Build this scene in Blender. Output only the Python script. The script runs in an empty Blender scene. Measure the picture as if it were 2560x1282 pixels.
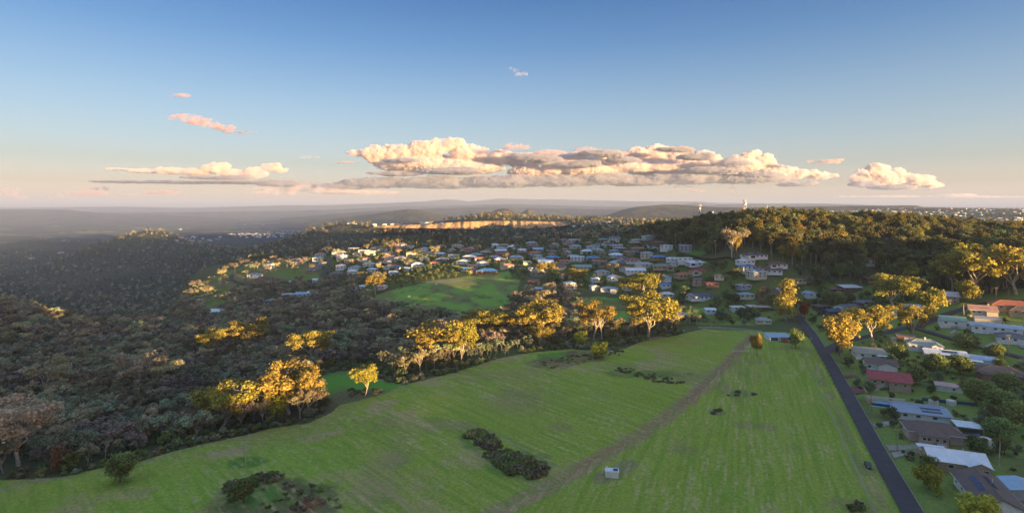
import bpy, bmesh, math, random, time
import numpy as np
from mathutils import Vector, Matrix

random.seed(7)
RNG = np.random.default_rng(11)
SC = bpy.context.scene
COL = SC.collection
R = math.radians

# ------------------------------------------------------------------ camera
F_PX, CX, HY, CAM_H = 1400.0, 1280.0, 515.0, 95.0      # lens in photo pixels, horizon row, height above the field
cam_data = bpy.data.cameras.new('camera')
cam = bpy.data.objects.new('camera', cam_data)
COL.objects.link(cam)
cam.location = (0, 0, CAM_H)
cam.rotation_euler = (R(90), 0, 0)
cam_data.sensor_width = 36.0
cam_data.lens = 36.0 * F_PX / 2560.0
cam_data.shift_y = -(641.0 - HY) / 2560.0
cam_data.clip_start = 1.0
cam_data.clip_end = 200000.0
SC.camera = cam

# ------------------------------------------------------------------ sky and sun
SUN_AZ, SUN_EL = 48.0, 2.6          # degrees to the right of straight behind the camera, degrees up
to_sun = Vector((math.sin(R(SUN_AZ)) * math.cos(R(SUN_EL)), -math.cos(R(SUN_AZ)) * math.cos(R(SUN_EL)), math.sin(R(SUN_EL))))
world = bpy.data.worlds.new('World')
SC.world = world
world.use_nodes = True
wt = world.node_tree
bg = wt.nodes['Background']
sky = wt.nodes.new('ShaderNodeTexSky')
sky.sky_type = 'NISHITA'
sky.sun_disc = False
sky.sun_elevation = R(SUN_EL)
sky.sun_rotation = math.atan2(to_sun.x, to_sun.y)
sky.altitude = 700
sky.air_density = 1.0
sky.dust_density = 4.0
sky.ozone_density = 3.0
bg.inputs['Strength'].default_value = 0.15
# evening colours by height, same all round; unseen overhead brightened to fill the shade
w_tc = wt.nodes.new('ShaderNodeTexCoord')
w_sep = wt.nodes.new('ShaderNodeSeparateXYZ')
wt.links.new(w_tc.outputs['Generated'], w_sep.inputs[0])
w_ramp = wt.nodes.new('ShaderNodeValToRGB')
SKY_STOPS = [(0.0, (5.0, 4.7, 9.0)), (0.010, (5.0, 4.7, 9.0)), (0.035, (1.9, 1.6, 2.4)), (0.07, (1.25, 0.97, 1.05)), (0.122, (1.18, 0.80, 0.73)),
             (0.174, (1.00, 0.70, 0.62)), (0.274, (0.54, 0.50, 0.52)), (0.36, (0.28, 0.37, 0.46)), (0.5, (0.62, 0.62, 0.66)), (0.8, (1.5, 1.25, 1.1)), (1.0, (1.6, 1.3, 1.12))]
w_ramp.color_ramp.elements[0].position = SKY_STOPS[0][0]; w_ramp.color_ramp.elements[0].color = (*SKY_STOPS[0][1], 1)
w_ramp.color_ramp.elements[1].position = SKY_STOPS[-1][0]; w_ramp.color_ramp.elements[1].color = (*SKY_STOPS[-1][1], 1)
for p_, c_ in SKY_STOPS[1:-1]:
    e_ = w_ramp.color_ramp.elements.new(p_); e_.color = (*c_, 1)
wt.links.new(w_sep.outputs['Z'], w_ramp.inputs['Fac'])
w_mul = wt.nodes.new('ShaderNodeMix'); w_mul.data_type = 'RGBA'; w_mul.blend_type = 'MULTIPLY'; w_mul.inputs[0].default_value = 1.0
w_mul.clamp_result = False
wt.links.new(sky.outputs['Color'], w_mul.inputs[6]); wt.links.new(w_ramp.outputs['Color'], w_mul.inputs[7])
# even sky gradient mixed in by height, again brighter overhead to fill the shade
w_even = wt.nodes.new('ShaderNodeValToRGB')
EVEN = [(0.000, (1.00, 0.77, 0.51)), (0.012, (1.03, 0.80, 0.53)), (0.035, (1.00, 0.85, 0.58)), (0.070, (0.73, 0.79, 0.68)), (0.122, (0.51, 0.73, 0.85)), (0.174, (0.38, 0.62, 0.87)), (0.274, (0.16, 0.39, 0.76)), (0.360, (0.07, 0.24, 0.57)), (0.500, (0.19, 0.41, 0.79)), (0.800, (0.70, 0.87, 1.17)), (1.000, (0.73, 0.89, 1.19))]
w_even.color_ramp.elements[0].position = EVEN[0][0]; w_even.color_ramp.elements[0].color = (*EVEN[0][1], 1)
w_even.color_ramp.elements[1].position = EVEN[-1][0]; w_even.color_ramp.elements[1].color = (*EVEN[-1][1], 1)
for p_, c_ in EVEN[1:-1]:
    e_ = w_even.color_ramp.elements.new(p_); e_.color = (*c_, 1)
wt.links.new(w_sep.outputs['Z'], w_even.inputs['Fac'])
w_mix = wt.nodes.new('ShaderNodeMix'); w_mix.data_type = 'RGBA'; w_mix.inputs[0].default_value = 0.5; w_mix.clamp_result = False
wt.links.new(w_mul.outputs[2], w_mix.inputs[6]); wt.links.new(w_even.outputs['Color'], w_mix.inputs[7])
wt.links.new(w_mix.outputs[2], bg.inputs['Color'])

sun_data = bpy.data.lights.new('sun', 'SUN')
sun = bpy.data.objects.new('sun', sun_data)
COL.objects.link(sun)
sun_data.energy = 5.0
sun_data.angle = R(0.53)
sun_data.color = (1.0, 0.63, 0.27)
sun.rotation_euler = to_sun.to_track_quat('Z', 'Y').to_euler()

SC.view_settings.view_transform = 'Standard'
SC.view_settings.look = 'None'
SC.view_settings.gamma = 1.0
SC.view_settings.exposure = 2.5
SC.view_settings.use_curve_mapping = False
SC.cycles.max_bounces = 6
SC.cycles.diffuse_bounces = 3
SC.cycles.glossy_bounces = 2
SC.cycles.transmission_bounces = 2
SC.cycles.volume_bounces = 2
SC.cycles.transparent_max_bounces = 12
SC.cycles.use_denoising = True
SC.cycles.caustics_reflective = False
SC.cycles.caustics_refractive = False

# ------------------------------------------------------------------ small tools
def vnoise(x, y, seed=0):
    """smooth value noise in -1..1 on numpy arrays"""
    x = np.asarray(x, float); y = np.asarray(y, float)
    xi = np.floor(x).astype(np.int64); yi = np.floor(y).astype(np.int64)
    fx = x - xi; fy = y - yi
    fx = fx * fx * (3 - 2 * fx); fy = fy * fy * (3 - 2 * fy)
    def hsh(a, b):
        n = (a * 374761393 + b * 668265263 + seed * 974634777) & 0x7fffffff
        n = ((n ^ (n >> 13)) * 1274126177) & 0x7fffffff
        return ((n ^ (n >> 16)) & 0xffff) / 32767.5 - 1.0
    a = hsh(xi, yi); b = hsh(xi + 1, yi); c = hsh(xi, yi + 1); d = hsh(xi + 1, yi + 1)
    return (a + (b - a) * fx) * (1 - fy) + (c + (d - c) * fx) * fy

def fbm(x, y, octv=4, seed=0):
    s = 0; amp = 1.0; tot = 0
    for k in range(octv):
        s = s + amp * vnoise(x * 2 ** k, y * 2 ** k, seed + k); tot += amp; amp *= 0.5
    return s / tot

def in_poly(px, py, poly):
    px = np.asarray(px, float); py = np.asarray(py, float)
    inside = np.zeros(px.shape, bool)
    n = len(poly)
    for i in range(n):
        x0, y0 = poly[i]; x1, y1 = poly[(i + 1) % n]
        if y0 == y1: continue
        c = ((y0 > py) != (y1 > py)) & (px < (x1 - x0) * (py - y0) / (y1 - y0) + x0)
        inside ^= c
    return inside

def seg_dist(x, y, pts):
    """distance from points to a polyline, plus the running length at the nearest point"""
    x = np.asarray(x, float); y = np.asarray(y, float)
    best = np.full(x.shape, 1e9); run = np.zeros(x.shape); acc = 0.0
    for (ax, ay), (bx, by) in zip(pts[:-1], pts[1:]):
        dx, dy = bx - ax, by - ay; L2 = dx * dx + dy * dy + 1e-9
        t = np.clip(((x - ax) * dx + (y - ay) * dy) / L2, 0, 1)
        d = np.hypot(x - ax - t * dx, y - ay - t * dy)
        m = d < best
        best = np.where(m, d, best); run = np.where(m, acc + t * math.sqrt(L2), run)
        acc += math.sqrt(L2)
    return best, run

def smooth01(a, lo, hi):
    t = np.clip((a - lo) / (hi - lo), 0, 1)
    return t * t * (3 - 2 * t)

def spline(pts, n=8):
    """Catmull-Rom through 2D or 3D points"""
    P = [np.array(p, float) for p in pts]
    P = [2 * P[0] - P[1]] + P + [2 * P[-1] - P[-2]]
    out = []
    for i in range(1, len(P) - 2):
        for k in range(n):
            t = k / n
            a, b, c, d = P[i - 1], P[i], P[i + 1], P[i + 2]
            out.append(0.5 * ((2 * b) + (-a + c) * t + (2 * a - 5 * b + 4 * c - d) * t * t + (-a + 3 * b - 3 * c + d) * t ** 3))
    out.append(P[-2])
    return np.array(out)

# ------------------------------------------------------------------ terrain heights
# rows: photo column, distance ahead, ground height
CPS = [
    # near field and its left edge
    (-300, 60, -2), (1280, 60, 0), (2900, 60, 0),
    (-300, 150, -5), (400, 150, -2), (1280, 150, 0), (2100, 150, 0), (2900, 150, 1),
    (-300, 210, -9), (0, 210, -7), (300, 215, -6), (700, 200, -1.5), (1280, 200, 0), (1700, 200, 0), (2200, 200, 0), (2700, 200, 2),
    (500, 245, -8), (760, 255, -7), (640, 230, -4), (900, 310, -4), (850, 260, -3), (1280, 270, 0), (1700, 280, 0), (2100, 290, 0.5), (2560, 260, 2), (2900, 260, 4),
    (-300, 270, -15), (0, 265, -15), (300, 255, -13), (550, 285, -16), (750, 320, -12),
    (1100, 330, -2), (1300, 345, 0), (1500, 370, 0), (1700, 400, 0), (1830, 380, 0), (1950, 400, 0), (2060, 380, 1), (2215, 295, 1), (2450, 330, 4), (2560, 320, 5), (2900, 330, 9),
    (-300, 350, -20), (0, 350, -20), (350, 350, -20), (700, 370, -18), (1000, 400, -10),
    (1300, 420, -4), (1500, 430, -2), (1700, 450, -1), (1900, 470, 2), (2000, 480, 4), (2180, 345, 4), (2180, 420, 9), (2480, 365, 12), (2480, 400, 24), (2560, 420, 32), (2900, 420, 38),
    (-300, 480, -20), (0, 480, -20), (250, 500, -27), (500, 480, -24), (750, 480, -20), (1000, 500, -6), (1300, 500, -2), (1500, 520, 2), (1700, 530, 6), (1850, 520, 10), (2040, 520, 15), (2250, 500, 22), (2450, 480, 34), (2700, 500, 42),
    (-300, 600, -14), (0, 600, -12), (150, 580, -25), (300, 580, -31), (450, 600, -27), (600, 620, -24), (800, 600, -16), (1000, 560, 3), (1200, 560, 8), (1400, 580, 10), (1600, 600, 18), (1750, 580, 28), (1835, 560, 44), (2000, 560, 51), (2200, 560, 53), (2450, 560, 51), (2700, 600, 50),
    (800, 680, -18), (950, 660, 8), (1080, 620, 14), (1200, 650, 17), (1330, 700, 24), (1580, 700, 27), (1700, 660, 52), (1830, 650, 63), (2000, 650, 64), (2200, 640, 61), (2450, 650, 52),
    (-300, 750, -70), (100, 750, -98), (300, 720, -88), (400, 720, -55), (460, 740, -25), (600, 760, -18), (700, 720, -20), (620, 790, -3), (530, 800, -11), (700, 850, 1), (850, 850, 18), (1000, 840, 23), (1200, 840, 27), (1330, 850, 32), (1540, 900, 40), (1650, 780, 36), (1700, 900, 50), (1900, 800, 48), (2200, 800, 42), (2500, 800, 34),
    (400, 900, -100), (470, 920, -25), (590, 890, 0), (680, 960, 6), (750, 880, 6), (850, 950, 16), (1000, 920, 27), (1150, 920, 31), (1330, 920, 36),
    (-300, 1000, -150), (200, 1000, -172), (420, 1050, -160), (560, 1080, -60), (700, 1120, -50), (850, 1150, -40), (1000, 1100, -20), (1200, 1100, 0), (1400, 1100, 22), (1560, 1100, 38), (1700, 1100, 42), (2000, 1000, 30), (2400, 1000, 26),
    (-300, 1500, -200), (200, 1500, -205), (450, 1500, -190), (650, 1500, -150), (850, 1500, -85), (1000, 1500, -55), (1200, 1500, -12), (1350, 1450, 3), (1500, 1500, 26), (1640, 1600, 44), (1900, 1500, 25), (2300, 1800, 34), (2700, 1800, 34),
    (500, 2000, -170), (600, 2000, -120), (700, 1900, -95), (800, 1750, -35), (900, 1950, -14), (1050, 1930, -4), (1230, 1920, 0), (1400, 1950, 8), (1550, 2000, 26),
    (200, 2500, -225), (400, 2600, -165), (500, 2700, -112), (600, 2600, -84), (700, 2400, -54), (780, 2300, -10), (830, 2200, 28), (950, 2200, 34), (1100, 2150, 38), (1250, 2120, 42), (1400, 2150, 42), (1520, 2250, 36),
    (830, 2700, -90), (1000, 2800, -70), (1250, 2800, -40), (1500, 2900, -30), (1750, 2600, 10), (2000, 2500, 30), (2500, 3500, 44), (2000, 3600, 30),
    (-300, 3500, -230), (200, 4000, -235), (700, 4000, -230), (1000, 4000, -170), (1300, 4200, -60), (1600, 4500, -40), (2200, 4800, 62), (2700, 4800, 62),
    (-300, 8000, -250), (500, 8000, -250), (1000, 8000, -240), (1500, 8000, -200), (2000, 8000, -50), (2700, 8000, 0),
    (-300, 38000, -260), (700, 38000, -260), (1500, 38000, -240), (2700, 38000, -150),
]
_A = np.array([[(p - CX) / F_PX, 0.9 * math.log(z)] for p, z, h in CPS])
_H = np.array([h for p, z, h in CPS], float)
def _phi(r2):
    return np.where(r2 > 1e-12, 0.5 * r2 * np.log(np.maximum(r2, 1e-12)), 0.0)
_n = len(CPS)
_K = _phi(((_A[:, None, :] - _A[None, :, :]) ** 2).sum(2)) + np.eye(_n) * 2e-4
_Pm = np.concatenate([np.ones((_n, 1)), _A], 1)
_M = np.zeros((_n + 3, _n + 3)); _M[:_n, :_n] = _K; _M[:_n, _n:] = _Pm; _M[_n:, :_n] = _Pm.T
_W = np.linalg.solve(_M, np.concatenate([_H, np.zeros(3)]))

def bump(X, Y, px, Z, top, sx, sz):
    x0 = (px - CX) / F_PX * Z
    return top * np.exp(-(((X - x0) / sx) ** 2 + ((Y - Z) / sz) ** 2))

def height(X, Y):
    X = np.atleast_1d(np.asarray(X, float)); Y = np.atleast_1d(np.asarray(Y, float))
    shp = X.shape; X = X.ravel(); Y = np.maximum(Y.ravel(), 20.0)
    u = np.clip(X / Y, -1.35, 1.35); b = 0.9 * np.log(Y)
    out = np.empty(X.shape)
    for i in range(0, len(X), 40000):
        q = np.stack([u[i:i + 40000], b[i:i + 40000]], 1)
        k = _phi(((q[:, None, :] - _A[None, :, :]) ** 2).sum(2))
        out[i:i + 40000] = k @ _W[:_n] + _W[_n] + q @ _W[_n + 1:]
    amp = np.clip((Y - 900) / 1500, 0, 1)
    out += amp * np.where(X < 0, 44, 26) * (fbm(X / 420, Y / 420, 4, 3) + 0.35 * np.abs(fbm(X / 900, Y / 700, 3, 13)) - 0.1) * np.clip((3000 - Y * 0.1) / 3000, 0.3, 1) * np.where((X > 0) & (Y < 2600), 0.2, 1.0)
    out += 0.25 * fbm(X / 14, Y / 14, 3, 5) + 0.5 * fbm(X / 60, Y / 60, 2, 9)
    out += bump(X, Y, 325, 3000, 105, 230, 330) + bump(X, Y, 260, 2800, 50, 260, 260) + bump(X, Y, 400, 3300, 60, 260, 260)
    out += bump(X, Y, 90, 4200, 60, 700, 400) + bump(X, Y, 560, 6000, 40, 500, 500)
    return out.reshape(shp)

def cleared(X, Y):
    """farm clearings of the valley, 0..1"""
    return smooth01(fbm(X / 620, Y / 480, 4, 31), 0.22, 0.32) * smooth01(Y, 3200, 4200)

def hgt(x, y):
    return float(height(x, y)[0])

_ZG = np.exp(np.linspace(math.log(120), math.log(30000), 1600))
def P(px, py, zmin=120):
    """where the sight line through a photo pixel first meets the ground"""
    u = (px - CX) / F_PX; v = (py - HY) / F_PX
    g = height(u * _ZG, _ZG) - (CAM_H - v * _ZG)
    g[_ZG < zmin] = -1
    k = int(np.argmax(g > 0))
    if g[k] <= 0: k = len(_ZG) - 1
    z0, z1 = _ZG[max(k - 1, 0)], _ZG[k]
    g0, g1 = g[max(k - 1, 0)], g[k]
    z = z0 + (z1 - z0) * (0 - g0) / (g1 - g0) if g1 != g0 else z1
    return Vector((u * z, z, CAM_H - v * z))

def PZ(px, z):
    x = (px - CX) / F_PX * z
    return Vector((x, z, hgt(x, z)))

def to_px(X, Y, Z):
    return CX + F_PX * np.asarray(X) / Y, HY + F_PX * (CAM_H - np.asarray(Z)) / Y

# ------------------------------------------------------------------ object tools
def setp(o, label=None, cat=None, group=None, kind=None):
    if label: o['label'] = label
    if cat: o['category'] = cat
    if group: o['group'] = group
    if kind: o['kind'] = kind
    return o

def mesh_from(name, verts, faces, mats=None, fmat=None, smooth=False):
    me = bpy.data.meshes.new(name)
    me.from_pydata([tuple(map(float, v)) for v in verts], [], faces)
    if mats:
        for m in mats: me.materials.append(m)
    if fmat is not None:
        me.polygons.foreach_set('material_index', np.array(fmat, dtype=np.int32))
    if smooth:
        me.polygons.foreach_set('use_smooth', np.ones(len(me.polygons), dtype=bool))
    me.update()
    return me

def np_mesh(name, verts, quads, mat=None, smooth=False):
    """fast mesh from numpy arrays; quads is (n,4) or (n,3)"""
    me = bpy.data.meshes.new(name)
    nv, nf, k = len(verts), len(quads), quads.shape[1]
    me.vertices.add(nv); me.vertices.foreach_set('co', np.asarray(verts, np.float32).ravel())
    me.loops.add(nf * k); me.loops.foreach_set('vertex_index', np.asarray(quads, np.int32).ravel())
    me.polygons.add(nf)
    me.polygons.foreach_set('loop_start', np.arange(0, nf * k, k, dtype=np.int32))
    me.polygons.foreach_set('loop_total', np.full(nf, k, dtype=np.int32))
    if smooth: me.polygons.foreach_set('use_smooth', np.ones(nf, dtype=bool))
    if mat: me.materials.append(mat)
    me.update(calc_edges=True)
    me.validate()
    return me

def add(name, me, parent=None, loc=(0, 0, 0), rz=0.0, **kw):
    o = bpy.data.objects.new(name, me)
    COL.objects.link(o)
    o.location = loc
    if rz: o.rotation_euler = (0, 0, rz)
    if parent: o.parent = parent
    return setp(o, **kw)

def empty(name, loc, rz=0.0, **kw):
    o = bpy.data.objects.new(name, None)
    COL.objects.link(o)
    o.location = loc; o.rotation_euler = (0, 0, rz)
    o.empty_display_size = 0.5
    return setp(o, **kw)

class MB:
    """collects simple solids into one mesh"""
    def __init__(self): self.v = []; self.f = []; self.m = []
    def poly(self, pts, mi=0):
        b = len(self.v); self.v += [tuple(p) for p in pts]; self.f.append(tuple(range(b, b + len(pts)))); self.m.append(mi)
    def box(self, x0, x1, y0, y1, z0, z1, mi=0):
        b = len(self.v)
        self.v += [(x0, y0, z0), (x1, y0, z0), (x1, y1, z0), (x0, y1, z0), (x0, y0, z1), (x1, y0, z1), (x1, y1, z1), (x0, y1, z1)]
        for q in ((0, 3, 2, 1), (4, 5, 6, 7), (0, 1, 5, 4), (1, 2, 6, 5), (2, 3, 7, 6), (3, 0, 4, 7)):
            self.f.append(tuple(b + i for i in q)); self.m.append(mi)
        return self
    def tube(self, a, b_, r0, r1=None, n=8, mi=0, cap=True):
        a = Vector(a); b_ = Vector(b_); r1 = r0 if r1 is None else r1
        d = (b_ - a).normalized() if (b_ - a).length > 1e-9 else Vector((0, 0, 1))
        s = d.orthogonal().normalized(); t = d.cross(s)
        base = len(self.v)
        for c, r in ((a, r0), (b_, r1)):
            for k in range(n):
                w = 2 * math.pi * k / n
                self.v.append(tuple(c + s * (r * math.cos(w)) + t * (r * math.sin(w))))
        for k in range(n):
            self.f.append((base + k, base + (k + 1) % n, base + n + (k + 1) % n, base + n + k)); self.m.append(mi)
        if cap:
            self.f.append(tuple(base + k for k in range(n))[::-1]); self.m.append(mi)
            self.f.append(tuple(base + n + k for k in range(n))); self.m.append(mi)
        return self
    def lathe(self, prof, n=16, c=(0, 0), mi=0):
        base = len(self.v)
        for r, z in prof:
            for k in range(n):
                w = 2 * math.pi * k / n
                self.v.append((c[0] + r * math.cos(w), c[1] + r * math.sin(w), z))
        for i in range(len(prof) - 1):
            for k in range(n):
                self.f.append((base + i * n + k, base + i * n + (k + 1) % n, base + (i + 1) * n + (k + 1) % n, base + (i + 1) * n + k)); self.m.append(mi)
        self.f.append(tuple(base + k for k in range(n))[::-1]); self.m.append(mi)
        self.f.append(tuple(base + (len(prof) - 1) * n + k for k in range(n))); self.m.append(mi)
        return self
    def build(self, name, mats, parent=None, smooth=False, loc=(0, 0, 0), rz=0.0, **kw):
        me = mesh_from(name, self.v, self.f, mats if isinstance(mats, list) else [mats], self.m, smooth)
        return add(name, me, parent, loc, rz, **kw)

# ------------------------------------------------------------------ materials
MATS = {}
def nodes_of(m):
    m.use_nodes = True
    nt = m.node_tree
    return nt, nt.nodes, nt.links, nt.nodes['Principled BSDF']

def mix_rgb(nt, fac, a, b, mode='MIX'):
    n = nt.nodes.new('ShaderNodeMix'); n.data_type = 'RGBA'; n.blend_type = mode
    for sock, val in ((n.inputs[0], fac), (n.inputs[6], a), (n.inputs[7], b)):
        if hasattr(val, 'is_output') or hasattr(val, 'links'): nt.links.new(val, sock)
        elif isinstance(val, (int, float)): sock.default_value = val
        else: sock.default_value = (*val, 1.0) if len(val) == 3 else val
    return n.outputs[2]

def noise_node(nt, scale, detail=4, rough=0.55, coord=None, dist=0.0):
    n = nt.nodes.new('ShaderNodeTexNoise'); n.inputs['Scale'].default_value = scale
    n.inputs['Detail'].default_value = detail; n.inputs['Roughness'].default_value = rough; n.inputs['Distortion'].default_value = dist
    if coord is not None: nt.links.new(coord, n.inputs['Vector'])
    return n.outputs['Fac']

def ramp(nt, fac, lo, hi, c0=(0, 0, 0), c1=(1, 1, 1)):
    n = nt.nodes.new('ShaderNodeValToRGB'); e = n.color_ramp.elements
    e[0].position = lo; e[1].position = hi; e[0].color = (*c0, 1); e[1].color = (*c1, 1)
    nt.links.new(fac, n.inputs['Fac'])
    return n.outputs['Color']

def plain(name, col, rough=0.7, metal=0.0, var=0.12, scale=0.6, spec=0.3, bumpy=0.0, bscale=8.0):
    """painted or weathered surface: colour with slow stains and a fine grain"""
    if name in MATS: return MATS[name]
    m = bpy.data.materials.new(name); nt, N, L, bs = nodes_of(m)
    tc = N.new('ShaderNodeTexCoord')
    f = noise_node(nt, scale, 5, 0.6, tc.outputs['Object'])
    dark = tuple(c * (1 - 2.2 * var) for c in col); lite = tuple(min(1, c * (1 + 1.2 * var)) for c in col)
    c = ramp(nt, f, 0.3, 0.72, dark, lite)
    L.new(c, bs.inputs['Base Color'])
    bs.inputs['Roughness'].default_value = rough; bs.inputs['Metallic'].default_value = metal
    bs.inputs['Specular IOR Level'].default_value = spec
    if bumpy:
        b = N.new('ShaderNodeBump'); b.inputs['Strength'].default_value = bumpy; b.inputs['Distance'].default_value = 0.05
        L.new(noise_node(nt, bscale, 3, 0.6, tc.outputs['Object']), b.inputs['Height']); L.new(b.outputs['Normal'], bs.inputs['Normal'])
    MATS[name] = m
    return m

def roof_mat(name, col, rough=0.5, ribs=1.3, metal=0.0, axis='X', dep=0.03):
    """ribbed sheet or tile courses as fine relief, with weather streaks"""
    if name in MATS: return MATS[name]
    m = bpy.data.materials.new(name); nt, N, L, bs = nodes_of(m)
    tc = N.new('ShaderNodeTexCoord')
    f = noise_node(nt, 0.35, 6, 0.65, tc.outputs['Object'])
    c = ramp(nt, f, 0.32, 0.7, tuple(x * 0.78 for x in col), tuple(min(1, x * 1.12) for x in col))
    f2 = noise_node(nt, 3.0, 3, 0.5, tc.outputs['Object'])
    c = mix_rgb(nt, 0.25, c, ramp(nt, f2, 0.35, 0.65, tuple(x * 0.6 for x in col), col))
    L.new(c, bs.inputs['Base Color'])
    w = N.new('ShaderNodeTexWave'); w.wave_type = 'BANDS'; w.bands_direction = axis; w.inputs['Scale'].default_value = ribs
    w.inputs['Distortion'].default_value = 0.0
    L.new(tc.outputs['Object'], w.inputs['Vector'])
    b = N.new('ShaderNodeBump'); b.inputs['Strength'].default_value = 0.5; b.inputs['Distance'].default_value = dep
    L.new(w.outputs['Fac'], b.inputs['Height']); L.new(b.outputs['Normal'], bs.inputs['Normal'])
    bs.inputs['Roughness'].default_value = rough; bs.inputs['Metallic'].default_value = metal
    MATS[name] = m
    return m
# ================================================================== THE LAND
# road centre lines, in photo pixels then dropped on the ground
def ground_line(pix, n=10, zmin=120):
    pts = [P(x, y, zmin) for x, y in pix]
    return spline([(p.x, p.y) for p in pts], n)

ROAD_MAIN = ground_line([(2420, 1480), (2340, 1380), (2283, 1282), (2193, 1125), (2137, 1020), (2100, 952), (2062, 885), (2030, 835), (2004, 802), (1996, 788), (1975, 776), (1935, 772), (1900, 768)])
ROAD_SIDE = ground_line([(2062, 880), (2095, 860), (2142, 846), (2212, 831), (2260, 820), (2300, 812), (2349, 792), (2392, 777), (2431, 765), (2480, 754), (2560, 750), (2640, 752)])
ROAD_LOW = ground_line([(2285, 816), (2305, 823), (2349, 836), (2411, 855), (2517, 882), (2570, 897), (2640, 915)])
ROAD_MID = ground_line([(1760, 700), (1790, 690), (1830, 676), (1870, 664), (1845, 650), (1800, 645), (1740, 640), (1700, 634)])
ROAD_POINT = ground_line([(1275, 715), (1000, 690), (860, 695), (805, 700), (812, 682), (826, 662), (818, 650), (800, 642)])
ROAD_LOOP = ground_line([(808, 698), (740, 702), (680, 709), (630, 710), (600, 705), (582, 698), (580, 690), (590, 683), (615, 675)])
ROAD_WEST = ground_line([(428, 803), (434, 795), (448, 789), (466, 784), (500, 778), (560, 782)])
LINES = {'main': (ROAD_MAIN, 3.2), 'side': (ROAD_SIDE, 3.4), 'low': (ROAD_LOW, 3.2), 'loop': (ROAD_LOOP, 3.4), 'west': (ROAD_WEST, 3.4), 'point': (ROAD_POINT[12:], 3.2), 'mid': (ROAD_MID, 3.4)}

# ---- terrain sheet
zs = np.concatenate([np.exp(np.linspace(math.log(22), math.log(150), 18))[:-1],
                     np.exp(np.linspace(math.log(150), math.log(1000), 330))[:-1],
                     np.exp(np.linspace(math.log(1000), math.log(45000), 170))])
us = np.concatenate([np.linspace(-1.45, -0.96, 20)[:-1], np.linspace(-0.96, 0.96, 560), np.linspace(0.96, 1.45, 20)[1:]])
UU, ZZ = np.meshgrid(us, zs)
TX, TY = UU * ZZ, ZZ
TH = height(TX, TY)
for name, (ln, hw) in LINES.items():                      # beds: the ground is levelled across each road
    lo = ln.min(0) - 30; hi = ln.max(0) + 30
    m = (TX > lo[0]) & (TX < hi[0]) & (TY > lo[1]) & (TY < hi[1])
    if not m.any(): continue
    d, run = seg_dist(TX[m], TY[m], [tuple(p) for p in ln])
    TH[m] -= 0.35 * (1 - smooth01(d, hw + 1.0, hw + 4.5))
FPX, FPY = to_px(TX, TY, TH)
NR, NC = TX.shape

# ---- what covers the ground, as a colour per grid point
def px_poly(pts): return pts
FIELD = [(-400, 1330), (-60, 1212), (0, 1200), (90, 1196), (150, 1192), (270, 1166), (360, 1150), (430, 1128), (500, 1112), (590, 1092), (680, 1070), (770, 1058), (830, 1030), (850, 1010), (960, 985), (1010, 962), (1100, 940), (1170, 920),
         (1240, 897), (1330, 880), (1430, 872), (1500, 880), (1560, 872), (1610, 852), (1690, 838), (1760, 822), (1830, 826), (1895, 828), (2000, 832), (2030, 850), (2080, 950), (2170, 1110), (2250, 1282), (2320, 1420), (1280, 1600), (-400, 1500)]
CLEARING = [(800, 940), (850, 925), (900, 930), (960, 950), (1010, 962), (960, 985), (850, 1012), (800, 985)]
CLEAR2 = [(1340, 885), (1440, 876), (1430, 905), (1350, 908)]
PADDOCK = [(925, 742), (990, 722), (1100, 700), (1170, 690), (1230, 690), (1300, 700), (1290, 745), (1240, 800), (1180, 812), (1100, 790), (1020, 775), (955, 765)]
LAWN2 = [(1190, 688), (1270, 678), (1280, 692), (1240, 697)]
PADDOCK2 = [(1430, 745), (1500, 742), (1570, 748), (1580, 800), (1540, 830), (1480, 780), (1430, 770)]
GREENC = [(1680, 765), (1770, 772), (1760, 800), (1690, 795)]
SPUR = [(480, 770), (500, 725), (520, 700), (560, 680), (620, 664), (680, 650), (740, 650), (790, 665), (800, 700), (720, 712), (640, 714), (590, 712), (565, 740), (560, 775), (520, 785)]
WASTE = [(600, 692), (650, 690), (700, 694), (722, 700), (700, 708), (640, 709), (605, 704)]
TOWN = [(780, 650), (840, 622), (900, 612), (1000, 605), (1200, 605), (1400, 600), (1600, 590), (1660, 600), (1700, 622), (1760, 642), (1830, 644), (1950, 662), (2010, 692), (2080, 707), (2200, 718), (2290, 735), (2400, 740), (2560, 720), (2950, 735), (2950, 1500), (2330, 1400), (2250, 1282), (2170, 1110), (2060, 880), (1990, 790), (1880, 815), (1700, 810), (1560, 740), (1250, 690), (1000, 720), (800, 720)]
field = in_poly(FPX, FPY, FIELD) & (TY < 500)
clr = (in_poly(FPX, FPY, CLEARING) | in_poly(FPX, FPY, CLEAR2)) & (TY < 450)
pad = (in_poly(FPX, FPY, PADDOCK) | in_poly(FPX, FPY, PADDOCK2) | in_poly(FPX, FPY, LAWN2) | in_poly(FPX, FPY, GREENC)) & (TY < 900)
spur = in_poly(FPX, FPY, SPUR) & (TY > 550) & (TY < 1100)
town = in_poly(FPX, FPY, TOWN) & (TY < 1100)
waste = in_poly(FPX, FPY, WASTE) & (TY > 550) & (TY < 1000)

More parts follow.
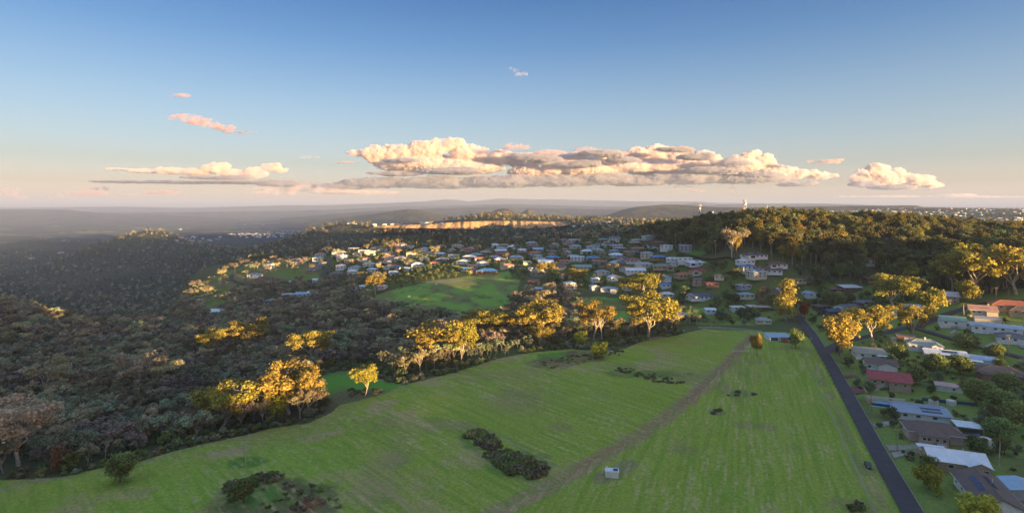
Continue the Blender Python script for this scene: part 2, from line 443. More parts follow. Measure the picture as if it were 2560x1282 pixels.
def blend(a, b, f): return a + (np.array(b) - a) * f[..., None]
n1 = fbm(TX / 26, TY / 26, 4, 21); n2 = fbm(TX / 7, TY / 7, 3, 22); n3 = fbm(TX / 90, TY / 90, 3, 23); n4 = fbm(TX / 300, TY / 300, 4, 24)
CV = np.zeros((NR, NC, 3)); CV[:] = (0.105, 0.112, 0.058)                   # bush floor
CV = blend(CV, (0.125, 0.110, 0.065), smooth01(n1, 0.0, 0.5) * 0.7)
CV = blend(CV, (0.085, 0.130, 0.045), smooth01(n3, 0.0, 0.4) * 0.7)
far = smooth01(TY, 900, 1400)
farc = np.zeros_like(CV); farc[:] = (0.062, 0.076, 0.050)
farc = blend(farc, (0.100, 0.098, 0.058), smooth01(n4, -0.1, 0.5))
farc = blend(farc, (0.230, 0.225, 0.100), cleared(TX, TY) * 0.9)
farc = blend(farc, (0.280, 0.215, 0.115), smooth01(fbm(TX / 1400, TY / 900, 4, 37), 0.22, 0.4) * smooth01(TY, 4500, 7000))
CV = CV * (1 - far[..., None]) + farc * far[..., None]
lawn = np.zeros_like(CV); lawn[:] = (0.185, 0.245, 0.065)
lawn = blend(lawn, (0.120, 0.125, 0.055), smooth01(n1, 0.05, 0.5) * 0.7)
lawn = lawn * (1 - 0.42 * smooth01(TY, 440, 560)[..., None])      # yards of the far streets: hedges, soil and paving between the lawns
lawn = blend(lawn, (0.120, 0.110, 0.070), smooth01(n2, -0.1, 0.4) * smooth01(TY, 440, 560) * 0.6)
CV = np.where(town[..., None], lawn, CV)
spurc = np.zeros_like(CV); spurc[:] = (0.150, 0.210, 0.055)
spurc = blend(spurc, (0.210, 0.175, 0.090), smooth01(n1, -0.05, 0.35) * 0.85)
CV = np.where(spur[..., None], spurc, CV)
padc = np.zeros_like(CV); padc[:] = (0.200, 0.330, 0.070)
padc = blend(padc, (0.190, 0.185, 0.085), smooth01(n1, 0.05, 0.42) * 0.8)
padc = blend(padc, (0.085, 0.090, 0.045), smooth01(n2, 0.15, 0.5) * 0.6)
CV = np.where(pad[..., None], padc, CV)
grass = np.zeros_like(CV); grass[:] = (0.270, 0.335, 0.056)
grass = blend(grass, (0.255, 0.360, 0.055), smooth01(n3, 0.0, 0.4) * 0.7)
grass = blend(grass, (0.290, 0.285, 0.090), smooth01(fbm(TX / 45, TY / 45, 4, 41), 0.12, 0.5) * 0.75)     # tired grass
grass = blend(grass, (0.260, 0.230, 0.100), smooth01(fbm(TX / 22, TY / 22, 4, 43), 0.25, 0.55) * 0.7)     # dark thatch
grass = blend(grass, (0.390, 0.300, 0.140), smooth01(fbm(TX / 16 + 7, TY / 16, 4, 47), 0.06, 0.38) * smooth01(fbm(TX / 70, TY / 70, 2, 48), -0.25, 0.25) * 0.9)      # dry brown patches
CV = np.where(field[..., None], grass, CV)
clrc = np.zeros_like(CV); clrc[:] = (0.115, 0.280, 0.045)
clrc = blend(clrc, (0.155, 0.170, 0.075), smooth01(n1, 0.0, 0.4))
CV = np.where(clr[..., None], clrc, CV)
CV = np.where(waste[..., None], np.array((0.150, 0.110, 0.085)), CV)

def paint(pix, half, colr, strength=1.0, edge=2.0, wob=1.5, n=8, brk=None):
    """a worn strip along a line of photo pixels"""
    global CV
    ln = ground_line(pix, n)
    lo = ln.min(0) - 20; hi = ln.max(0) + 20
    m = (TX > lo[0]) & (TX < hi[0]) & (TY > lo[1]) & (TY < hi[1])
    d, run = seg_dist(TX[m] + wob * n2[m], TY[m] + wob * n1[m], [tuple(p) for p in ln])
    f = (1 - smooth01(d, half, half + edge)) * strength
    if brk is not None: f = f * smooth01(fbm(TX[m] / brk, TY[m] / brk, 3, 77), -0.35, 0.15)
    CV[m] = CV[m] + (np.array(colr) - CV[m]) * f[..., None]
    return ln
TRACK = [(1150, 1330), (1230, 1290), (1330, 1235), (1430, 1182), (1560, 1110), (1640, 1060), (1700, 1015), (1760, 962), (1800, 925), (1835, 890), (1858, 862), (1885, 838)]
paint(TRACK, 2.8, (0.300, 0.240, 0.115), 0.9, 2.5)
paint([(x - 4, y - 2) for x, y in TRACK], 0.8, (0.330, 0.195, 0.110), 1.0, 0.9, brk=40)
paint([(x + 12, y + 6) for x, y in TRACK[:9]], 0.7, (0.360, 0.230, 0.130), 0.95, 0.8, brk=26)
paint(TRACK[6:], 1.3, (0.270, 0.175, 0.110), 0.9, 1.4)
paint([(-50, 1245), (60, 1205), (300, 1172), (430, 1136), (590, 1097), (700, 1072), (790, 1048), (880, 1012), (1000, 970), (1150, 925), (1330, 882)], 0.9, (0.277, 0.255, 0.143), 0.7, 1.6, brk=30)
paint([(540, 1290), (545, 1255), (560, 1225), (600, 1200), (650, 1188), (760, 1192)], 1.0, (0.277, 0.225, 0.150), 0.8, 1.5, brk=18)
paint([(2080, 905), (2110, 975), (2170, 1085), (2240, 1215), (2290, 1300)], 1.2, (0.247, 0.232, 0.135), 0.55, 2.0, brk=14)
paint([(2020, 870), (2060, 960), (2120, 1090), (2190, 1230), (2230, 1300)], 1.0, (0.240, 0.195, 0.120), 0.6, 1.6, brk=10)
paint([(1150, 1100), (1190, 1130), (1280, 1185), (1390, 1225)], 0.7, (0.285, 0.240, 0.143), 0.7, 1.2, brk=14)
paint([(1220, 1075), (1290, 1110), (1390, 1165)], 0.6, (0.270, 0.240, 0.143), 0.6, 1.0, brk=14)
paint([(1500, 1195), (1545, 1180), (1570, 1160)], 2.4, (0.240, 0.188, 0.128), 0.8, 2.5)
paint([(1330, 930), (1335, 905), (1345, 895)], 0.7, (0.285, 0.247, 0.135), 0.7, 1.0)
paint([(1020, 965), (930, 948), (860, 940)], 0.8, (0.210, 0.225, 0.112), 0.6, 2.0)
def patch(pix, rx, ry, colr, strength=1.0):
    global CV
    p = P(*pix)
    q = np.hypot((TX - p.x) / rx, (TY - p.y) / ry) + 0.35 * n2
    f = (1 - smooth01(q, 0.75, 1.1)) * strength
    CV = CV + (np.array(colr) - CV) * f[..., None]
patch((1390, 905), 17, 16, (0.176, 0.142, 0.081), 0.85)
patch((1460, 890), 14, 18, (0.162, 0.115, 0.074), 0.8)
patch((1855, 985), 8, 6, (0.169, 0.162, 0.088), 0.7)
patch((1790, 1030), 4.5, 4, (0.203, 0.169, 0.101), 0.8)
patch((700, 1250), 23, 15, (0.115, 0.108, 0.057), 0.85)
patch((770, 1262), 4.2, 4.2, (0.189, 0.068, 0.047), 0.95)
patch((640, 1240), 8, 8, (0.095, 0.230, 0.041), 0.7)
patch((615, 1155), 8, 6, (0.068, 0.189, 0.034), 0.8)
patch((1200, 1098), 9, 9, (0.115, 0.203, 0.047), 0.8)
patch((1300, 1160), 13, 14, (0.108, 0.189, 0.047), 0.8)
patch((1620, 935), 26, 7, (0.121, 0.162, 0.057), 0.8)
patch((880, 990), 14, 12, (0.149, 0.142, 0.074), 0.7)
patch((1110, 702), 24, 10, (0.284, 0.290, 0.162), 0.7)
patch((1745, 622), 20, 18, (0.135, 0.270, 0.061), 0.8)

# ---- terrain mesh and material
idx = np.arange(NR * NC).reshape(NR, NC)
quads = np.stack([idx[:-1, :-1], idx[:-1, 1:], idx[1:, 1:], idx[1:, :-1]], -1).reshape(-1, 4)
tme = np_mesh('ground', np.stack([TX, TY, TH], -1).reshape(-1, 3), quads, smooth=True)
att = tme.attributes.new('cover', 'FLOAT_COLOR', 'POINT')
att.data.foreach_set('color', np.concatenate([CV, np.ones((NR, NC, 1))], -1).astype(np.float32).ravel())
att = tme.attributes.new('mown', 'FLOAT', 'POINT')
mown = np.where(field & ~clr, 1.0, 0.0)
trk = ground_line(TRACK, 6)
side = np.where(TX - np.interp(TY, trk[:, 1], trk[:, 0]) > 0, 1.0, 0.0)
att.data.foreach_set('value', mown.astype(np.float32).ravel())
att = tme.attributes.new('east', 'FLOAT', 'POINT')
att.data.foreach_set('value', side.astype(np.float32).ravel())
att = tme.attributes.new('wild', 'FLOAT', 'POINT')
att.data.foreach_set('value', smooth01(TY, 900, 1500).astype(np.float32).ravel())

gm = bpy.data.materials.new('ground_cover'); nt, N, L, bs = nodes_of(gm)
tc = N.new('ShaderNodeTexCoord'); pos = tc.outputs['Object']
def attr(nm):
    a = N.new('ShaderNodeAttribute'); a.attribute_name = nm; return a
cov = attr('cover').outputs['Color']; mo = attr('mown').outputs['Fac']; ea = attr('east').outputs['Fac']; wi = attr('wild').outputs['Fac']
def streaks(ang, sx, sy, lo, hi, detail=3):
    mp = N.new('ShaderNodeMapping'); mp.vector_type = 'TEXTURE'
    mp.inputs['Rotation'].default_value = (0, 0, ang); mp.inputs['Scale'].default_value = (1 / sx, 1 / sy, 1)
    L.new(pos, mp.inputs['Vector'])
    f = noise_node(nt, 1.0, detail, 0.6, mp.outputs['Vector'])
    return ramp(nt, f, lo, hi)
def math_n(op, a, b):
    n = N.new('ShaderNodeMath'); n.operation = op
    for s_, v_ in ((n.inputs[0], a), (n.inputs[1], b)):
        if isinstance(v_, (int, float)): s_.default_value = v_
        else: L.new(v_, s_)
    return n.outputs[0]
pa, pb = P(1450, 970), P(1700, 1050)
ang_w = math.atan2(pb.y - pa.y, pb.x - pa.x)
pa, pb = P(2140, 1120), P(2040, 900)
ang_e = math.atan2(pb.y - pa.y, pb.x - pa.x)
col = cov
for ang, sel in ((ang_w, math_n('SUBTRACT', 1.0, ea)), (ang_e, ea)):
    m_ = math_n('MULTIPLY', mo, sel)
    s1 = streaks(ang, 0.018, 0.42, 0.47, 0.60)                       # long mower swaths
    col = mix_rgb(nt, math_n('MULTIPLY', math_n('MULTIPLY', m_, s1), 0.45), col, (0.155, 0.260, 0.036))
    s2 = streaks(ang, 0.05, 0.50, 0.50, 0.63, 5)                      # raked dry clippings
    s4 = ramp(nt, noise_node(nt, 0.35, 4, 0.65, pos), 0.36, 0.60)
    s3 = ramp(nt, noise_node(nt, 0.022, 3, 0.5, pos), 0.34, 0.52)
    col = mix_rgb(nt, math_n('MULTIPLY', math_n('MULTIPLY', m_, math_n('MULTIPLY', math_n('MULTIPLY', s2, s3), s4)), 0.65), col, (0.520, 0.400, 0.210))
fine = noise_node(nt, 0.9, 6, 0.7, pos)
col = mix_rgb(nt, 0.75, col, ramp(nt, fine, 0.28, 0.72, (0.55, 0.55, 0.55), (1.45, 1.42, 1.35)), 'MULTIPLY')
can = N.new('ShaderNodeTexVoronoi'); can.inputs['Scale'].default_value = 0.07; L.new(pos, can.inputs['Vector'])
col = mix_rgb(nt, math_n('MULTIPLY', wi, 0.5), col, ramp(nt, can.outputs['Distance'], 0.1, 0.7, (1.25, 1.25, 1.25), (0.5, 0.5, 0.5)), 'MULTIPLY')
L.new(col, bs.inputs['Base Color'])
bs.inputs['Roughness'].default_value = 1.0; bs.inputs['Specular IOR Level'].default_value = 0.0
b1 = N.new('ShaderNodeBump'); b1.inputs['Strength'].default_value = 0.5; b1.inputs['Distance'].default_value = 0.4
L.new(noise_node(nt, 1.3, 5, 0.7, pos), b1.inputs['Height'])
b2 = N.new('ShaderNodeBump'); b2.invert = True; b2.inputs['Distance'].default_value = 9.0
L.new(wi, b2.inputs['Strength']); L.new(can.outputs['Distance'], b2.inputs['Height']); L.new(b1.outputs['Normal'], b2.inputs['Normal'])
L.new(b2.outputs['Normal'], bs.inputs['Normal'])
tme.materials.append(gm)
add('ground', tme, kind='structure')

# ---- unseen ridge to the right and behind, its crest shaped to place the evening shade
LP = Vector((-math.sin(R(SUN_AZ)), math.cos(R(SUN_AZ)), 0)); LS = Vector((math.cos(R(SUN_AZ)), math.sin(R(SUN_AZ)), 0))
tanE = math.tan(R(SUN_EL))
def sun_st(p): return p.x * LS.x + p.y * LS.y, p.x * LP.x + p.y * LP.y
SHADE = [(-300, 50), (60, 50), (97, 46), (108, 14), (145, 13), (170, 12), (195, 12), (210, 16), (228, 16), (238, 12), (285, 12), (296, 18), (345, 18), (372, 15), (388, 9), (440, 9), (450, 32), (472, 32), (482, 18), (505, 16), (517, 24), (540, 34), (560, 56), (590, 69), (640, 66), (700, 50), (760, 46), (900, 75), (1050, 90), (1300, 72), (1500, 55), (1750, 20), (2000, -20)]      # along the ridge, height of the shade edge
T0 = -520.0
ss = np.linspace(-900, 2000, 300); tt = np.linspace(-480, 180, 49)
ridge_top = np.interp(ss, [a for a, b in SHADE], [b for a, b in SHADE]) + 1.2 * fbm(ss / 18, ss * 0, 3, 5) - (T0 - 150) * tanE
SG, TG = np.meshgrid(ss, tt)
prof = np.cos(np.clip((TG + 150) / 330, -1, 1) * math.pi / 2) ** 1.3
base = -30.0
RH = base + (ridge_top[None, :] - base) * prof + 4 * fbm(SG / 60, TG / 60, 3, 8) * (1 - prof ** 6)
RX = SG * LS.x + (TG + T0) * LP.x; RY = SG * LS.y + (TG + T0) * LP.y
ri = np.arange(SG.size).reshape(SG.shape)
rq = np.stack([ri[:-1, :-1], ri[:-1, 1:], ri[1:, 1:], ri[1:, :-1]], -1).reshape(-1, 4)
add('hill', np_mesh('hill', np.stack([RX, RY, RH], -1).reshape(-1, 3), rq, plain('hill_scrub', (0.06, 0.07, 0.035), 0.95, var=0.25, scale=0.02), True), kind='structure')

# ---- far ranges
hm = bpy.data.materials.new('far_forest'); nt, N, L, bs = nodes_of(hm)
tc = N.new('ShaderNodeTexCoord')
f = noise_node(nt, 0.0022, 7, 0.62, tc.outputs['Object'])
L.new(ramp(nt, f, 0.35, 0.68, (0.026, 0.036, 0.026), (0.105, 0.090, 0.052)), bs.inputs['Base Color'])
bs.inputs['Roughness'].default_value = 0.95; bs.inputs['Specular IOR Level'].default_value = 0.05
bb = N.new('ShaderNodeBump'); bb.inputs['Strength'].default_value = 0.8; bb.inputs['Distance'].default_value = 60
L.new(noise_node(nt, 0.012, 6, 0.65, tc.outputs['Object']), bb.inputs['Height']); L.new(bb.outputs['Normal'], bs.inputs['Normal'])
def range_of_hills(name, Z, top, depth, foot, seed, rough=0.12, n=240, front=0.55):
    xs = np.linspace(top[0][0], top[-1][0], n)
    ys = np.interp(xs, [a for a, b in top], [b for a, b in top])
    crest = CAM_H + (HY - ys) / F_PX * Z
    ts = np.linspace(-1, 1, 34)
    XX = np.repeat(((xs - CX) / F_PX * Z)[None, :], len(ts), 0)
    TT = np.repeat(ts[:, None], n, 1)
    sp = depth * 0.35 * fbm(XX / depth * 1.1, TT * 0 + seed, 3, seed)
    YY = Z + TT * depth + sp * (TT != 0)
    XX = XX * YY / Z
    pr = np.where(TT < 0, np.clip(1 + TT, 0, 1) ** 1.25, np.clip(1 - TT, 0, 1) ** 0.9)
    nz = fbm(XX / depth * 3.0, YY / depth * 3.0, 5, seed + 3)
    HH = foot + (crest[None, :] - foot) * np.clip(pr * (1 + 0.9 * nz * (1 - pr)), 0, 1.0)
    k = np.arange(XX.size).reshape(XX.shape)
    q = np.stack([k[:-1, :-1], k[:-1, 1:], k[1:, 1:], k[1:, :-1]], -1).reshape(-1, 4)
    return add(name, np_mesh(name, np.stack([XX, YY, HH], -1).reshape(-1, 3), q, hm, True), kind='structure')
range_of_hills('mountain_range', 24000, [(-500, 518), (0, 519), (300, 516), (480, 519), (700, 513), (820, 512), (980, 506), (1060, 503), (1110, 498), (1150, 499), (1165, 503), (1200, 500), (1250, 495), (1330, 497), (1400, 497), (1600, 502), (1750, 503), (1800, 507), (2000, 508), (2150, 511), (2300, 517), (2500, 518), (3000, 518)], 4200, -270, 3)
range_of_hills('mountain_range', 16000, [(-500, 522), (0, 523), (170, 523), (230, 531), (400, 531), (700, 527), (850, 523), (940, 519), (1010, 514), (1060, 516), (1110, 514), (1200, 511), (1300, 510), (1450, 514), (1560, 516), (1700, 512), (1740, 506), (1770, 512), (1900, 509), (2060, 508), (2200, 513), (2350, 520), (3000, 524)], 3200, -270, 14)
range_of_hills('hill_ridge', 13000, [(-900, 524), (-100, 523), (60, 523), (170, 525), (260, 534), (420, 539), (600, 546)], 3800, -262, 51, n=160)
range_of_hills('hill_ridge', 11500, [(700, 545), (830, 534), (950, 526), (1060, 521), (1150, 519), (1250, 517), (1400, 520), (1500, 523), (1600, 521), (1700, 528), (1850, 540)], 2600, -250, 25)
range_of_hills('hill_ridge', 7200, [(760, 556), (840, 546), (900, 537), (960, 531), (1000, 524), (1020, 521), (1045, 523), (1080, 531), (1130, 541), (1200, 549), (1260, 558)], 1400, -200, 36)
range_of_hills('table_mountain', 5200, [(1190, 558), (1205, 548), (1222, 532), (1240, 523), (1255, 520), (1272, 521), (1284, 528), (1300, 541), (1330, 556)], 330, -90, 47, n=120)
range_of_hills('cone_hill', 6200, [(1270, 552), (1295, 538), (1310, 527), (1320, 522), (1330, 526), (1350, 538), (1385, 551)], 380, -80, 58, n=100)
range_of_hills('escarpment', 5600, [(1440, 560), (1500, 547), (1530, 534), (1560, 523), (1600, 515), (1660, 510), (1690, 510), (1740, 514), (1800, 518), (1900, 518), (2000, 516), (2110, 514), (2180, 513), (2240, 513), (2290, 513), (2310, 517), (2400, 519), (2560, 521), (2900, 523)], 900, -20, 69, n=320)

# ---- quarry face on the far ridge
qm = bpy.data.materials.new('quarry_rock'); nt, N, L, bs = nodes_of(qm)
tc = N.new('ShaderNodeTexCoord')
mp = N.new('ShaderNodeMapping'); mp.inputs['Scale'].default_value = (0.09, 0.09, 0.012); L.new(tc.outputs['Object'], mp.inputs['Vector'])
f = noise_node(nt, 1.0, 6, 0.65, mp.outputs['Vector'])
c = ramp(nt, f, 0.32, 0.66, (0.28, 0.15, 0.065), (0.56, 0.36, 0.16))
L.new(c, bs.inputs['Base Color']); bs.inputs['Roughness'].default_value = 0.95
xs = np.linspace(930, 1420, 150)
top_y = np.interp(xs, [930, 1000, 1080, 1110, 1160, 1240, 1330, 1400, 1420], [566, 563, 561, 558, 555, 553, 554, 556, 560])
bot_y = np.interp(xs, [930, 1050, 1110, 1180, 1260, 1340, 1400, 1420], [569, 570, 571, 573, 574, 571, 566, 562])
lev = np.array([0.0, 0.28, 0.34, 0.62, 0.68, 1.0, 1.03]); back = np.array([0.0, 4, 16, 20, 34, 40, 120.0])
qx, qy, qz = [], [], []
zq = 1990 + 22 * fbm(xs / 30, xs * 0, 4, 3) + 10 * fbm(xs / 6, xs * 0, 3, 4)
for l, bk in zip(lev, back):
    z = zq + bk + 5 * fbm(xs / 3.0, xs * 0 + l * 9, 3, 6)
    yy = bot_y + (top_y - bot_y) * min(l, 1.0)
    qx.append((xs - CX) / F_PX * zq + (z - zq) * 0.0); qy.append(z); qz.append(CAM_H - (yy - HY) / F_PX * zq + (-6 if bk > 100 else 0))
k = np.arange(len(lev) * len(xs)).reshape(len(lev), len(xs))
q = np.stack([k[:-1, :-1], k[:-1, 1:], k[1:, 1:], k[1:, :-1]], -1).reshape(-1, 4)
add('quarry_cliff', np_mesh('quarry_cliff', np.stack([np.array(qx), np.array(qy), np.array(qz)], -1).reshape(-1, 3), q, qm), kind='structure')
# ================================================================== ROADS
asph = bpy.data.materials.new('asphalt'); nt, N, L, bs = nodes_of(asph)
tc = N.new('ShaderNodeTexCoord')
f1 = noise_node(nt, 0.25, 5, 0.6, tc.outputs['Object']); f2 = noise_node(nt, 6.0, 3, 0.6, tc.outputs['Object'])
c = ramp(nt, f1, 0.3, 0.7, (0.040, 0.034, 0.040), (0.064, 0.056, 0.060))
c = mix_rgb(nt, 0.4, c, ramp(nt, f2, 0.3, 0.7, (0.7, 0.7, 0.7), (1.3, 1.3, 1.3)), 'MULTIPLY')
L.new(c, bs.inputs['Base Color']); bs.inputs['Roughness'].default_value = 0.85
concrete = plain('concrete', (0.36, 0.33, 0.29), 0.85, var=0.15, scale=0.8)
paver_red = plain('red_paving', (0.20, 0.085, 0.075), 0.85, var=0.2, scale=1.5)

def strip(name, ln, half, mat, lift, kind='structure', parent=None, zoff=None, off=0.0):
    ln = np.asarray(ln); t = np.gradient(ln, axis=0); t /= np.linalg.norm(t, axis=1)[:, None] + 1e-9
    nrm = np.stack([-t[:, 1], t[:, 0]], 1)
    vs, fs = [], []
    cz = height(ln[:, 0], ln[:, 1])
    cz = np.convolve(np.pad(cz, 3, mode='edge'), np.ones(7) / 7, 'valid') if zoff is None else zoff
    for k in range(len(ln)):
        for s in (-1, -0.5, 0, 0.5, 1):
            q = ln[k] + nrm[k] * (off + s * half)
            vs.append((q[0], q[1], cz[k] + lift + 0.06 * (1 - s * s)))
    for k in range(len(ln) - 1):
        for j in range(4):
            a = k * 5 + j
            fs.append((a, a + 5, a + 6, a + 1))
    me = mesh_from(name, vs, fs, [mat], smooth=True)
    return add(name, me, parent, kind=kind)
def kerb(ln, half, side, parent, w=0.16, lift=0.10):
    """upstand of pale concrete along one edge of a road"""
    ln = np.asarray(ln); t = np.gradient(ln, axis=0); t /= np.linalg.norm(t, axis=1)[:, None] + 1e-9
    nrm = np.stack([-t[:, 1], t[:, 0]], 1) * side
    cz = height(ln[:, 0], ln[:, 1]); cz = np.convolve(np.pad(cz, 3, mode='edge'), np.ones(7) / 7, 'valid')
    vs, fs = [], []
    for k in range(len(ln)):
        for d_, z_ in ((half, -0.2), (half, lift), (half + w, lift + 0.02), (half + w, -0.3)):
            q = ln[k] + nrm[k] * d_; vs.append((q[0], q[1], cz[k] + z_))
    for k in range(len(ln) - 1):
        for j in range(3):
            a = k * 4 + j; fs.append((a, a + 4, a + 5, a + 1) if side > 0 else (a, a + 1, a + 5, a + 4))
    return add('kerb', mesh_from('kerb', vs, fs, [concrete]), parent, kind='structure')
def dense(ln, n): return spline([tuple(p) for p in ln], n)
rd = strip('road', dense(ROAD_MAIN, 2), 3.2, asph, 0.02); kerb(dense(ROAD_MAIN, 2)[:170], 3.2, -1, rd)
rs = strip('side_road', dense(ROAD_SIDE, 2), 3.3, asph, 0.005); kerb(dense(ROAD_SIDE, 2)[46:], 3.3, 1, rs)
rl = strip('side_road', dense(ROAD_LOW, 2), 3.2, asph, -0.01); kerb(dense(ROAD_LOW, 2)[20:], 3.2, 1, rl)
for nm in ('loop', 'west', 'point', 'mid'):
    strip('road', dense(LINES[nm][0], 2), LINES[nm][1], asph, 0.25)

# ================================================================== HOUSES
ROOF = {
    'silver': (0.74, 0.76, 0.78), 'white': (0.80, 0.80, 0.80), 'cream': (0.62, 0.56, 0.44), 'blue-grey': (0.27, 0.33, 0.40), 'grey': (0.34, 0.34, 0.35), 'dark grey': (0.11, 0.12, 0.14),
    'navy': (0.045, 0.07, 0.13), 'bright blue': (0.06, 0.24, 0.52), 'light blue': (0.34, 0.47, 0.60), 'red': (0.33, 0.045, 0.045), 'orange': (0.44, 0.15, 0.08), 'salmon': (0.50, 0.28, 0.19),
    'red-brown': (0.22, 0.10, 0.085), 'brown': (0.15, 0.105, 0.085), 'tan': (0.36, 0.27, 0.19), 'green': (0.20, 0.33, 0.27), 'green-grey': (0.28, 0.34, 0.31), 'pink': (0.52, 0.33, 0.30), 'olive': (0.20, 0.19, 0.13), 'teal': (0.22, 0.38, 0.40), 'purple-grey': (0.17, 0.14, 0.17),
}
WALL = {
    'white': (0.70, 0.69, 0.66), 'cream': (0.62, 0.54, 0.40), 'brick': (0.33, 0.17, 0.10), 'tan': (0.45, 0.32, 0.19), 'grey': (0.34, 0.34, 0.35), 'yellow': (0.60, 0.42, 0.16), 'dark': (0.09, 0.09, 0.11), 'pink': (0.55, 0.36, 0.30), 'pale blue': (0.42, 0.50, 0.58), 'red brick': (0.28, 0.11, 0.075), 'brown': (0.17, 0.11, 0.08), 'pale green': (0.55, 0.60, 0.50),
}
glass = bpy.data.materials.new('window_glass'); nt, N, L, bs = nodes_of(glass)
bs.inputs['Base Color'].default_value = (0.035, 0.045, 0.06, 1); bs.inputs['Roughness'].default_value = 0.08; bs.inputs['Specular IOR Level'].default_value = 0.8
solar_m = bpy.data.materials.new('solar_cells'); nt, N, L, bs = nodes_of(solar_m)
tc = N.new('ShaderNodeTexCoord'); bk = N.new('ShaderNodeTexBrick'); bk.offset = 0
bk.inputs['Scale'].default_value = 1.0; bk.inputs['Brick Width'].default_value = 0.32; bk.inputs['Row Height'].default_value = 0.32; bk.inputs['Mortar Size'].default_value = 0.012
bk.inputs['Color1'].default_value = (0.018, 0.028, 0.075, 1); bk.inputs['Color2'].default_value = (0.022, 0.034, 0.09, 1); bk.inputs['Mortar'].default_value = (0.12, 0.14, 0.2, 1)
L.new(tc.outputs['Object'], bk.inputs['Vector']); L.new(bk.outputs['Color'], bs.inputs['Base Color']); bs.inputs['Roughness'].default_value = 0.18
frame_m = plain('window_frame_paint', (0.72, 0.72, 0.70), 0.5, var=0.04)
fascia_m = plain('fascia_paint', (0.66, 0.65, 0.62), 0.6, var=0.06)
door_m = plain('door_paint', (0.14, 0.10, 0.08), 0.5)
garage_m = plain('garage_door', (0.55, 0.53, 0.50), 0.5, var=0.05)
def rmat(c): 
    tile = c in ('orange', 'salmon', 'red-brown', 'brown', 'purple-grey')
    return roof_mat('roof_' + c.replace(' ', '_'), ROOF[c], 0.75 if tile else 0.42, 0.9 if not tile else 1.1, 0.0, 'X' if not tile else 'Z')
def wmat(c): 
    if c in ('brick', 'red brick', 'tan', 'pink', 'yellow'):
        nm = 'wall_' + c.replace(' ', '_')
        if nm in MATS: return MATS[nm]
        m = bpy.data.materials.new(nm); nt, N, L, bs = nodes_of(m); cc = WALL[c]
        tc = N.new('ShaderNodeTexCoord'); mp = N.new('ShaderNodeMapping'); mp.inputs['Rotation'].default_value = (R(90), 0, 0)
        L.new(tc.outputs['Object'], mp.inputs['Vector'])
        b = N.new('ShaderNodeTexBrick'); b.inputs['Scale'].default_value = 1.0; b.inputs['Brick Width'].default_value = 0.24; b.inputs['Row Height'].default_value = 0.086; b.inputs['Mortar Size'].default_value = 0.012
        b.inputs['Color1'].default_value = (*cc, 1); b.inputs['Color2'].default_value = (*[x * 0.75 for x in cc], 1); b.inputs['Mortar'].default_value = (*[x * 0.8 + 0.08 for x in cc], 1)
        L.new(mp.outputs['Vector'], b.inputs['Vector'])
        f = noise_node(nt, 0.7, 4, 0.6, tc.outputs['Object'])
        L.new(mix_rgb(nt, 0.5, b.outputs['Color'], ramp(nt, f, 0.3, 0.7, (0.7, 0.7, 0.7), (1.2, 1.2, 1.2)), 'MULTIPLY'), bs.inputs['Base Color']); bs.inputs['Roughness'].default_value = 0.9
        MATS[nm] = m
        return m
    return plain('wall_' + c.replace(' ', '_'), WALL[c], 0.8, var=0.1, scale=0.9)

FOOT = []          # x, y, radius: where no tree may stand
MESHES = {}
def unit_box_mesh(nm, mat):
    if nm not in MESHES:
        b = MB(); b.box(-0.5, 0.5, -0.5, 0.5, -0.5, 0.5); MESHES[nm] = mesh_from(nm, b.v, b.f, [mat])
    return MESHES[nm]
def boxpart(name, parent, c, s, mat, rot=None):
    o = add(name, unit_box_mesh(name + '_' + mat.name, mat), parent, c)
    o.scale = s
    if rot: o.rotation_euler = rot
    return o

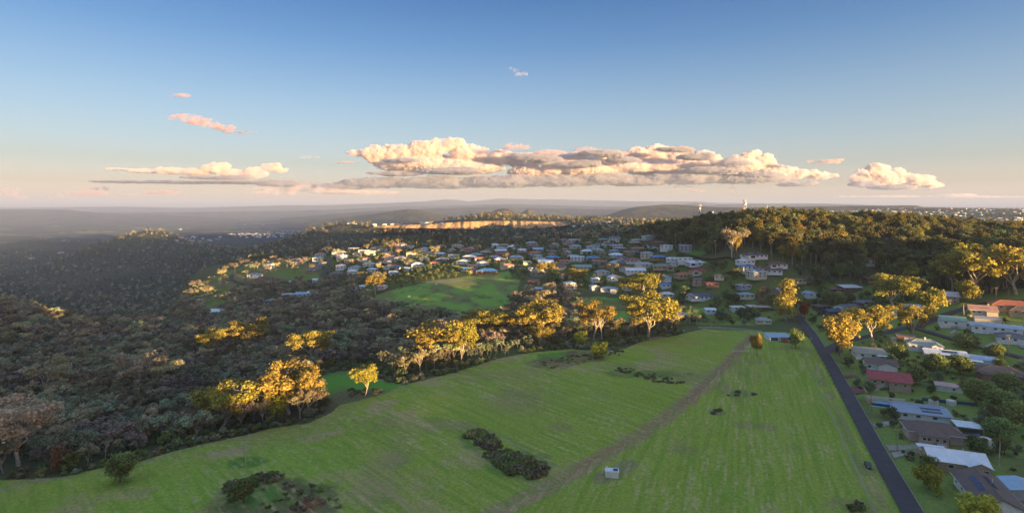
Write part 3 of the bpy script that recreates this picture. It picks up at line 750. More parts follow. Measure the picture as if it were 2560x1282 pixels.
def roof_solid(b, x0, x1, y0, y1, z, kind, rise, t=0.16, mi=0):
    """a roof with thickness: kinds hip, gablex (ridge along x), gabley, flat, skillion"""
    if kind == 'flat':
        b.box(x0, x1, y0, y1, z, z + 0.28, mi); return
    if kind == 'skillion':
        lo = [(x0, y0, z), (x1, y0, z), (x1, y1, z + rise), (x0, y1, z + rise)]
        up = [(x, y, q + t) for x, y, q in lo]
        b.poly(lo[::-1], mi); b.poly(up, mi)
        for i in range(4): b.poly([lo[i], lo[(i + 1) % 4], up[(i + 1) % 4], up[i]], mi)
        return
    cx, cy = (x0 + x1) / 2, (y0 + y1) / 2
    if kind == 'gabley':
        A = [(x0, y0, z), (x1, y0, z), (x1, y1, z), (x0, y1, z)]; r0 = (cx, y0, z + rise); r1 = (cx, y1, z + rise)
        sl = [[A[1], A[2], r1, r0], [A[3], A[0], r0, r1]]
    elif kind == 'gablex':
        A = [(x0, y0, z), (x1, y0, z), (x1, y1, z), (x0, y1, z)]; r0 = (x0, cy, z + rise); r1 = (x1, cy, z + rise)
        sl = [[A[0], A[1], r1, r0], [A[2], A[3], r0, r1]]
    else:
        A = [(x0, y0, z), (x1, y0, z), (x1, y1, z), (x0, y1, z)]
        if (x1 - x0) >= (y1 - y0):
            h = (y1 - y0) / 2 * 0.98; r0 = (x0 + h, cy, z + rise); r1 = (x1 - h, cy, z + rise)
            sl = [[A[0], A[1], r1, r0], [A[2], A[3], r0, r1], [A[3], A[0], r0], [A[1], A[2], r1]]
        else:
            h = (x1 - x0) / 2 * 0.98; r0 = (cx, y0 + h, z + rise); r1 = (cx, y1 - h, z + rise)
            sl = [[A[1], A[2], r1, r0], [A[3], A[0], r0, r1], [A[0], A[1], r0], [A[2], A[3], r1]]
    for f in sl:
        b.poly([(x, y, q + t) for x, y, q in f], mi)
        b.poly([(x, y, q) for x, y, q in f][::-1], mi)
    for i in range(4):
        p, q = A[i], A[(i + 1) % 4]
        if kind == 'gabley' and i in (0, 2):
            r = r0 if i == 0 else r1
            for a_, b_ in ((p, r), (r, q)): b.poly([a_, b_, (b_[0], b_[1], b_[2] + t), (a_[0], a_[1], a_[2] + t)], mi)
        elif kind == 'gablex' and i in (1, 3):
            r = r1 if i == 1 else r0
            for a_, b_ in ((p, r), (r, q)): b.poly([a_, b_, (b_[0], b_[1], b_[2] + t), (a_[0], a_[1], a_[2] + t)], mi)
        else: b.poly([p, q, (q[0], q[1], q[2] + t), (p[0], p[1], p[2] + t)], mi)

def wall_solid(b, x0, x1, y0, y1, z0, z1, kind, rise, oh, mi=0):
    b.box(x0, x1, y0, y1, z0, z1, mi)
    cx, cy = (x0 + x1) / 2, (y0 + y1) / 2
    if kind == 'gabley':
        s = rise * ((x1 - x0) / 2) / ((x1 - x0) / 2 + oh)
        for y, fl in ((y0, 1), (y1, -1)):
            q = [(x0, y, z1), (x1, y, z1), (cx, y, z1 + s)]; b.poly(q if fl > 0 else q[::-1], mi)
    if kind == 'gablex':
        s = rise * ((y1 - y0) / 2) / ((y1 - y0) / 2 + oh)
        for x, fl in ((x1, 1), (x0, -1)):
            q = [(x, y0, z1), (x, y1, z1), (x, cy, z1 + s)]; b.poly(q if fl > 0 else q[::-1], mi)
    if kind == 'skillion':
        b.poly([(x0, y0, z1), (x0, y1, z1), (x0, y1, z1 + rise)], mi); b.poly([(x1, y0, z1), (x1, y1, z1 + rise), (x1, y1, z1)], mi)
        b.poly([(x0, y1, z1), (x1, y1, z1), (x1, y1, z1 + rise), (x0, y1, z1 + rise)], mi)

def windows(parent, x0, x1, y0, y1, zb, wallname, sides, sill=0.95, hh=1.25, ww=1.7, storeys=1, sh=2.7, frames=True, panes=1):
    for st in range(storeys):
        zc = zb + st * sh + sill + hh / 2
        for sd, spots in sides.items():
            for s in spots:
                if sd in 'SN':
                    x = x0 + (x1 - x0) * s; y = (y0 - 0.0) if sd == 'S' else y1
                    c = (x, y, zc); sz = (ww, 0.10, hh)
                else:
                    y = y0 + (y1 - y0) * s; x = x0 if sd == 'W' else x1
                    c = (x, y, zc); sz = (0.10, ww, hh)
                if frames:
                    fr = boxpart('window', parent, c, sz, frame_m)
                    p = add('pane', unit_box_mesh('pane_' + glass.name, glass), fr, (0, 0, 0))
                    p.scale = (0.86, 1.25, 0.84) if sd in 'SN' else (1.25, 0.86, 0.84)
                else:
                    boxpart('window', parent, c, sz, glass)

def PR(px, py, h=3.5, zmin=120):
    """like P, but for a point h above the ground"""
    u = (px - CX) / F_PX; v = (py - HY) / F_PX
    g = height(u * _ZG, _ZG) + h - (CAM_H - v * _ZG)
    g[_ZG < zmin] = -1
    k = int(np.argmax(g > 0)); z = _ZG[k]
    x = u * z
    return Vector((x, z, hgt(x, z)))

def house(name, loc, rz, w, d, wallc, roofc, kind='hip', storeys=1, rise=None, oh=0.6, wings=(), sides=None, sh=2.8, stump=0.35, chimney=None, door=None, detail=True, trim=None, **kw):
    """local x runs left-right, -y is the side towards the camera when rz is 0"""
    root = empty(name, loc, rz, **kw)
    sh = sh * 0.92
    zb = stump; zt = stump + storeys * sh
    rise = rise if rise is not None else 0.22 * min(w, d)
    if 'street' in kw.get('group', ''): rise *= 1.3; d *= 1.1
    b = MB(); wall_solid(b, -w / 2, w / 2, -d / 2, d / 2, -1.6, zt, kind, rise, oh)
    r = MB()
    roof_solid(r, -w / 2 - oh, w / 2 + oh, -d / 2 - oh, d / 2 + oh, zt - 0.02, kind, rise)
    for (x0, x1, y0, y1, k2, r2, dz) in wings:
        wall_solid(b, x0, x1, y0, y1, -1.6, zt + dz, k2, r2, oh)
        roof_solid(r, x0 - oh, x1 + oh, y0 - oh, y1 + oh, zt + dz - 0.03, k2, r2)
    b.build('wall', wmat(wallc), root)
    ro = r.build('roof', rmat(roofc), root)
    if 'street' in kw.get('group', '') and kind in ('hip', 'gablex', 'gabley'):
        g = MB(); X0, X1, Y0, Y1 = -w / 2 - oh, w / 2 + oh, -d / 2 - oh, d / 2 + oh; zr = zt + rise + 0.16
        if kind == 'gablex': g.tube((X0, 0, zr), (X1, 0, zr), 0.12, n=6)
        elif kind == 'gabley': g.tube((0, Y0, zr), (0, Y1, zr), 0.12, n=6)
        else:
            k_ = (Y1 - Y0) / 2 * 0.98 if (X1 - X0) >= (Y1 - Y0) else (X1 - X0) / 2 * 0.98
            ra, rb = ((X0 + k_, 0), (X1 - k_, 0)) if (X1 - X0) >= (Y1 - Y0) else ((0, Y0 + k_), (0, Y1 - k_))
            g.tube((*ra, zr), (*rb, zr), 0.12, n=6)
            for cx_, cy_ in ((X0, Y0), (X0, Y1), (X1, Y0), (X1, Y1)):
                e_ = min((ra, rb), key=lambda q: math.hypot(q[0] - cx_, q[1] - cy_)); g.tube((cx_, cy_, zt + 0.16), (*e_, zr), 0.11, n=6)
        g.build('ridge_cap', rmat(roofc), ro)
        b_ = MB(); b_.tube((w * 0.18, d * 0.12, zt + 0.3), (w * 0.18, d * 0.12, zt + rise + 0.5), 0.09, n=8); b_.build('vent_pipe', fascia_m, ro)
    if trim is not None and kind != 'flat':
        g = MB(); X0, X1, Y0, Y1 = -w / 2 - oh, w / 2 + oh, -d / 2 - oh, d / 2 + oh
        for a_, c_ in (((X0, Y0), (X1, Y0)), ((X1, Y0), (X1, Y1)), ((X1, Y1), (X0, Y1)), ((X0, Y1), (X0, Y0))):
            if kind == 'gablex' and a_[0] == c_[0]: continue
            if kind == 'gabley' and a_[1] == c_[1]: continue
            g.tube((a_[0], a_[1], zt + 0.06), (c_[0], c_[1], zt + 0.06), 0.09, n=6)
        g.build('gutter', trim, ro)
    if sides is None: sides = {'S': (0.2, 0.5, 0.8), 'W': (0.35, 0.7), 'E': (0.5,)}
    windows(root, -w / 2, w / 2, -d / 2, d / 2, zb, wallc, sides, storeys=storeys, sh=sh, frames=detail, ww=min(1.8, w * 0.13) if storeys == 1 else min(1.6, w * 0.13))
    if door: boxpart('door', root, (door, -d / 2, zb + 1.02), (0.95, 0.12, 2.04), door_m)
    if chimney:
        c = MB(); c.box(chimney[0] - 0.45, chimney[0] + 0.45, chimney[1] - 0.4, chimney[1] + 0.4, zt, zt + rise + 1.2); c.box(chimney[0] - 0.53, chimney[0] + 0.53, chimney[1] - 0.48, chimney[1] + 0.48, zt + rise + 1.2, zt + rise + 1.35)
        c.build('chimney', wmat(wallc), ro)
    root['zt'] = zt; root['rise'] = rise
    FOOT.append((loc[0], loc[1], 0.46 * max(w, d) + 1.2)); FOOT.append((loc[0] * 0.982, loc[1] - 0.5 * d - 4.5, 0.46 * w + 1.5))
    return root
def forget(*objs):
    for o in objs:
        for k in ('zt', 'rise'):
            if k in o: del o[k]

def solar(parent, x0, y0, nx, ny, z_of, slope, along='x', pw=1.05, pl=1.65, tilt_sign=1):
    """rows of panels lying on one roof slope; slope in radians about x (ridge along x) or about y"""
    for i in range(nx):
        for j in range(ny):
            if along == 'x':
                x = x0 + i * (pw + 0.04); y = y0 + j * (pl * math.cos(slope) + 0.05)
                o = boxpart('solar_panel', parent, (x, y, z_of(x, y) + 0.24), (pw, pl, 0.05), solar_m, (slope * tilt_sign, 0, 0))
            else:
                y = y0 + i * (pw + 0.04); x = x0 + j * (pl * math.cos(slope) + 0.05)
                o = boxpart('solar_panel', parent, (x, y, z_of(x, y) + 0.24), (pl, pw, 0.05), solar_m, (0, -slope * tilt_sign, 0))

# ------------------------------------------------ houses of the middle distance: column, foot row, width in photo pixels, walls, roof, roof kind, storeys
MID = [
    (1329, 613, 27, 'cream', 'blue-grey', 'hip', 1), (1385, 602, 17, 'brick', 'red-brown', 'hip', 1), (1409, 604, 25, 'white', 'red-brown', 'hip', 1), (1510, 604, 24, 'cream', 'blue-grey', 'hip', 1),
    (1538, 605, 27, 'white', 'dark grey', 'gablex', 2), (1470, 613, 20, 'brick', 'orange', 'hip', 1), (1495, 617, 20, 'white', 'dark grey', 'hip', 1), (1517, 619, 22, 'cream', 'blue-grey', 'gablex', 1),
    (1624, 600, 31, 'white', 'white', 'flat', 2), (1439, 622, 29, 'cream', 'blue-grey', 'hip', 1), (1544, 620, 26, 'white', 'pink', 'gablex', 1), (1589, 613, 29, 'brown', 'tan', 'hip', 1),
    (1554, 627, 24, 'brick', 'blue-grey', 'hip', 1), (1575, 636, 29, 'yellow', 'orange', 'hip', 1), (1598, 637, 29, 'dark', 'navy', 'hip', 1), (1636, 621, 36, 'white', 'navy', 'gablex', 1),
    (1669, 627, 31, 'white', 'white', 'flat', 2), (1716, 631, 29, 'grey', 'grey', 'skillion', 2), (1467, 634, 29, 'white', 'silver', 'hip', 1), (1620, 646, 31, 'cream', 'blue-grey', 'hip', 2),
    (1647, 651, 35, 'brick', 'bright blue', 'hip', 1), (1415, 629, 16, 'tan', 'salmon', 'hip', 1), (1378, 642, 20, 'pink', 'orange', 'hip', 1), (1444, 654, 35, 'white', 'white', 'flat', 2),
    (1484, 652, 35, 'cream', 'bright blue', 'hip', 1), (1497, 631, 26, 'cream', 'grey', 'hip', 1), (1542, 644, 36, 'white', 'white', 'hip', 1), (1556, 652, 33, 'tan', 'purple-grey', 'hip', 1),
    (1587, 658, 39, 'white', 'red', 'hip', 1), (1382, 651, 35, 'red brick', 'bright blue', 'hip', 1), (1345, 646, 22, 'cream', 'teal', 'hip', 1), (1364, 662, 39, 'white', 'white', 'gablex', 1),
    (1349, 655, 33, 'cream', 'green-grey', 'hip', 1), (1317, 663, 18, 'cream', 'green', 'gablex', 1), (1335, 677, 31, 'white', 'navy', 'hip', 1), (1355, 680, 26, 'white', 'red', 'hip', 1),
    (1458, 675, 43, 'cream', 'green', 'gablex', 1), (1683, 657, 30, 'white', 'white', 'hip', 1), (1714, 662, 36, 'white', 'white', 'flat', 2), (1612, 670, 46, 'cream', 'grey', 'hip', 1),
    (1567, 678, 29, 'white', 'orange', 'hip', 1), (1590, 686, 50, 'white', 'silver', 'gablex', 1), (1661, 677, 50, 'tan', 'olive', 'hip', 1), (1687, 667, 20, 'white', 'grey', 'hip', 1),
    (1743, 668, 45, 'white', 'silver', 'hip', 1), (1751, 687, 44, 'cream', 'red', 'hip', 1), (1507, 688, 34, 'white', 'green-grey', 'hip', 1), (1413, 695, 25, 'cream', 'orange', 'hip', 1),
    (1337, 711, 29, 'brown', 'brown', 'gablex', 1), (1540, 702, 36, 'white', 'silver', 'gabley', 1), (1659, 704, 44, 'white', 'blue-grey', 'hip', 1), (1714, 698, 44, 'tan', 'orange', 'hip', 1),
    (1425, 723, 29, 'white', 'white', 'hip', 2), (1487, 706, 20, 'white', 'silver', 'gablex', 1), (1525, 731, 41, 'white', 'blue-grey', 'hip', 1), (1570, 727, 27, 'cream', 'tan', 'gabley', 1),
    (1487, 725, 16, 'white', 'cream', 'gabley', 1), (1349, 731, 20, 'tan', 'light blue', 'gablex', 1), (1665, 721, 25, 'white', 'bright blue', 'hip', 1), (1669, 745, 33, 'cream', 'silver', 'hip', 1),
    (1749, 715, 30, 'tan', 'purple-grey', 'hip', 2), (1783, 721, 33, 'brick', 'orange', 'hip', 1), (1751, 753, 60, 'white', 'navy', 'gablex', 1), (1696, 796, 45, 'grey', 'light blue', 'hip', 1),
    (1777, 785, 26, 'white', 'silver', 'gablex', 1), (1579, 698, 20, 'brick', 'cream', 'gabley', 1),
    (1890, 655, 58, 'white', 'dark grey', 'hip', 1), (1867, 669, 39, 'white', 'silver', 'hip', 1), (1871, 688, 37, 'cream', 'bright blue', 'hip', 2), (1895, 705, 43, 'cream', 'light blue', 'hip', 2),
    (1908, 686, 36, 'cream', 'red-brown', 'hip', 1), (1947, 678, 43, 'white', 'red-brown', 'hip', 1), (1939, 692, 37, 'white', 'brown', 'gablex', 1), (1801, 702, 24, 'cream', 'tan', 'gabley', 1),
    (1868, 750, 37, 'cream', 'teal', 'hip', 1), (1862, 729, 33, 'grey', 'grey', 'hip', 1), (1848, 778, 35, 'white', 'white', 'flat', 1), (1900, 778, 50, 'brown', 'cream', 'flat', 1),
    (1998, 715, 37, 'tan', 'tan', 'flat', 1), (2031, 747, 34, 'white', 'light blue', 'gabley', 1), (2100, 735, 35, 'brown', 'red-brown', 'hip', 1), (2131, 731, 47, 'brown', 'white', 'skillion', 1),
    (2184, 709, 29, 'brown', 'red-brown', 'hip', 1), (2176, 667, 25, 'white', 'orange', 'hip', 2), (2060, 776, 39, 'brown', 'brown', 'hip', 1), (2131, 779, 62, 'white', 'dark grey', 'gablex', 1),
    (2086, 788, 43, 'dark', 'navy', 'gablex', 1), (2164, 766, 47, 'brown', 'dark grey', 'hip', 1),
    (883, 629, 23, 'cream', 'cream', 'flat', 2), (909, 636, 26, 'white', 'white', 'flat', 2), (926, 638, 26, 'cream', 'white', 'flat', 2), (893, 640, 21, 'cream', 'tan', 'hip', 1),
    (909, 653, 29, 'white', 'orange', 'hip', 1), (873, 657, 23, 'tan', 'tan', 'hip', 1), (885, 675, 30, 'white', 'grey', 'gabley', 1), (922, 667, 29, 'white', 'cream', 'hip', 1),
    (966, 658, 39, 'white', 'dark grey', 'hip', 1), (995, 675, 26, 'white', 'navy', 'gablex', 1), (1001, 651, 29, 'cream', 'grey', 'hip', 1), (973, 639, 29, 'tan', 'purple-grey', 'hip', 1),
    (995, 631, 18, 'brick', 'orange', 'hip', 1), (1002, 620, 26, 'white', 'salmon', 'hip', 2), (1027, 642, 23, 'cream', 'tan', 'hip', 2), (1026, 621, 18, 'white', 'grey', 'gablex', 1),
    (1069, 638, 23, 'cream', 'grey', 'gabley', 1), (1061, 652, 23, 'white', 'blue-grey', 'hip', 1), (1063, 612, 26, 'white', 'white', 'flat', 1), (1090, 615, 29, 'tan', 'salmon', 'hip', 1),
    (1143, 620, 29, 'cream', 'tan', 'hip', 1), (1168, 630, 37, 'pink', 'red', 'hip', 1), (1129, 630, 18, 'cream', 'blue-grey', 'hip', 1), (1104, 655, 31, 'red brick', 'grey', 'hip', 1),
    (1237, 618, 24, 'white', 'silver', 'hip', 1), (1261, 618, 22, 'cream', 'salmon', 'hip', 1), (1287, 623, 35, 'white', 'white', 'hip', 1), (1221, 631, 24, 'brick', 'purple-grey', 'hip', 1),
    (930, 680, 24, 'white', 'silver', 'hip', 1), (879, 686, 25, 'white', 'white', 'hip', 1), (983, 688, 22, 'white', 'silver', 'gablex', 1), (1018, 678, 18, 'white', 'white', 'gablex', 1),
    (1219, 685, 47, 'brick', 'bright blue', 'hip', 1), (1186, 684, 22, 'tan', 'brown', 'hip', 1), (1162, 679, 15, 'white', 'light blue', 'gablex', 1), (1182, 672, 25, 'tan', 'salmon', 'gablex', 1),
    (1268, 672, 35, 'cream', 'salmon', 'hip', 1), (897, 724, 31, 'white', 'silver', 'hip', 1), (853, 731, 30, 'white', 'light blue', 'gablex', 1), (955, 724, 20, 'white', 'silver', 'gablex', 1),
    (634, 696, 32, 'white', 'blue-grey', 'hip', 1), (671, 672, 23, 'white', 'silver', 'gablex', 2), (742, 661, 37, 'white', 'salmon', 'hip', 2), (800, 641, 27, 'white', 'salmon', 'hip', 1),
    (793, 655, 23, 'white', 'white', 'flat', 2), (806, 663, 17, 'cream', 'tan', 'hip', 1), (791, 672, 31, 'grey', 'navy', 'hip', 1), (777, 683, 24, 'brick', 'dark grey', 'hip', 1),
    (822, 633, 23, 'cream', 'cream', 'flat', 2), (847, 641, 29, 'white', 'white', 'hip', 2), (855, 649, 24, 'white', 'white', 'flat', 2), (851, 676, 22, 'white', 'white', 'hip', 2),
    (839, 692, 31, 'grey', 'purple-grey', 'hip', 1), (683, 759, 35, 'white', 'blue-grey', 'hip', 1), (654, 774, 21, 'white', 'silver', 'gabley', 2), (716, 748, 25, 'white', 'white', 'flat', 2),
    (750, 749, 33, 'white', 'light blue', 'skillion', 2), (783, 741, 33, 'white', 'silver', 'gablex', 1), (537, 792, 40, 'white', 'white', 'skillion', 2), (630, 764, 23, 'grey', 'bright blue', 'gablex', 1),
    (730, 713, 14, 'tan', 'light blue', 'gablex', 1), (830, 707, 17, 'white', 'red', 'gablex', 1), (789, 707, 16, 'white', 'silver', 'gablex', 1), (501, 758, 15, 'cream', 'pink', 'gablex', 1),
    (1120, 806, 24, 'brown', 'tan', 'hip', 1), (1128, 797, 20, 'brick', 'brown', 'gablex', 1), (2232, 612, 50, 'tan', 'navy', 'hip', 1), (2300, 612, 30, 'tan', 'navy', 'gablex', 1),
]
rh = random.Random(5)
mid_info = []
N_DRAWN = len(MID)
taken = [P(m_[0], m_[1], 380) for m_ in MID]
rf_ = random.Random(19)
FILL_REG = [(830, 640), (900, 618), (1010, 610), (1200, 612), (1330, 606), (1560, 600), (1650, 612), (1740, 650), (1830, 672), (1960, 690), (1990, 735), (1880, 765), (1800, 760), (1700, 745), (1600, 720), (1480, 715), (1330, 690), (1240, 668), (1080, 668), (960, 690), (860, 690)]
tries = 0
while len(MID) < N_DRAWN + 75 and tries < 1500:
    tries += 1
    fx, fy = rf_.uniform(830, 1990), rf_.uniform(604, 765)
    if not in_poly(np.array([fx]), np.array([fy]), FILL_REG)[0]: continue
    q = P(fx, fy, 380)
    if min((q - t_).length for t_ in taken) < 21 or any(np.hypot(ln[:, 0] - q.x, ln[:, 1] - q.y).min() < 11 for ln, hw in LINES.values()): continue
    taken.append(q)
    MID.append((fx, fy, rf_.uniform(13, 19) * F_PX / q.y, rf_.choice(['white', 'cream', 'white', 'brick', 'tan', 'grey']), rf_.choice(['silver', 'grey', 'blue-grey', 'orange', 'red-brown', 'white', 'dark grey', 'salmon', 'light blue', 'tan', 'green-grey']), rf_.choice(['hip', 'hip', 'gablex', 'gabley']), 1))
for (px, py, wp, wc, rc, kd, st) in MID:
    p = P(px, py, 380)
    z = p.y
    w = min(max(0.98 * wp * z / F_PX, 8.5), 25)
    d = min(max(w * rh.uniform(0.55, 0.75), 7), 12.5)
    rz = rh.uniform(-0.45, 0.3) + 0.15 * (p.x / z)
    p = Vector((p.x, p.y + d * 0.4, 0)); p.z = hgt(p.x, p.y) + 0.3
    wings = []
    if kd == 'hip' and w > 14 and rh.random() < 0.7:
        s = rh.choice((-1, 1)); ww = w * 0.36
        x0 = -w / 2 if s < 0 else w / 2 - ww
        wings = [(x0, x0 + ww, -d / 2 - rh.uniform(2, 3.5), 0, rh.choice(('hip', 'gabley')), 0.22 * ww, 0.0)]
    if kd == 'flat' and rh.random() < 0.7:
        wings = [(-w / 2, w * 0.1, -d / 2 - 2.0, 0, 'flat', 0, -2.7)] if st == 2 else []
    filler = len(mid_info) >= N_DRAWN
    ns = 2 if filler else max(2, int(w / 4.2))
    sd = {'S': (0.3, 0.7)} if filler else {'S': [(i + 0.5) / ns for i in range(ns)], 'E': (0.4,), 'W': (0.6,)}
    hname = {1: 'house', 2: 'two_storey_house'}[st]
    h = house(hname, p, rz, w, d, wc, rc, kd, st, 0.2 * min(w, d) if kd != 'skillion' else 1.4, 0.55, wings, sd, detail=False, cat='house', group='houses of the hillside suburb')
    if wings and kd == 'hip':
        x0, x1, y0 = wings[0][0], wings[0][1], wings[0][2]
        boxpart('garage_door' if rh.random() < 0.6 else 'window', h, ((x0 + x1) / 2, y0, 0.35 + 1.1), ((x1 - x0) * 0.6, 0.1, 2.0), garage_m if rh.random() < 0.6 else glass)
    if rh.random() < 0.22 and kd == 'hip':
        sl = math.atan2(h['rise'], d / 2 + 0.55)
        solar(h, -1.5, -d * 0.22, 4, 1, lambda x, y, h=h, d=d: h['zt'] + (y + d / 2 + 0.55) * math.tan(sl), sl)
    forget(h)
    mid_info.append((h, px, py, wc, rc, kd, st))
# labels: what it looks like, then the neighbour that tells it apart
def look(i, short=False):
    h, px, py, wc, rc, kd, st = mid_info[i]
    rf = {'flat': 'flat ', 'hip': '', 'gablex': 'gabled ', 'gabley': 'gabled ', 'skillion': 'sloping '}[kd]
    if short: return f"{rc}-roofed {wc} house"
    return f"{'two-storey ' if st == 2 else ''}{wc}-walled house with {rf}{rc} roof"
used = {}
for i, (h, px, py, wc, rc, kd, st) in enumerate(mid_info):
    near = sorted(range(len(mid_info)), key=lambda j: math.hypot(mid_info[j][1] - px, 2.2 * (mid_info[j][2] - py)))[1:7]
    done = False
    for j in near:
        dx, dy = px - mid_info[j][1], py - mid_info[j][2]
        rel = ('right of' if dx > 0 else 'left of') if abs(dx) > 1.6 * abs(dy) else ('in front of' if dy > 0 else 'behind')
        lab = f"{look(i)} {rel} {look(j, True)}"
        if lab not in used: used[lab] = i; h['label'] = lab; done = True; break
    if not done: h['label'] = look(i) + ' among the hillside suburb'

# ------------------------------------------------ the near street
RZ = -math.atan2(18, 45)
def near_house(name, px, py, h, rz=RZ, **k):
    p = PR(px, py, h); p.z = hgt(p.x, p.y) + 0.1
    return p
def deck(parent, x0, x1, y0, y1, z, mat, posts=True, t=0.12, name='carport_roof', pitch=0.0):
    r = MB(); roof_solid(r, x0, x1, y0, y1, z, 'skillion', pitch or 0.15, t); o = r.build(name, mat, parent)
    if posts:
        for x, y in ((x0 + 0.15, y0 + 0.15), (x1 - 0.15, y0 + 0.15), (x0 + 0.15, y1 - 0.15), (x1 - 0.15, y1 - 0.15)):
            boxpart('post', parent, (x, y, z / 2 - 0.4), (0.12, 0.12, z + 0.8), fascia_m)
    return o
white_gutter = plain('white_gutter', (0.74, 0.74, 0.72), 0.5, var=0.04)
red_trim = plain('red_trim', (0.38, 0.07, 0.05), 0.5)

# bottom right: long tiled gable with solar rows
p = near_house('', 2470, 1222, 4.5)
h = house('house', p, RZ, 11.5, 20, 'white', 'brown', 'gabley', 1, 2.2, 0.8, sides={'S': (0.25, 0.7), 'W': (0.15, 0.4, 0.65, 0.88)}, sh=3.2, trim=white_gutter,
          label='white house with long grey-brown tiled gable roof carrying two rows of solar panels', cat='house', group='houses along the near street')
sl = math.atan2(h['rise'], 11.5 / 2 + 0.8)
solar(h, -2.6, -3.2, 9, 1, lambda x, y: h['zt'] + (11.5 / 2 + 0.8 - abs(x)) * math.tan(sl), sl, 'y')
solar(h, 1.1, -2.2, 8, 1, lambda x, y: h['zt'] + (11.5 / 2 + 0.8 - abs(x)) * math.tan(sl), sl, 'y', tilt_sign=-1)
for y in (-10.05,):
    boxpart('sliding_door', h, (2.6, y, 1.5), (3.0, 0.12, 2.2), glass); boxpart('mullion', h, (2.6, y - 0.08, 1.5), (0.08, 0.06, 2.2), frame_m)
boxpart('air_conditioner', h, (-2.8, -10.35, 0.75), (0.9, 0.4, 0.8), frame_m)
boxpart('patio', h, (2.4, -12.0, 0.02), (5.5, 3.6, 0.3), concrete)
forget(h)
# silver roofed brick house
p = near_house('', 2385, 1135, 4.5)
h = house('house', p, RZ, 17, 10.5, 'tan', 'silver', 'gablex', 1, 1.9, 0.7, wings=[(2.5, 8.5, -7.2, 0, 'gabley', 1.6, 0.0), (-8.5, -1.0, 4.5, 9.2, 'skillion', 0.3, -0.5)], sides={'W': (0.25, 0.65), 'S': (0.08, 0.35)}, sh=3.2, trim=white_gutter,
          label='tan brick house with silver metal roof and small front gable above white driveway', cat='house', group='houses along the near street')
windows(h, 2.5, 8.5, -7.2, 0, 0.35, 'tan', {'S': (0.3, 0.75)})
boxpart('door', h, (0.6, -5.28, 1.45), (1.6, 0.14, 2.1), garage_m)
boxpart('air_conditioner', h, (9.0, -3.6, 0.7), (0.4, 0.9, 0.8), frame_m)
forget(h)
# brown hip house with silver carport
p = near_house('', 2330, 1068, 4.8)
h = house('house', p, RZ, 18, 9, 'pink', 'brown', 'hip', 1, 2.2, 0.8, wings=[(-6, 3, -8.8, 0, 'hip', 2.1, 0.0)], sides={'W': (0.4,), 'E': (0.6,)}, sh=3.0, stump=0.9, trim=white_gutter,
          label='house with brown tiled hip roof and pinkish walls beside the silver carport', cat='house', group='houses along the near street')
windows(h, -6, 3, -8.8, 0, 0.9, 'pink', {'S': (0.13, 0.3, 0.6, 0.86), 'W': (0.3, 0.7)}, ww=1.3)
boxpart('garage_door', h, (0.8, -8.86, 0.3), (3.0, 0.12, 1.9), garage_m)
forget(h)
p2 = PR(2418, 1062, 3.0); p2.z = hgt(p2.x, p2.y)
cp = empty('carport', p2, RZ, label='double carport with silver roof above the two parked cars', cat='carport')
deck(cp, -4.6, 4.6, -3.6, 3.6, 2.9, rmat('silver'), pitch=0.35)
boxpart('back_wall', cp, (0, 3.3, 1.2), (9.0, 0.15, 3.0), garage_m); boxpart('garage_door', cp, (-2.2, 2.6, 1.2), (3.6, 0.1, 2.3), wmat('grey')); boxpart('garage_door', cp, (2.2, 2.6, 1.2), (3.6, 0.1, 2.3), wmat('grey'))
FOOT.append((p2.x, p2.y, 7))
# grey low gable with solar, pool behind
p = near_house('', 2297, 1017, 4.2)
h = house('house', p, RZ, 19, 12.5, 'tan', 'blue-grey', 'gablex', 1, 1.1, 1.1, sides={'W': (0.3, 0.7), 'S': (0.15, 0.4, 0.72)}, sh=3.0, trim=red_trim,
          label='brick house with broad pale grey metal roof and red gutter beside the pool', cat='house', group='houses along the near street')
h.children[1].data.materials[0] = rmat('silver')
sl = math.atan2(h['rise'], 12.5 / 2 + 1.1)
for yy in (-4.9, -2.3):
    solar(h, 0.3, yy, 7, 1, lambda x, y: h['zt'] + (12.5 / 2 + 1.1 - abs(y)) * math.tan(sl), sl, 'x')
for x in (-10.2, 10.2): boxpart('post', h, (x, -7.0, 1.5), (0.15, 0.15, 3.2), fascia_m)
forget(h)
# red roof house with stairs
p = near_house('', 2220, 940, 5.5)
h = house('house', p, RZ, 18, 9.5, 'tan', 'red', 'gablex', 1, 2.3, 0.9, wings=[(-1, 8, -7.5, 0, 'hip', 2.2, 0.0)], sides={'S': (0.12, 0.3), 'W': (0.5,)}, sh=3.0, stump=1.8, trim=red_trim,
          label='raised tan house with dark red metal roof and white front stairs', cat='house', group='houses along the near street')
windows(h, -1, 8, -7.5, 0, 1.8, 'tan', {'S': (0.3, 0.75)}, hh=0.9)
for k in range(9): boxpart('stair_step', h, (-3.2 - 0.32 * k, -6.2, 1.75 - 0.2 * k), (0.36, 1.4, 0.08), concrete)
for y in (-6.95, -5.45):
    b = MB(); b.tube((-3.0, y, 2.8), (-6.1, y, 1.0), 0.07, n=6); b.tube((-3.0, y, 1.7), (-6.1, y, 0.05), 0.09, n=6)
    for k in range(5): b.tube((-3.0 - 0.77 * k, y, 1.7 - 0.42 * k), (-3.0 - 0.77 * k, y, 2.8 - 0.45 * k), 0.04, n=5)
    b.build('stair_rail', white_gutter, h)
boxpart('landing', h, (-2.2, -6.0, 1.72), (2.2, 2.6, 0.14), concrete)
forget(h)
p2 = PR(2285, 945, 3.0); p2.z = hgt(p2.x, p2.y)
cp = empty('carport', p2, RZ, label='open white carport on posts behind the red roofed house', cat='carport')
deck(cp, -4.2, 4.2, -3.2, 3.2, 2.9, rmat('white'), pitch=0.3); FOOT.append((p2.x, p2.y, 6))
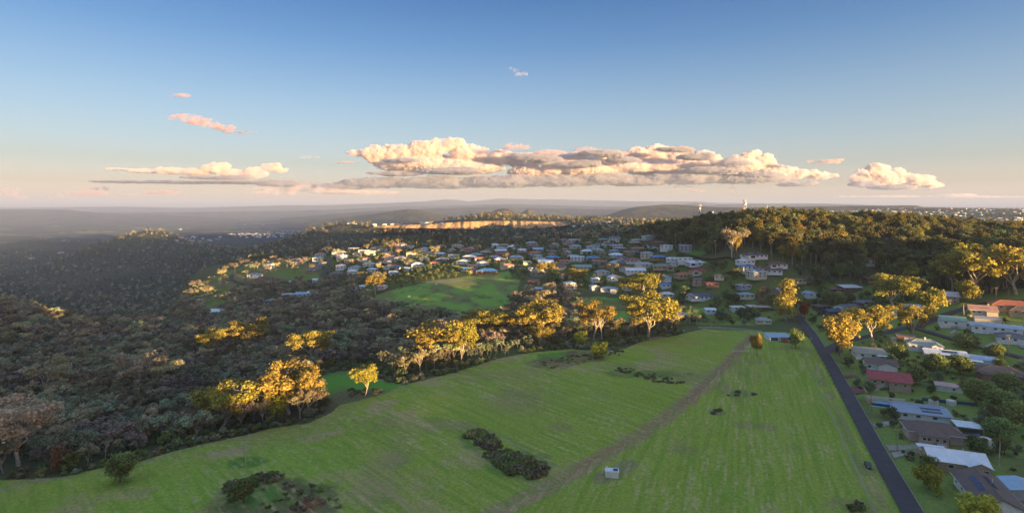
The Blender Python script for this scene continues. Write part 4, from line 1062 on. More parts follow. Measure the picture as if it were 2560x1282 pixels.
# pink shed
p = near_house('', 2370, 962, 3.0)
h = house('shed', p, RZ - 0.15, 11, 7.5, 'pale green', 'pink', 'gablex', 1, 1.0, 0.5, sides={'S': (0.68,)}, sh=2.9, stump=0.1,
          label='pale green shed with pink low-pitched roof on the back lawn', cat='shed')
boxpart('roller_door', h, (-5.52, -0.5, 1.4), (0.1, 4.6, 2.5), wmat('dark')); boxpart('slab', h, (-7.4, -0.5, 0.0), (3.6, 5.5, 0.12), concrete); forget(h)
# white gable house behind the red roof
p = near_house('', 2200, 905, 4.5)
h = house('house', p, RZ, 15, 8.5, 'white', 'brown', 'gablex', 1, 2.0, 0.7, wings=[(-2, 6.5, -5.8, 0, 'gabley', 2.0, 0.0)], sides={'S': (0.1,), 'W': (0.5,)}, sh=3.0, stump=0.8, trim=white_gutter,
          label='white house with brown roof and cream front gable behind the red roofed house', cat='house', group='houses along the near street')
forget(h)
p2 = PR(2222, 902, 3.2); p2 = Vector((p2.x + 3, p2.y + 9, 0)); p2.z = hgt(p2.x, p2.y)
cp = empty('awning', p2, RZ, label='small white patio awning behind the brown roofed gable house', cat='awning')
deck(cp, -3.4, 3.4, -2.2, 2.2, 2.9, rmat('white'))
# flat pale roof brick house
p = near_house('', 2172, 876, 3.8)
h = house('house', p, RZ + 0.05, 16, 11.5, 'brick', 'green-grey', 'skillion', 1, 0.7, 0.9, sides={'S': (0.2, 0.55, 0.85), 'W': (0.4,)}, sh=2.9, trim=None,
          label='brick house with flat pale grey-green roof beside the big roadside gum', cat='house', group='houses along the near street')
h.children[1].data.materials[0] = rmat('silver'); forget(h)
# white roof pair with solar
p = near_house('', 2360, 878, 4.0)
h = house('house', p, RZ - 0.1, 20, 12, 'pale blue', 'white', 'gablex', 1, 1.1, 0.8, sides={'S': (0.12, 0.3, 0.5), 'W': (0.5,)}, sh=2.9, stump=0.6,
          label='pale blue house under a wide white roof with a dark solar array', cat='house', group='houses along the near street')
sl = math.atan2(h['rise'], 6.8); solar(h, -1.0, -3.6, 7, 2, lambda x, y: h['zt'] + (6.8 - abs(y)) * math.tan(sl), sl, 'x'); forget(h)
p = near_house('', 2434, 893, 4.0)
h = house('house', p, RZ - 0.12, 19, 9.5, 'cream', 'light blue', 'gablex', 1, 1.0, 0.6, sides={'S': (0.2, 0.45), 'E': (0.5,)}, sh=3.2, stump=0.6,
          label='cream house with long pale blue metal roof and white front awning', cat='house', group='houses along the near street')
h.children[1].data.materials[0] = rmat('silver')
deck(h, -6.5, 3.0, -8.6, -5.3, 2.9, rmat('white'), name='awning', pitch=0.5); boxpart('slab', h, (-2, -7, -0.1), (9.5, 3.4, 0.3), concrete); forget(h)
# green-grey roof white house
p = near_house('', 2310, 857, 4.2)
h = house('house', p, RZ - 0.1, 17, 9, 'white', 'green-grey', 'hip', 1, 2.0, 0.7, wings=[(3.0, 8.5, -6.8, 0, 'gabley', 1.7, 0.0)], sides={'S': (0.15, 0.4), 'E': (0.5,)}, sh=3.1, stump=0.8, trim=white_gutter, chimney=(0.5, 0),
          label='white weatherboard house with grey-green roof behind the solar roofed house', cat='house', group='houses along the near street')
windows(h, 3.0, 8.5, -6.8, 0, 0.8, 'white', {'S': (0.3, 0.7)}, ww=1.2); forget(h)
# garage with two white doors
p = near_house('', 2263, 838, 3.2)
h = house('garage', p, RZ - 0.1, 10, 7, 'red brick', 'tan', 'gablex', 1, 1.0, 0.4, sides={}, sh=2.8, stump=0.1, label='small brick garage with tan roof and two white doors', cat='garage')
for x in (0.2, 3.2): boxpart('garage_door', h, (x, -3.52, 1.25), (2.5, 0.1, 2.3), frame_m)
forget(h)
# L-shaped brick house
p = near_house('', 2488, 812, 4.0)
h = house('house', p, RZ - 0.2, 26, 9, 'brick', 'light blue', 'gablex', 1, 1.1, 0.7, wings=[(-13, -4, -7.5, 0, 'gabley', 1.1, 0.0)], sides={'S': (0.48, 0.62, 0.85), 'E': (0.5,)}, sh=3.0, stump=0.3, trim=white_gutter,
          label='long L-shaped brick house with pale blue metal roof at the street bend', cat='house', group='houses along the near street')
h.children[1].data.materials[0] = rmat('silver'); windows(h, -13, -4, -7.5, 0, 0.3, 'brick', {'S': (0.3, 0.72)}); forget(h)
# green roof house and annex
p = near_house('', 2380, 800, 4.2)
h = house('house', p, RZ - 0.1, 14, 8.5, 'white', 'green', 'gablex', 1, 2.0, 0.6, sides={'S': (0.2, 0.6), 'W': (0.5,)}, sh=3.0, stump=1.2, label='white cottage with green gable roof on brick base', cat='house', group='houses along the near street')
boxpart('porch', h, (1.0, -5.2, 0.7), (4.5, 2.0, 0.2), concrete)
for k in range(4): boxpart('porch_step', h, (1.0, -6.4 - 0.3 * k, 0.5 - 0.25 * k), (1.6, 0.32, 0.25), concrete)
forget(h)
p = near_house('', 2425, 806, 3.4)
h = house('annex', p, RZ - 0.15, 9, 6.5, 'white', 'white', 'skillion', 1, 0.5, 0.4, sides={'S': (0.3, 0.75)}, sh=2.8, label='white flat-roofed annex between green cottage and L-shaped brick house', cat='annex'); forget(h)
# orange roof house with garage
p = near_house('', 2455, 772, 4.5)
h = house('house', p, RZ - 0.15, 15, 9, 'cream', 'salmon', 'gablex', 1, 2.1, 0.7, wings=[(1.5, 7.5, -6.5, 0, 'skillion', 0.5, -0.4)], sides={'S': (0.15, 0.35), 'W': (0.5,)}, sh=3.0, stump=0.8, chimney=(3.5, 0.5), trim=white_gutter,
          label='cream house with salmon tiled roof, white verandah and brick chimney', cat='house', group='houses along the upper street')
sl = math.atan2(h['rise'], 5.2); solar(h, -2.0, -3.4, 5, 1, lambda x, y: h['zt'] + (5.2 - abs(y)) * math.tan(sl), sl, 'x'); forget(h)
p = near_house('', 2468, 795, 3.0)
h = house('garage', p, RZ - 0.15, 14, 6, 'cream', 'grey', 'gablex', 1, 1.3, 0.4, sides={'E': (0.5,)}, sh=2.5, stump=0.1, label='long low garage with grey roof below the salmon roofed house', cat='garage'); forget(h)
p = near_house('', 2530, 757, 4.5)
h = house('house', p, RZ - 0.1, 24, 11, 'tan', 'orange', 'hip', 1, 2.2, 0.7, sides={'S': (0.2, 0.5, 0.8)}, label='wide house with orange tiled hip roof below the road bend', cat='house', group='houses along the upper street'); forget(h)
p = near_house('', 2552, 772, 4.2)
h = house('house', p, RZ - 0.1, 13, 9, 'tan', 'brown', 'hip', 1, 1.9, 0.7, sides={'S': (0.2, 0.5, 0.8), 'W': (0.5,)}, label='tan brick house with brown roof at the right edge of the upper street', cat='house', group='houses along the upper street'); forget(h)
# dark brown roof house
p = near_house('', 2500, 925, 4.2)
h = house('house', p, RZ - 0.25, 20, 12, 'brick', 'brown', 'hip', 1, 2.4, 0.8, wings=[(-8, -1, -8.5, 0, 'skillion', 0.4, -0.3)], sides={'S': (0.5, 0.8)}, label='brick house with broad dark brown tiled hip roof among dark trees', cat='house', group='houses along the near street'); forget(h)
p = near_house('', 2527, 838, 4.0)
h = house('house', p, RZ - 0.2, 14, 9, 'white', 'dark grey', 'hip', 1, 1.8, 0.6, sides={'S': (0.2, 0.6), 'W': (0.5,)}, label='white house with dark grey hip roof beside the lower street', cat='house', group='houses along the near street'); forget(h)
# two-storey house by the upper road, white row beside it
p = near_house('', 2366, 738, 6.0)
h = house('two_storey_house', p, RZ - 0.1, 14, 9, 'pink', 'silver', 'gablex', 2, 2.4, 0.6, sides={'E': (0.3, 0.7), 'S': (0.2, 0.5, 0.8)}, trim=white_gutter, label='two-storey pinkish house with silver gable roof between two round golden trees', cat='house', group='houses along the upper street'); forget(h)
p = near_house('', 2285, 762, 3.5)
h = house('shed', p, RZ, 13, 7, 'white', 'white', 'gablex', 1, 1.0, 0.4, sides={'S': (0.5,)}, label='white shed with low white roof beside the round golden tree', cat='shed'); forget(h)
p = near_house('', 2235, 776, 3.8)
h = house('house', p, RZ, 26, 9, 'white', 'silver', 'gablex', 1, 1.4, 0.6, wings=[(-2, 5, -7.5, 0, 'gabley', 1.3, 0)], sides={'S': (0.1, 0.35, 0.75, 0.9)}, label='long white house with silver roofs behind the golden street trees', cat='house', group='houses along the near street'); forget(h)
p = near_house('', 2556, 1210, 3.5)
h = house('shed', p, RZ, 9, 9, 'grey', 'light blue', 'gabley', 1, 1.0, 0.6, sides={}, label='grey shed with pale blue roof cut by the right edge of the picture', cat='shed'); forget(h)

# field buildings
p = PR(1944, 838, 3.2); p.z = hgt(p.x, p.y)
h = house('depot_building', p, R(-4), 15, 10.5, 'red brick', 'light blue', 'skillion', 1, 0.9, 0.5, sides={}, sh=2.9, stump=0.1, label='brick depot with pale blue sloping roof and open bay in the field', cat='depot')
h.children[1].data.materials[0] = rmat('silver')
b = MB(); b.box(0.2, 7.9, -8.4, -5.3, -1, 3.0); b.build('annex_wall', wmat('red brick'), h)
boxpart('annex_roof', h, (4.05, -6.85, 3.07), (7.9, 3.3, 0.14), rmat('red-brown'))
boxpart('bay_shade_panel', h, (-4.2, -5.27, 1.5), (4.6, 0.08, 2.3), wmat('dark')); boxpart('post', h, (-7.4, -5.9, 1.4), (0.14, 0.14, 3.0), fascia_m); boxpart('post', h, (-1.6, -5.9, 1.4), (0.14, 0.14, 3.0), fascia_m)  # dark panel on the wall stands in for shade inside the bay
boxpart('air_conditioner', h, (4.4, -8.55, 1.4), (0.8, 0.35, 0.9), frame_m); boxpart('window', h, (6.2, -8.42, 1.8), (0.9, 0.1, 0.8), glass); forget(h)
p = PR(1908, 800, 2.6); p.z = hgt(p.x, p.y)
h = house('hall', p, R(-14), 11, 8, 'cream', 'green-grey', 'hip', 1, 1.8, 0.5, sides={'S': (0.15, 0.32, 0.68, 0.85), 'E': (0.3, 0.7)}, sh=3.0, stump=0.2, label='small cream hall with pale green hip roof standing beside the field', cat='hall', door=0.0); forget(h)
p = P(1530, 1190); 
h = house('pump_hut', p, R(-8), 4.6, 2.8, 'pale green', 'silver', 'flat', 1, 0, 0.12, sides={}, sh=2.2, stump=0.1, label='small white pump hut with flat roof alone on the mown grass', cat='hut')
boxpart('roof_hatch', h, (1.2, -0.2, 2.62), (1.6, 1.5, 0.10), solar_m); b = MB(); b.tube((-1.7, 0.4, 2.2), (-1.7, 0.4, 3.3), 0.09); b.build('vent_pipe', white_gutter, h); boxpart('door', h, (-1.0, -1.42, 1.1), (0.9, 0.1, 1.9), garage_m); forget(h)
# ================================================================== VEGETATION
def leaf_mat(name, col, hue=0.03, trans=0.30, var=0.35):
    m = bpy.data.materials.new(name); m.use_nodes = True
    nt = m.node_tree; N = nt.nodes; L = nt.links
    N.remove(N['Principled BSDF'])
    at = N.new('ShaderNodeAttribute'); at.attribute_name = 'tint'
    oi = N.new('ShaderNodeObjectInfo')
    base = N.new('ShaderNodeRGB'); base.outputs[0].default_value = (*col, 1)
    hs = N.new('ShaderNodeHueSaturation')
    mr = N.new('ShaderNodeMapRange'); mr.inputs['To Min'].default_value = 0.5 - hue; mr.inputs['To Max'].default_value = 0.5 + hue
    L.new(oi.outputs['Random'], mr.inputs['Value']); L.new(mr.outputs['Result'], hs.inputs['Hue'])
    mv = N.new('ShaderNodeMath'); mv.operation = 'MULTIPLY_ADD'; mv.inputs[1].default_value = 37.7; mv.inputs[2].default_value = 0.0
    L.new(oi.outputs['Random'], mv.inputs[0])
    fr = N.new('ShaderNodeMath'); fr.operation = 'FRACT'; L.new(mv.outputs[0], fr.inputs[0])
    mr2 = N.new('ShaderNodeMapRange'); mr2.inputs['To Min'].default_value = 1 - var; mr2.inputs['To Max'].default_value = 1 + var
    L.new(fr.outputs[0], mr2.inputs['Value'])
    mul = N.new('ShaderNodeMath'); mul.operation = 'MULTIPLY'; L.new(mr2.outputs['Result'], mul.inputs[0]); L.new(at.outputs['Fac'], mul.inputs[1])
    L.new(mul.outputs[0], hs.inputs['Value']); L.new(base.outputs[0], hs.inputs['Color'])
    d = N.new('ShaderNodeBsdfDiffuse'); t = N.new('ShaderNodeBsdfTranslucent'); mx = N.new('ShaderNodeMixShader'); mx.inputs[0].default_value = trans
    L.new(hs.outputs['Color'], d.inputs['Color']); L.new(hs.outputs['Color'], t.inputs['Color'])
    L.new(d.outputs[0], mx.inputs[1]); L.new(t.outputs[0], mx.inputs[2]); L.new(mx.outputs[0], N['Material Output'].inputs['Surface'])
    return m
LM = {
    'gum': leaf_mat('leaf_gum', (0.370, 0.318, 0.195), 0.03, 0.46, 0.45), 'sun_gold': leaf_mat('leaf_sun_gold', (0.300, 0.250, 0.055), 0.02, 0.35, 0.15), 'tall': leaf_mat('leaf_tall_gum', (0.137, 0.139, 0.055), 0.02),  # second one is gum leaf yellowed to put low sunlight into its colour
    'dark': leaf_mat('leaf_dark', (0.140, 0.172, 0.075), 0.03), 'mid': leaf_mat('leaf_mid', (0.175, 0.215, 0.070), 0.035), 'bright': leaf_mat('leaf_sun_bright', (0.340, 0.360, 0.050), 0.02),  # last one is yellow-green, raised to put in sun missing from the clipped shrub
    'silver': leaf_mat('leaf_silver', (0.235, 0.270, 0.165), 0.03), 'autumn': leaf_mat('leaf_autumn', (0.396, 0.112, 0.046), 0.01), 'rust': leaf_mat('leaf_rust', (0.240, 0.140, 0.080), 0.015),
    'dusk': leaf_mat('leaf_dusk_pink', (0.260, 0.215, 0.180), 0.02), 'scrub': leaf_mat('leaf_scrub', (0.240, 0.215, 0.125), 0.03), 'palm': leaf_mat('leaf_palm', (0.211, 0.224, 0.066), 0.01),
}
bark_pale = plain('bark_pale', (0.48, 0.42, 0.34), 0.9, var=0.25, scale=0.9)
bark_grey = plain('bark_grey', (0.26, 0.22, 0.18), 0.9, var=0.25, scale=0.9)
bark_dark = plain('bark_dark', (0.11, 0.085, 0.065), 0.9, var=0.2, scale=0.9)

def tubes(paths, n=5):
    """paths: list of [(point, radius), ...] -> verts, quads"""
    V, Q = [], []; base = 0
    for path in paths:
        for i, (p, r) in enumerate(path):
            p = np.asarray(p, float)
            a = np.asarray(path[max(i - 1, 0)][0], float); b = np.asarray(path[min(i + 1, len(path) - 1)][0], float)
            d = b - a; d /= np.linalg.norm(d) + 1e-9
            s = np.cross(d, (0.3, 0.9, 0.2)); s /= np.linalg.norm(s) + 1e-9; t = np.cross(d, s)
            w = np.arange(n) * 2 * math.pi / n
            V.append(p + r * (np.cos(w)[:, None] * s + np.sin(w)[:, None] * t))
        m = len(path)
        for i in range(m - 1):
            for k in range(n):
                Q.append((base + i * n + k, base + i * n + (k + 1) % n, base + (i + 1) * n + (k + 1) % n, base + (i + 1) * n + k))
        base += m * n
    return np.concatenate(V), np.array(Q)

def leaves(rng, clumps, per, size, flat=0.7):
    """clumps: (centre, radius, tint). little leaf sprays facing roughly outwards from each clump"""
    C, Nn, T = [], [], []
    for c, r, tint in clumps:
        k = max(4, int(per * rng.uniform(0.7, 1.3)))
        d = rng.normal(size=(k, 3)); d[:, 2] = d[:, 2] * 0.9 + 0.35
        d /= np.linalg.norm(d, axis=1)[:, None]
        rr = r * (rng.uniform(0.25, 1.0, k) ** 0.45) * (1 + 0.22 * rng.normal(size=k))
        p = np.asarray(c) + d * rr[:, None] * np.array([1, 1, flat])
        nn = d * 0.8 + 0.55 * rng.normal(size=(k, 3)); nn[:, 2] += 0.35
        nn /= np.linalg.norm(nn, axis=1)[:, None]
        C.append(p); Nn.append(nn)
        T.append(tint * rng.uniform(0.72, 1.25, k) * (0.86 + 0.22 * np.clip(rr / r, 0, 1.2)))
    C = np.concatenate(C); Nn = np.concatenate(Nn); T = np.concatenate(T)
    k = len(C)
    a = np.cross(Nn, rng.normal(size=(k, 3))); a /= np.linalg.norm(a, axis=1)[:, None] + 1e-9
    b = np.cross(Nn, a)
    s = size * rng.uniform(0.6, 1.35, k)[:, None]
    e = rng.uniform(0.45, 0.9, k)[:, None]
    V = np.stack([C - a * s, C - b * s * e + Nn * s * 0.15, C + a * s, C + b * s * e - Nn * s * 0.15], 1).reshape(-1, 3)
    return V, np.arange(4 * k).reshape(-1, 4), T

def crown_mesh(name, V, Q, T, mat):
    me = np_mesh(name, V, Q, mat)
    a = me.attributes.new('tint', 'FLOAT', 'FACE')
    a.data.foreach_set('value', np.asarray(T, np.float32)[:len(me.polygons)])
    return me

def curve_path(rng, a, b, r0, r1, n=4, wob=0.06, lift=0.0):
    a = np.asarray(a, float); b = np.asarray(b, float); L_ = np.linalg.norm(b - a)
    out = []
    for i in range(n + 1):
        t = i / n
        p = a + (b - a) * t + rng.normal(size=3) * L_ * wob * math.sin(math.pi * t)
        p[2] += lift * L_ * math.sin(math.pi * t)
        out.append((p, r0 + (r1 - r0) * t))
    return out

def gum(seed, H=18.0, W=12.0, fork=0.32, limbs=5, per=70, leaf=0.42, mat='gum', bark=bark_pale, rc=0.17, top=1.0, thick=0.03, fill=3, bare=0.0, droop=0.0):
    """spreading eucalypt: pale forking limbs, foliage in separate clumps at the twig ends"""
    rng = np.random.default_rng(seed)
    paths, clumps = [], []
    lean = rng.normal(size=2) * 0.04 * H
    fk = np.array([lean[0], lean[1], fork * H])
    paths.append(curve_path(rng, (0, 0, -0.8), fk, thick * H, thick * H * 0.62, 4, 0.03))
    a0 = rng.uniform(0, 6.28)
    for i in range(limbs):
        a = a0 + i * 2 * math.pi / limbs + rng.uniform(-0.4, 0.4)
        out = rng.uniform(0.35, 0.85) if i else 0.12
        end = fk + np.array([math.cos(a) * out * W / 2, math.sin(a) * out * W / 2, 0])
        end[2] = H * rng.uniform(0.62, 0.84) * (1.0 if i else 1.06)
        st = np.array(fk); st[2] *= rng.uniform(0.78, 1.0)
        path = curve_path(rng, st, end, thick * H * 0.45, thick * H * 0.16, 4, 0.06, 0.04)
        paths.append(path)
        for j in range(fill):
            k = 2 + (j % 3) if j else 4
            q = path[min(k, 4)][0]
            a2 = a + rng.uniform(-1.3, 1.3); o2 = rng.uniform(0.12, 0.34) * W
            e2 = q + np.array([math.cos(a2) * o2, math.sin(a2) * o2, rng.uniform(0.02, 0.16) * H * top])
            if e2[2] > H * 0.95: e2[2] = H * 0.95
            paths.append(curve_path(rng, q, e2, thick * H * 0.14, thick * H * 0.05, 3, 0.08, 0.03))
            if rng.random() > bare:
                r = rc * W * rng.uniform(0.65, 1.25)
                clumps.append((e2 + np.array([0, 0, r * 0.2 - droop * r]), r, rng.uniform(0.75, 1.25)))
                for q_ in range(2):
                    d = rng.normal(size=3); d /= np.linalg.norm(d); d[2] *= 0.55
                    clumps.append((e2 + d * r * 1.15, r * rng.uniform(0.45, 0.75), rng.uniform(0.7, 1.25)))
    tv, tq = tubes(paths)
    tm = np_mesh('trunk', tv, tq, bark, True)
    if not clumps: return tm, None
    return tm, crown_mesh('crown', *leaves(rng, clumps, per, leaf, 0.72), LM[mat])

def bushy(seed, H=9.0, W=8.0, per=80, leaf=0.36, mat='dark', n=16, low=0.12, bark=bark_dark, shape=0.0):
    """round dense tree or shrub made of many leafy lumps"""
    rng = np.random.default_rng(seed)
    clumps = []
    for i in range(n):
        d = rng.normal(size=3); d /= np.linalg.norm(d)
        q = rng.uniform(0.35, 0.8)
        c = np.array([d[0] * q * W / 2, d[1] * q * W / 2, H * (0.5 + low / 2) + d[2] * q * H * (0.5 - low / 2)])
        if shape: 
            f = 1 - shape * (c[2] / H)
            c[0] *= f; c[1] *= f
        r = rng.uniform(0.15, 0.26) * min(W, H * 1.1)
        clumps.append((c, r, rng.uniform(0.68, 1.3)))
    clumps.append((np.array([0, 0, H * 0.52]), 0.3 * min(W, H), 0.8))
    tv, tq = tubes([curve_path(rng, (0, 0, -0.6), (0, 0, H * 0.55), 0.03 * H, 0.015 * H, 3, 0.03)])
    return np_mesh('trunk', tv, tq, bark, True), crown_mesh('crown', *leaves(rng, clumps, per, leaf, 0.85), LM[mat])

def column(seed, H=14.0, W=4.0, per=60, leaf=0.4, mat='bright', bark=bark_pale, n=16, taper=0.55):
    rng = np.random.default_rng(seed)
    clumps, paths = [], [curve_path(rng, (0, 0, -0.6), (0, 0, H * 0.95), 0.025 * H, 0.006 * H, 5, 0.015)]
    for i in range(n):
        t = 0.16 + 0.8 * i / n
        a = rng.uniform(0, 6.28); o = W / 2 * (1 - taper * t) * rng.uniform(0.35, 0.95)
        c = np.array([math.cos(a) * o, math.sin(a) * o, t * H])
        paths.append(curve_path(rng, (0, 0, t * H - 0.08 * H), c, 0.008 * H, 0.003 * H, 2, 0.03))
        clumps.append((c, rng.uniform(0.2, 0.34) * W, rng.uniform(0.75, 1.25)))
    tv, tq = tubes(paths)
    return np_mesh('trunk', tv, tq, bark, True), crown_mesh('crown', *leaves(rng, clumps, per, leaf, 0.9), LM[mat])

# ------------------------------------------------ one-of-a-kind trees
def tree(name, px, py, top, tm, cm, Hm, label, cat='tree', group=None, rz=None, wide=None, Wm=None, zmin=120):
    """stand a tree so that its foot is at a photo pixel and its tip reaches photo row `top`"""
    p = P(px, py, zmin)
    H = (py - top) * p.y / F_PX
    s = H / Hm
    e = empty(name, p, random.uniform(0, 6.28) if rz is None else rz, label=label, cat=cat, group=group)
    sx = s if wide is None else (wide * p.y / F_PX) / Wm
    e.scale = (sx, sx, s)
    add('trunk', tm, e)
    if cm: add('crown', cm, e)
    FOOT.append((p.x, p.y, 0.28 * (Wm or 10) * sx + 1.0))
    return e

G = [gum(101 + i, 18, 13, 0.24 + 0.04 * (i % 3), 6 + i % 2, 95, 0.38, 'sun_gold', rc=0.185, fill=4) for i in range(5)]
FEATURES = [
    (550, 1078, 958, 0, 118, 'sunlit gum tree with bare pale trunk at the left field edge'),
    (722, 1036, 910, 1, 128, 'broad golden gum crown behind the pale-trunked gum at the field edge'),
    (785, 912, 828, 2, 80, 'lone sunlit gum with spreading crown in dark bushland above the clearing'),
    (622, 880, 805, 3, 72, 'golden-topped gum rising from dark forest left of centre'),
    (535, 892, 822, 4, 62, 'half-lit gum with pale upright limbs in the left forest'),
    (1080, 912, 808, 0, 110, 'large golden gum with low pale limbs left of the sapling row'),
    (1153, 908, 812, 3, 66, 'slim golden gum standing at the left end of the sapling row'),
    (1225, 850, 777, 2, 100, 'flat-topped golden gum crown above the sapling row'),
    (1352, 852, 752, 1, 100, 'tall rounded golden gum above the brown weed patch'),
    (1300, 850, 775, 4, 48, 'narrow golden gum left of the tall rounded gum'),
    (1484, 848, 757, 2, 70, 'golden gum with the bare dead tree in front of it'),
    (1622, 842, 740, 3, 104, 'biggest golden gum, pale trunk beside the wire fence'),
    (1606, 760, 684, 4, 90, 'golden gum crown in front of the silver-roofed houses'),
    (912, 990, 911, 1, 50, 'small golden gum alone in the grassy clearing'),
    (1352, 868, 815, 4, 50, 'leafy young gum below the tall rounded gum'),
    (2240, 778, 684, 1, 86, 'great golden tree between the white rooftops and the upper street'),
    (2184, 862, 764, 2, 74, 'open golden street gum with thin trunk over the side road'),
    (2283, 842, 758, 0, 72, 'open golden street gum at the road bend, right of its twin'),
    (938, 735, 690, 3, 40, 'gum tree with golden crown at the left end of the paddock'),
    (1440, 715, 672, 2, 48, 'half-lit gum before the orange-roofed houses left of centre'),
    (1365, 700, 655, 0, 42, 'half-lit gum by the red-roofed house left of the green roof'),
    (2450, 745, 610, 1, 120, 'huge spreading golden-brown gum right of the upper road'),
    (2540, 735, 610, 0, 110, 'huge golden-brown gum at the right edge above the road'),
    (2380, 728, 640, 2, 80, 'golden gum with open crown left of the huge spreading gum'),
]
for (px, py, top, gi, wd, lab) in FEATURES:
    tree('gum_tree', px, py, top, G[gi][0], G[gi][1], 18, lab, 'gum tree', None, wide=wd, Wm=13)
GS = [gum(131 + i, 18, 14, 0.3, 6, 90, 0.40, 'gum') for i in range(3)]
for (px, py, top, gi, wd, lab) in [
    (45, 1165, 1000, 0, 150, 'large shaded gum with white limbs at the left picture edge'),
    (352, 985, 890, 1, 90, 'umbrella-crowned shaded gum with white limbs in the left forest'),
    (398, 975, 902, 2, 62, 'smaller umbrella-crowned gum right of its white-limbed twin'),
    (120, 1000, 905, 1, 85, 'dull olive gum with broad crown near the left edge'),
    (1830, 645, 572, 2, 48, 'tall gum with straight white trunk at the foot of the tower hill'),
]:
    tree('gum_tree', px, py, top, GS[gi][0], GS[gi][1], 18, lab, 'gum tree', None, wide=wd, Wm=14)
fat = [bushy(151 + i, 12, 9, 150, 0.36, 'sun_gold', 26, 0.2, bark_grey) for i in range(2)]
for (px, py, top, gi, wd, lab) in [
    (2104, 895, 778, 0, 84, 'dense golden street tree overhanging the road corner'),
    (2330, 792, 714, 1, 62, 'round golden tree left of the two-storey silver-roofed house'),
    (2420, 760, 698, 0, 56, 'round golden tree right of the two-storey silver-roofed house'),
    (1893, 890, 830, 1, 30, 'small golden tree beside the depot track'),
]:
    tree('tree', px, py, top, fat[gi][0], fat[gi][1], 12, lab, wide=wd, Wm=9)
T_ = column(161, 20, 9, 90, 0.45, 'sun_gold', bark_pale, 26, 0.55)
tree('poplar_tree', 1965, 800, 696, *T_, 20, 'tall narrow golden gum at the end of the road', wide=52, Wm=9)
T_ = column(163, 14, 5, 40, 0.3, 'rust', bark_grey, 16, 0.2)
tree('poplar_tree', 1912, 768, 712, *T_, 14, 'orange bare-twigged poplar left of the tall narrow tree', wide=24, Wm=5)
tree('poplar_tree', 1896, 768, 728, *T_, 14, 'smaller orange poplar at the left foot of the taller one', wide=18, Wm=5)
T_ = bushy(171, 9, 8, 120, 0.34, 'autumn', 18)
tree('maple_tree', 2012, 795, 749, *T_, 9, 'round red-orange maple where the road turns', wide=32, Wm=8)
T_ = bushy(172, 9, 8, 150, 0.34, 'mid', 22)
tree('round_tree', 1990, 870, 821, *T_, 9, 'round dark green tree at the right end of the depot', wide=36, Wm=8)
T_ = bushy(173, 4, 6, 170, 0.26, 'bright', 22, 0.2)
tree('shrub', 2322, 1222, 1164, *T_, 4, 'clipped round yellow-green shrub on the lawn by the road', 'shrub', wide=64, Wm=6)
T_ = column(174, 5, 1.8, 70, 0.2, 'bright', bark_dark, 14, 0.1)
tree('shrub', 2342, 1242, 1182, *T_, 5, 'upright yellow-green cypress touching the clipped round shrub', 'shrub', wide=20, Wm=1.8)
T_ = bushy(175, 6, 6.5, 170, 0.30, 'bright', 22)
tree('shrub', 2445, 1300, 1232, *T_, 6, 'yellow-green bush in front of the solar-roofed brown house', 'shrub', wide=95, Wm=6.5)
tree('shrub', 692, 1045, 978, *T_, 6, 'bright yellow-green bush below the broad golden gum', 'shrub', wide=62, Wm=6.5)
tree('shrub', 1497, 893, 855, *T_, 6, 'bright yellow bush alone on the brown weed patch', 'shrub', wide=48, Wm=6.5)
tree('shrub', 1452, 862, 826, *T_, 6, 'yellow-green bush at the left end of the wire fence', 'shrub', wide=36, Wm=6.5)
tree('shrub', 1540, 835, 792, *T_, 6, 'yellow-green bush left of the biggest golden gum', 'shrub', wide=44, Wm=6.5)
T_ = bushy(176, 9, 9, 170, 0.36, 'mid', 26)
for (px, py, top, wd, lab) in [
    (300, 1205, 1128, 72, 'round dark green tree at the edge of the left field corner'),
    (2495, 1095, 1042, 66, 'domed green tree behind the carport'), (2440, 1010, 945, 62, 'dark domed tree behind the pink-roofed shed'), (2540, 1075, 1000, 62, 'domed tree at the right edge behind the lawn'),
    (2500, 1035, 968, 70, 'dark green domed tree left of the right-edge tree'), (2075, 685, 662, 40, 'round leafy tree below the tower hill'), (2070, 770, 722, 34, 'round golden-green tree left of the white solar cottage row'),
    (2095, 770, 726, 34, 'round golden-green tree right beside its near twin'), (2250, 905, 862, 44, 'dense tree between the flat-roofed brick house and the white roofs'), (2290, 960, 905, 46, 'dark tree left of the back lawn shed'),
    (2335, 940, 880, 52, 'tall dark tree before the solar-roofed white house'), (2400, 935, 885, 58, 'dark tree in front of the pale blue roof'), (2420, 870, 832, 56, 'broad tree at the street bend right of the white roofs'),
    (2520, 980, 930, 60, 'dark tree below the dark brown roof'), (2490, 900, 858, 40, 'dark conical tree beside the lower street'), (610, 1255, 1195, 52, 'dark bush at the edge of the scrub hollow'),
]:
    tree('round_tree', px, py, top, *T_, 9, lab, wide=wd, Wm=9)
T_ = bushy(177, 7, 7, 130, 0.34, 'rust', 18)
tree('shrub', 150, 1180, 1110, *T_, 7, 'rust-brown bush beside the dark trees in the left corner', 'shrub', wide=48, Wm=7)
D_ = gum(181, 16, 12, 0.35, 7, 10, 0.3, 'gum', bark_pale, thick=0.024, fill=5, bare=1.1)
tree('dead_tree', 1505, 852, 772, D_[0], None, 14, 'bare white dead gum beside the golden gum', 'dead tree', wide=50, Wm=12)
tree('dead_tree', 1640, 742, 690, D_[0], None, 14, 'bare pale dead gum behind the biggest golden gum', 'dead tree', wide=40, Wm=12)
tree('dead_tree', 640, 1010, 942, D_[0], None, 14, 'bare dead tree between the two golden gums at the field edge', 'dead tree', wide=44, Wm=12)
tree('dead_tree', 262, 1150, 1098, D_[0], None, 14, 'leafless grey tree beside the round dark tree at lower left', 'dead tree', wide=26, Wm=12)
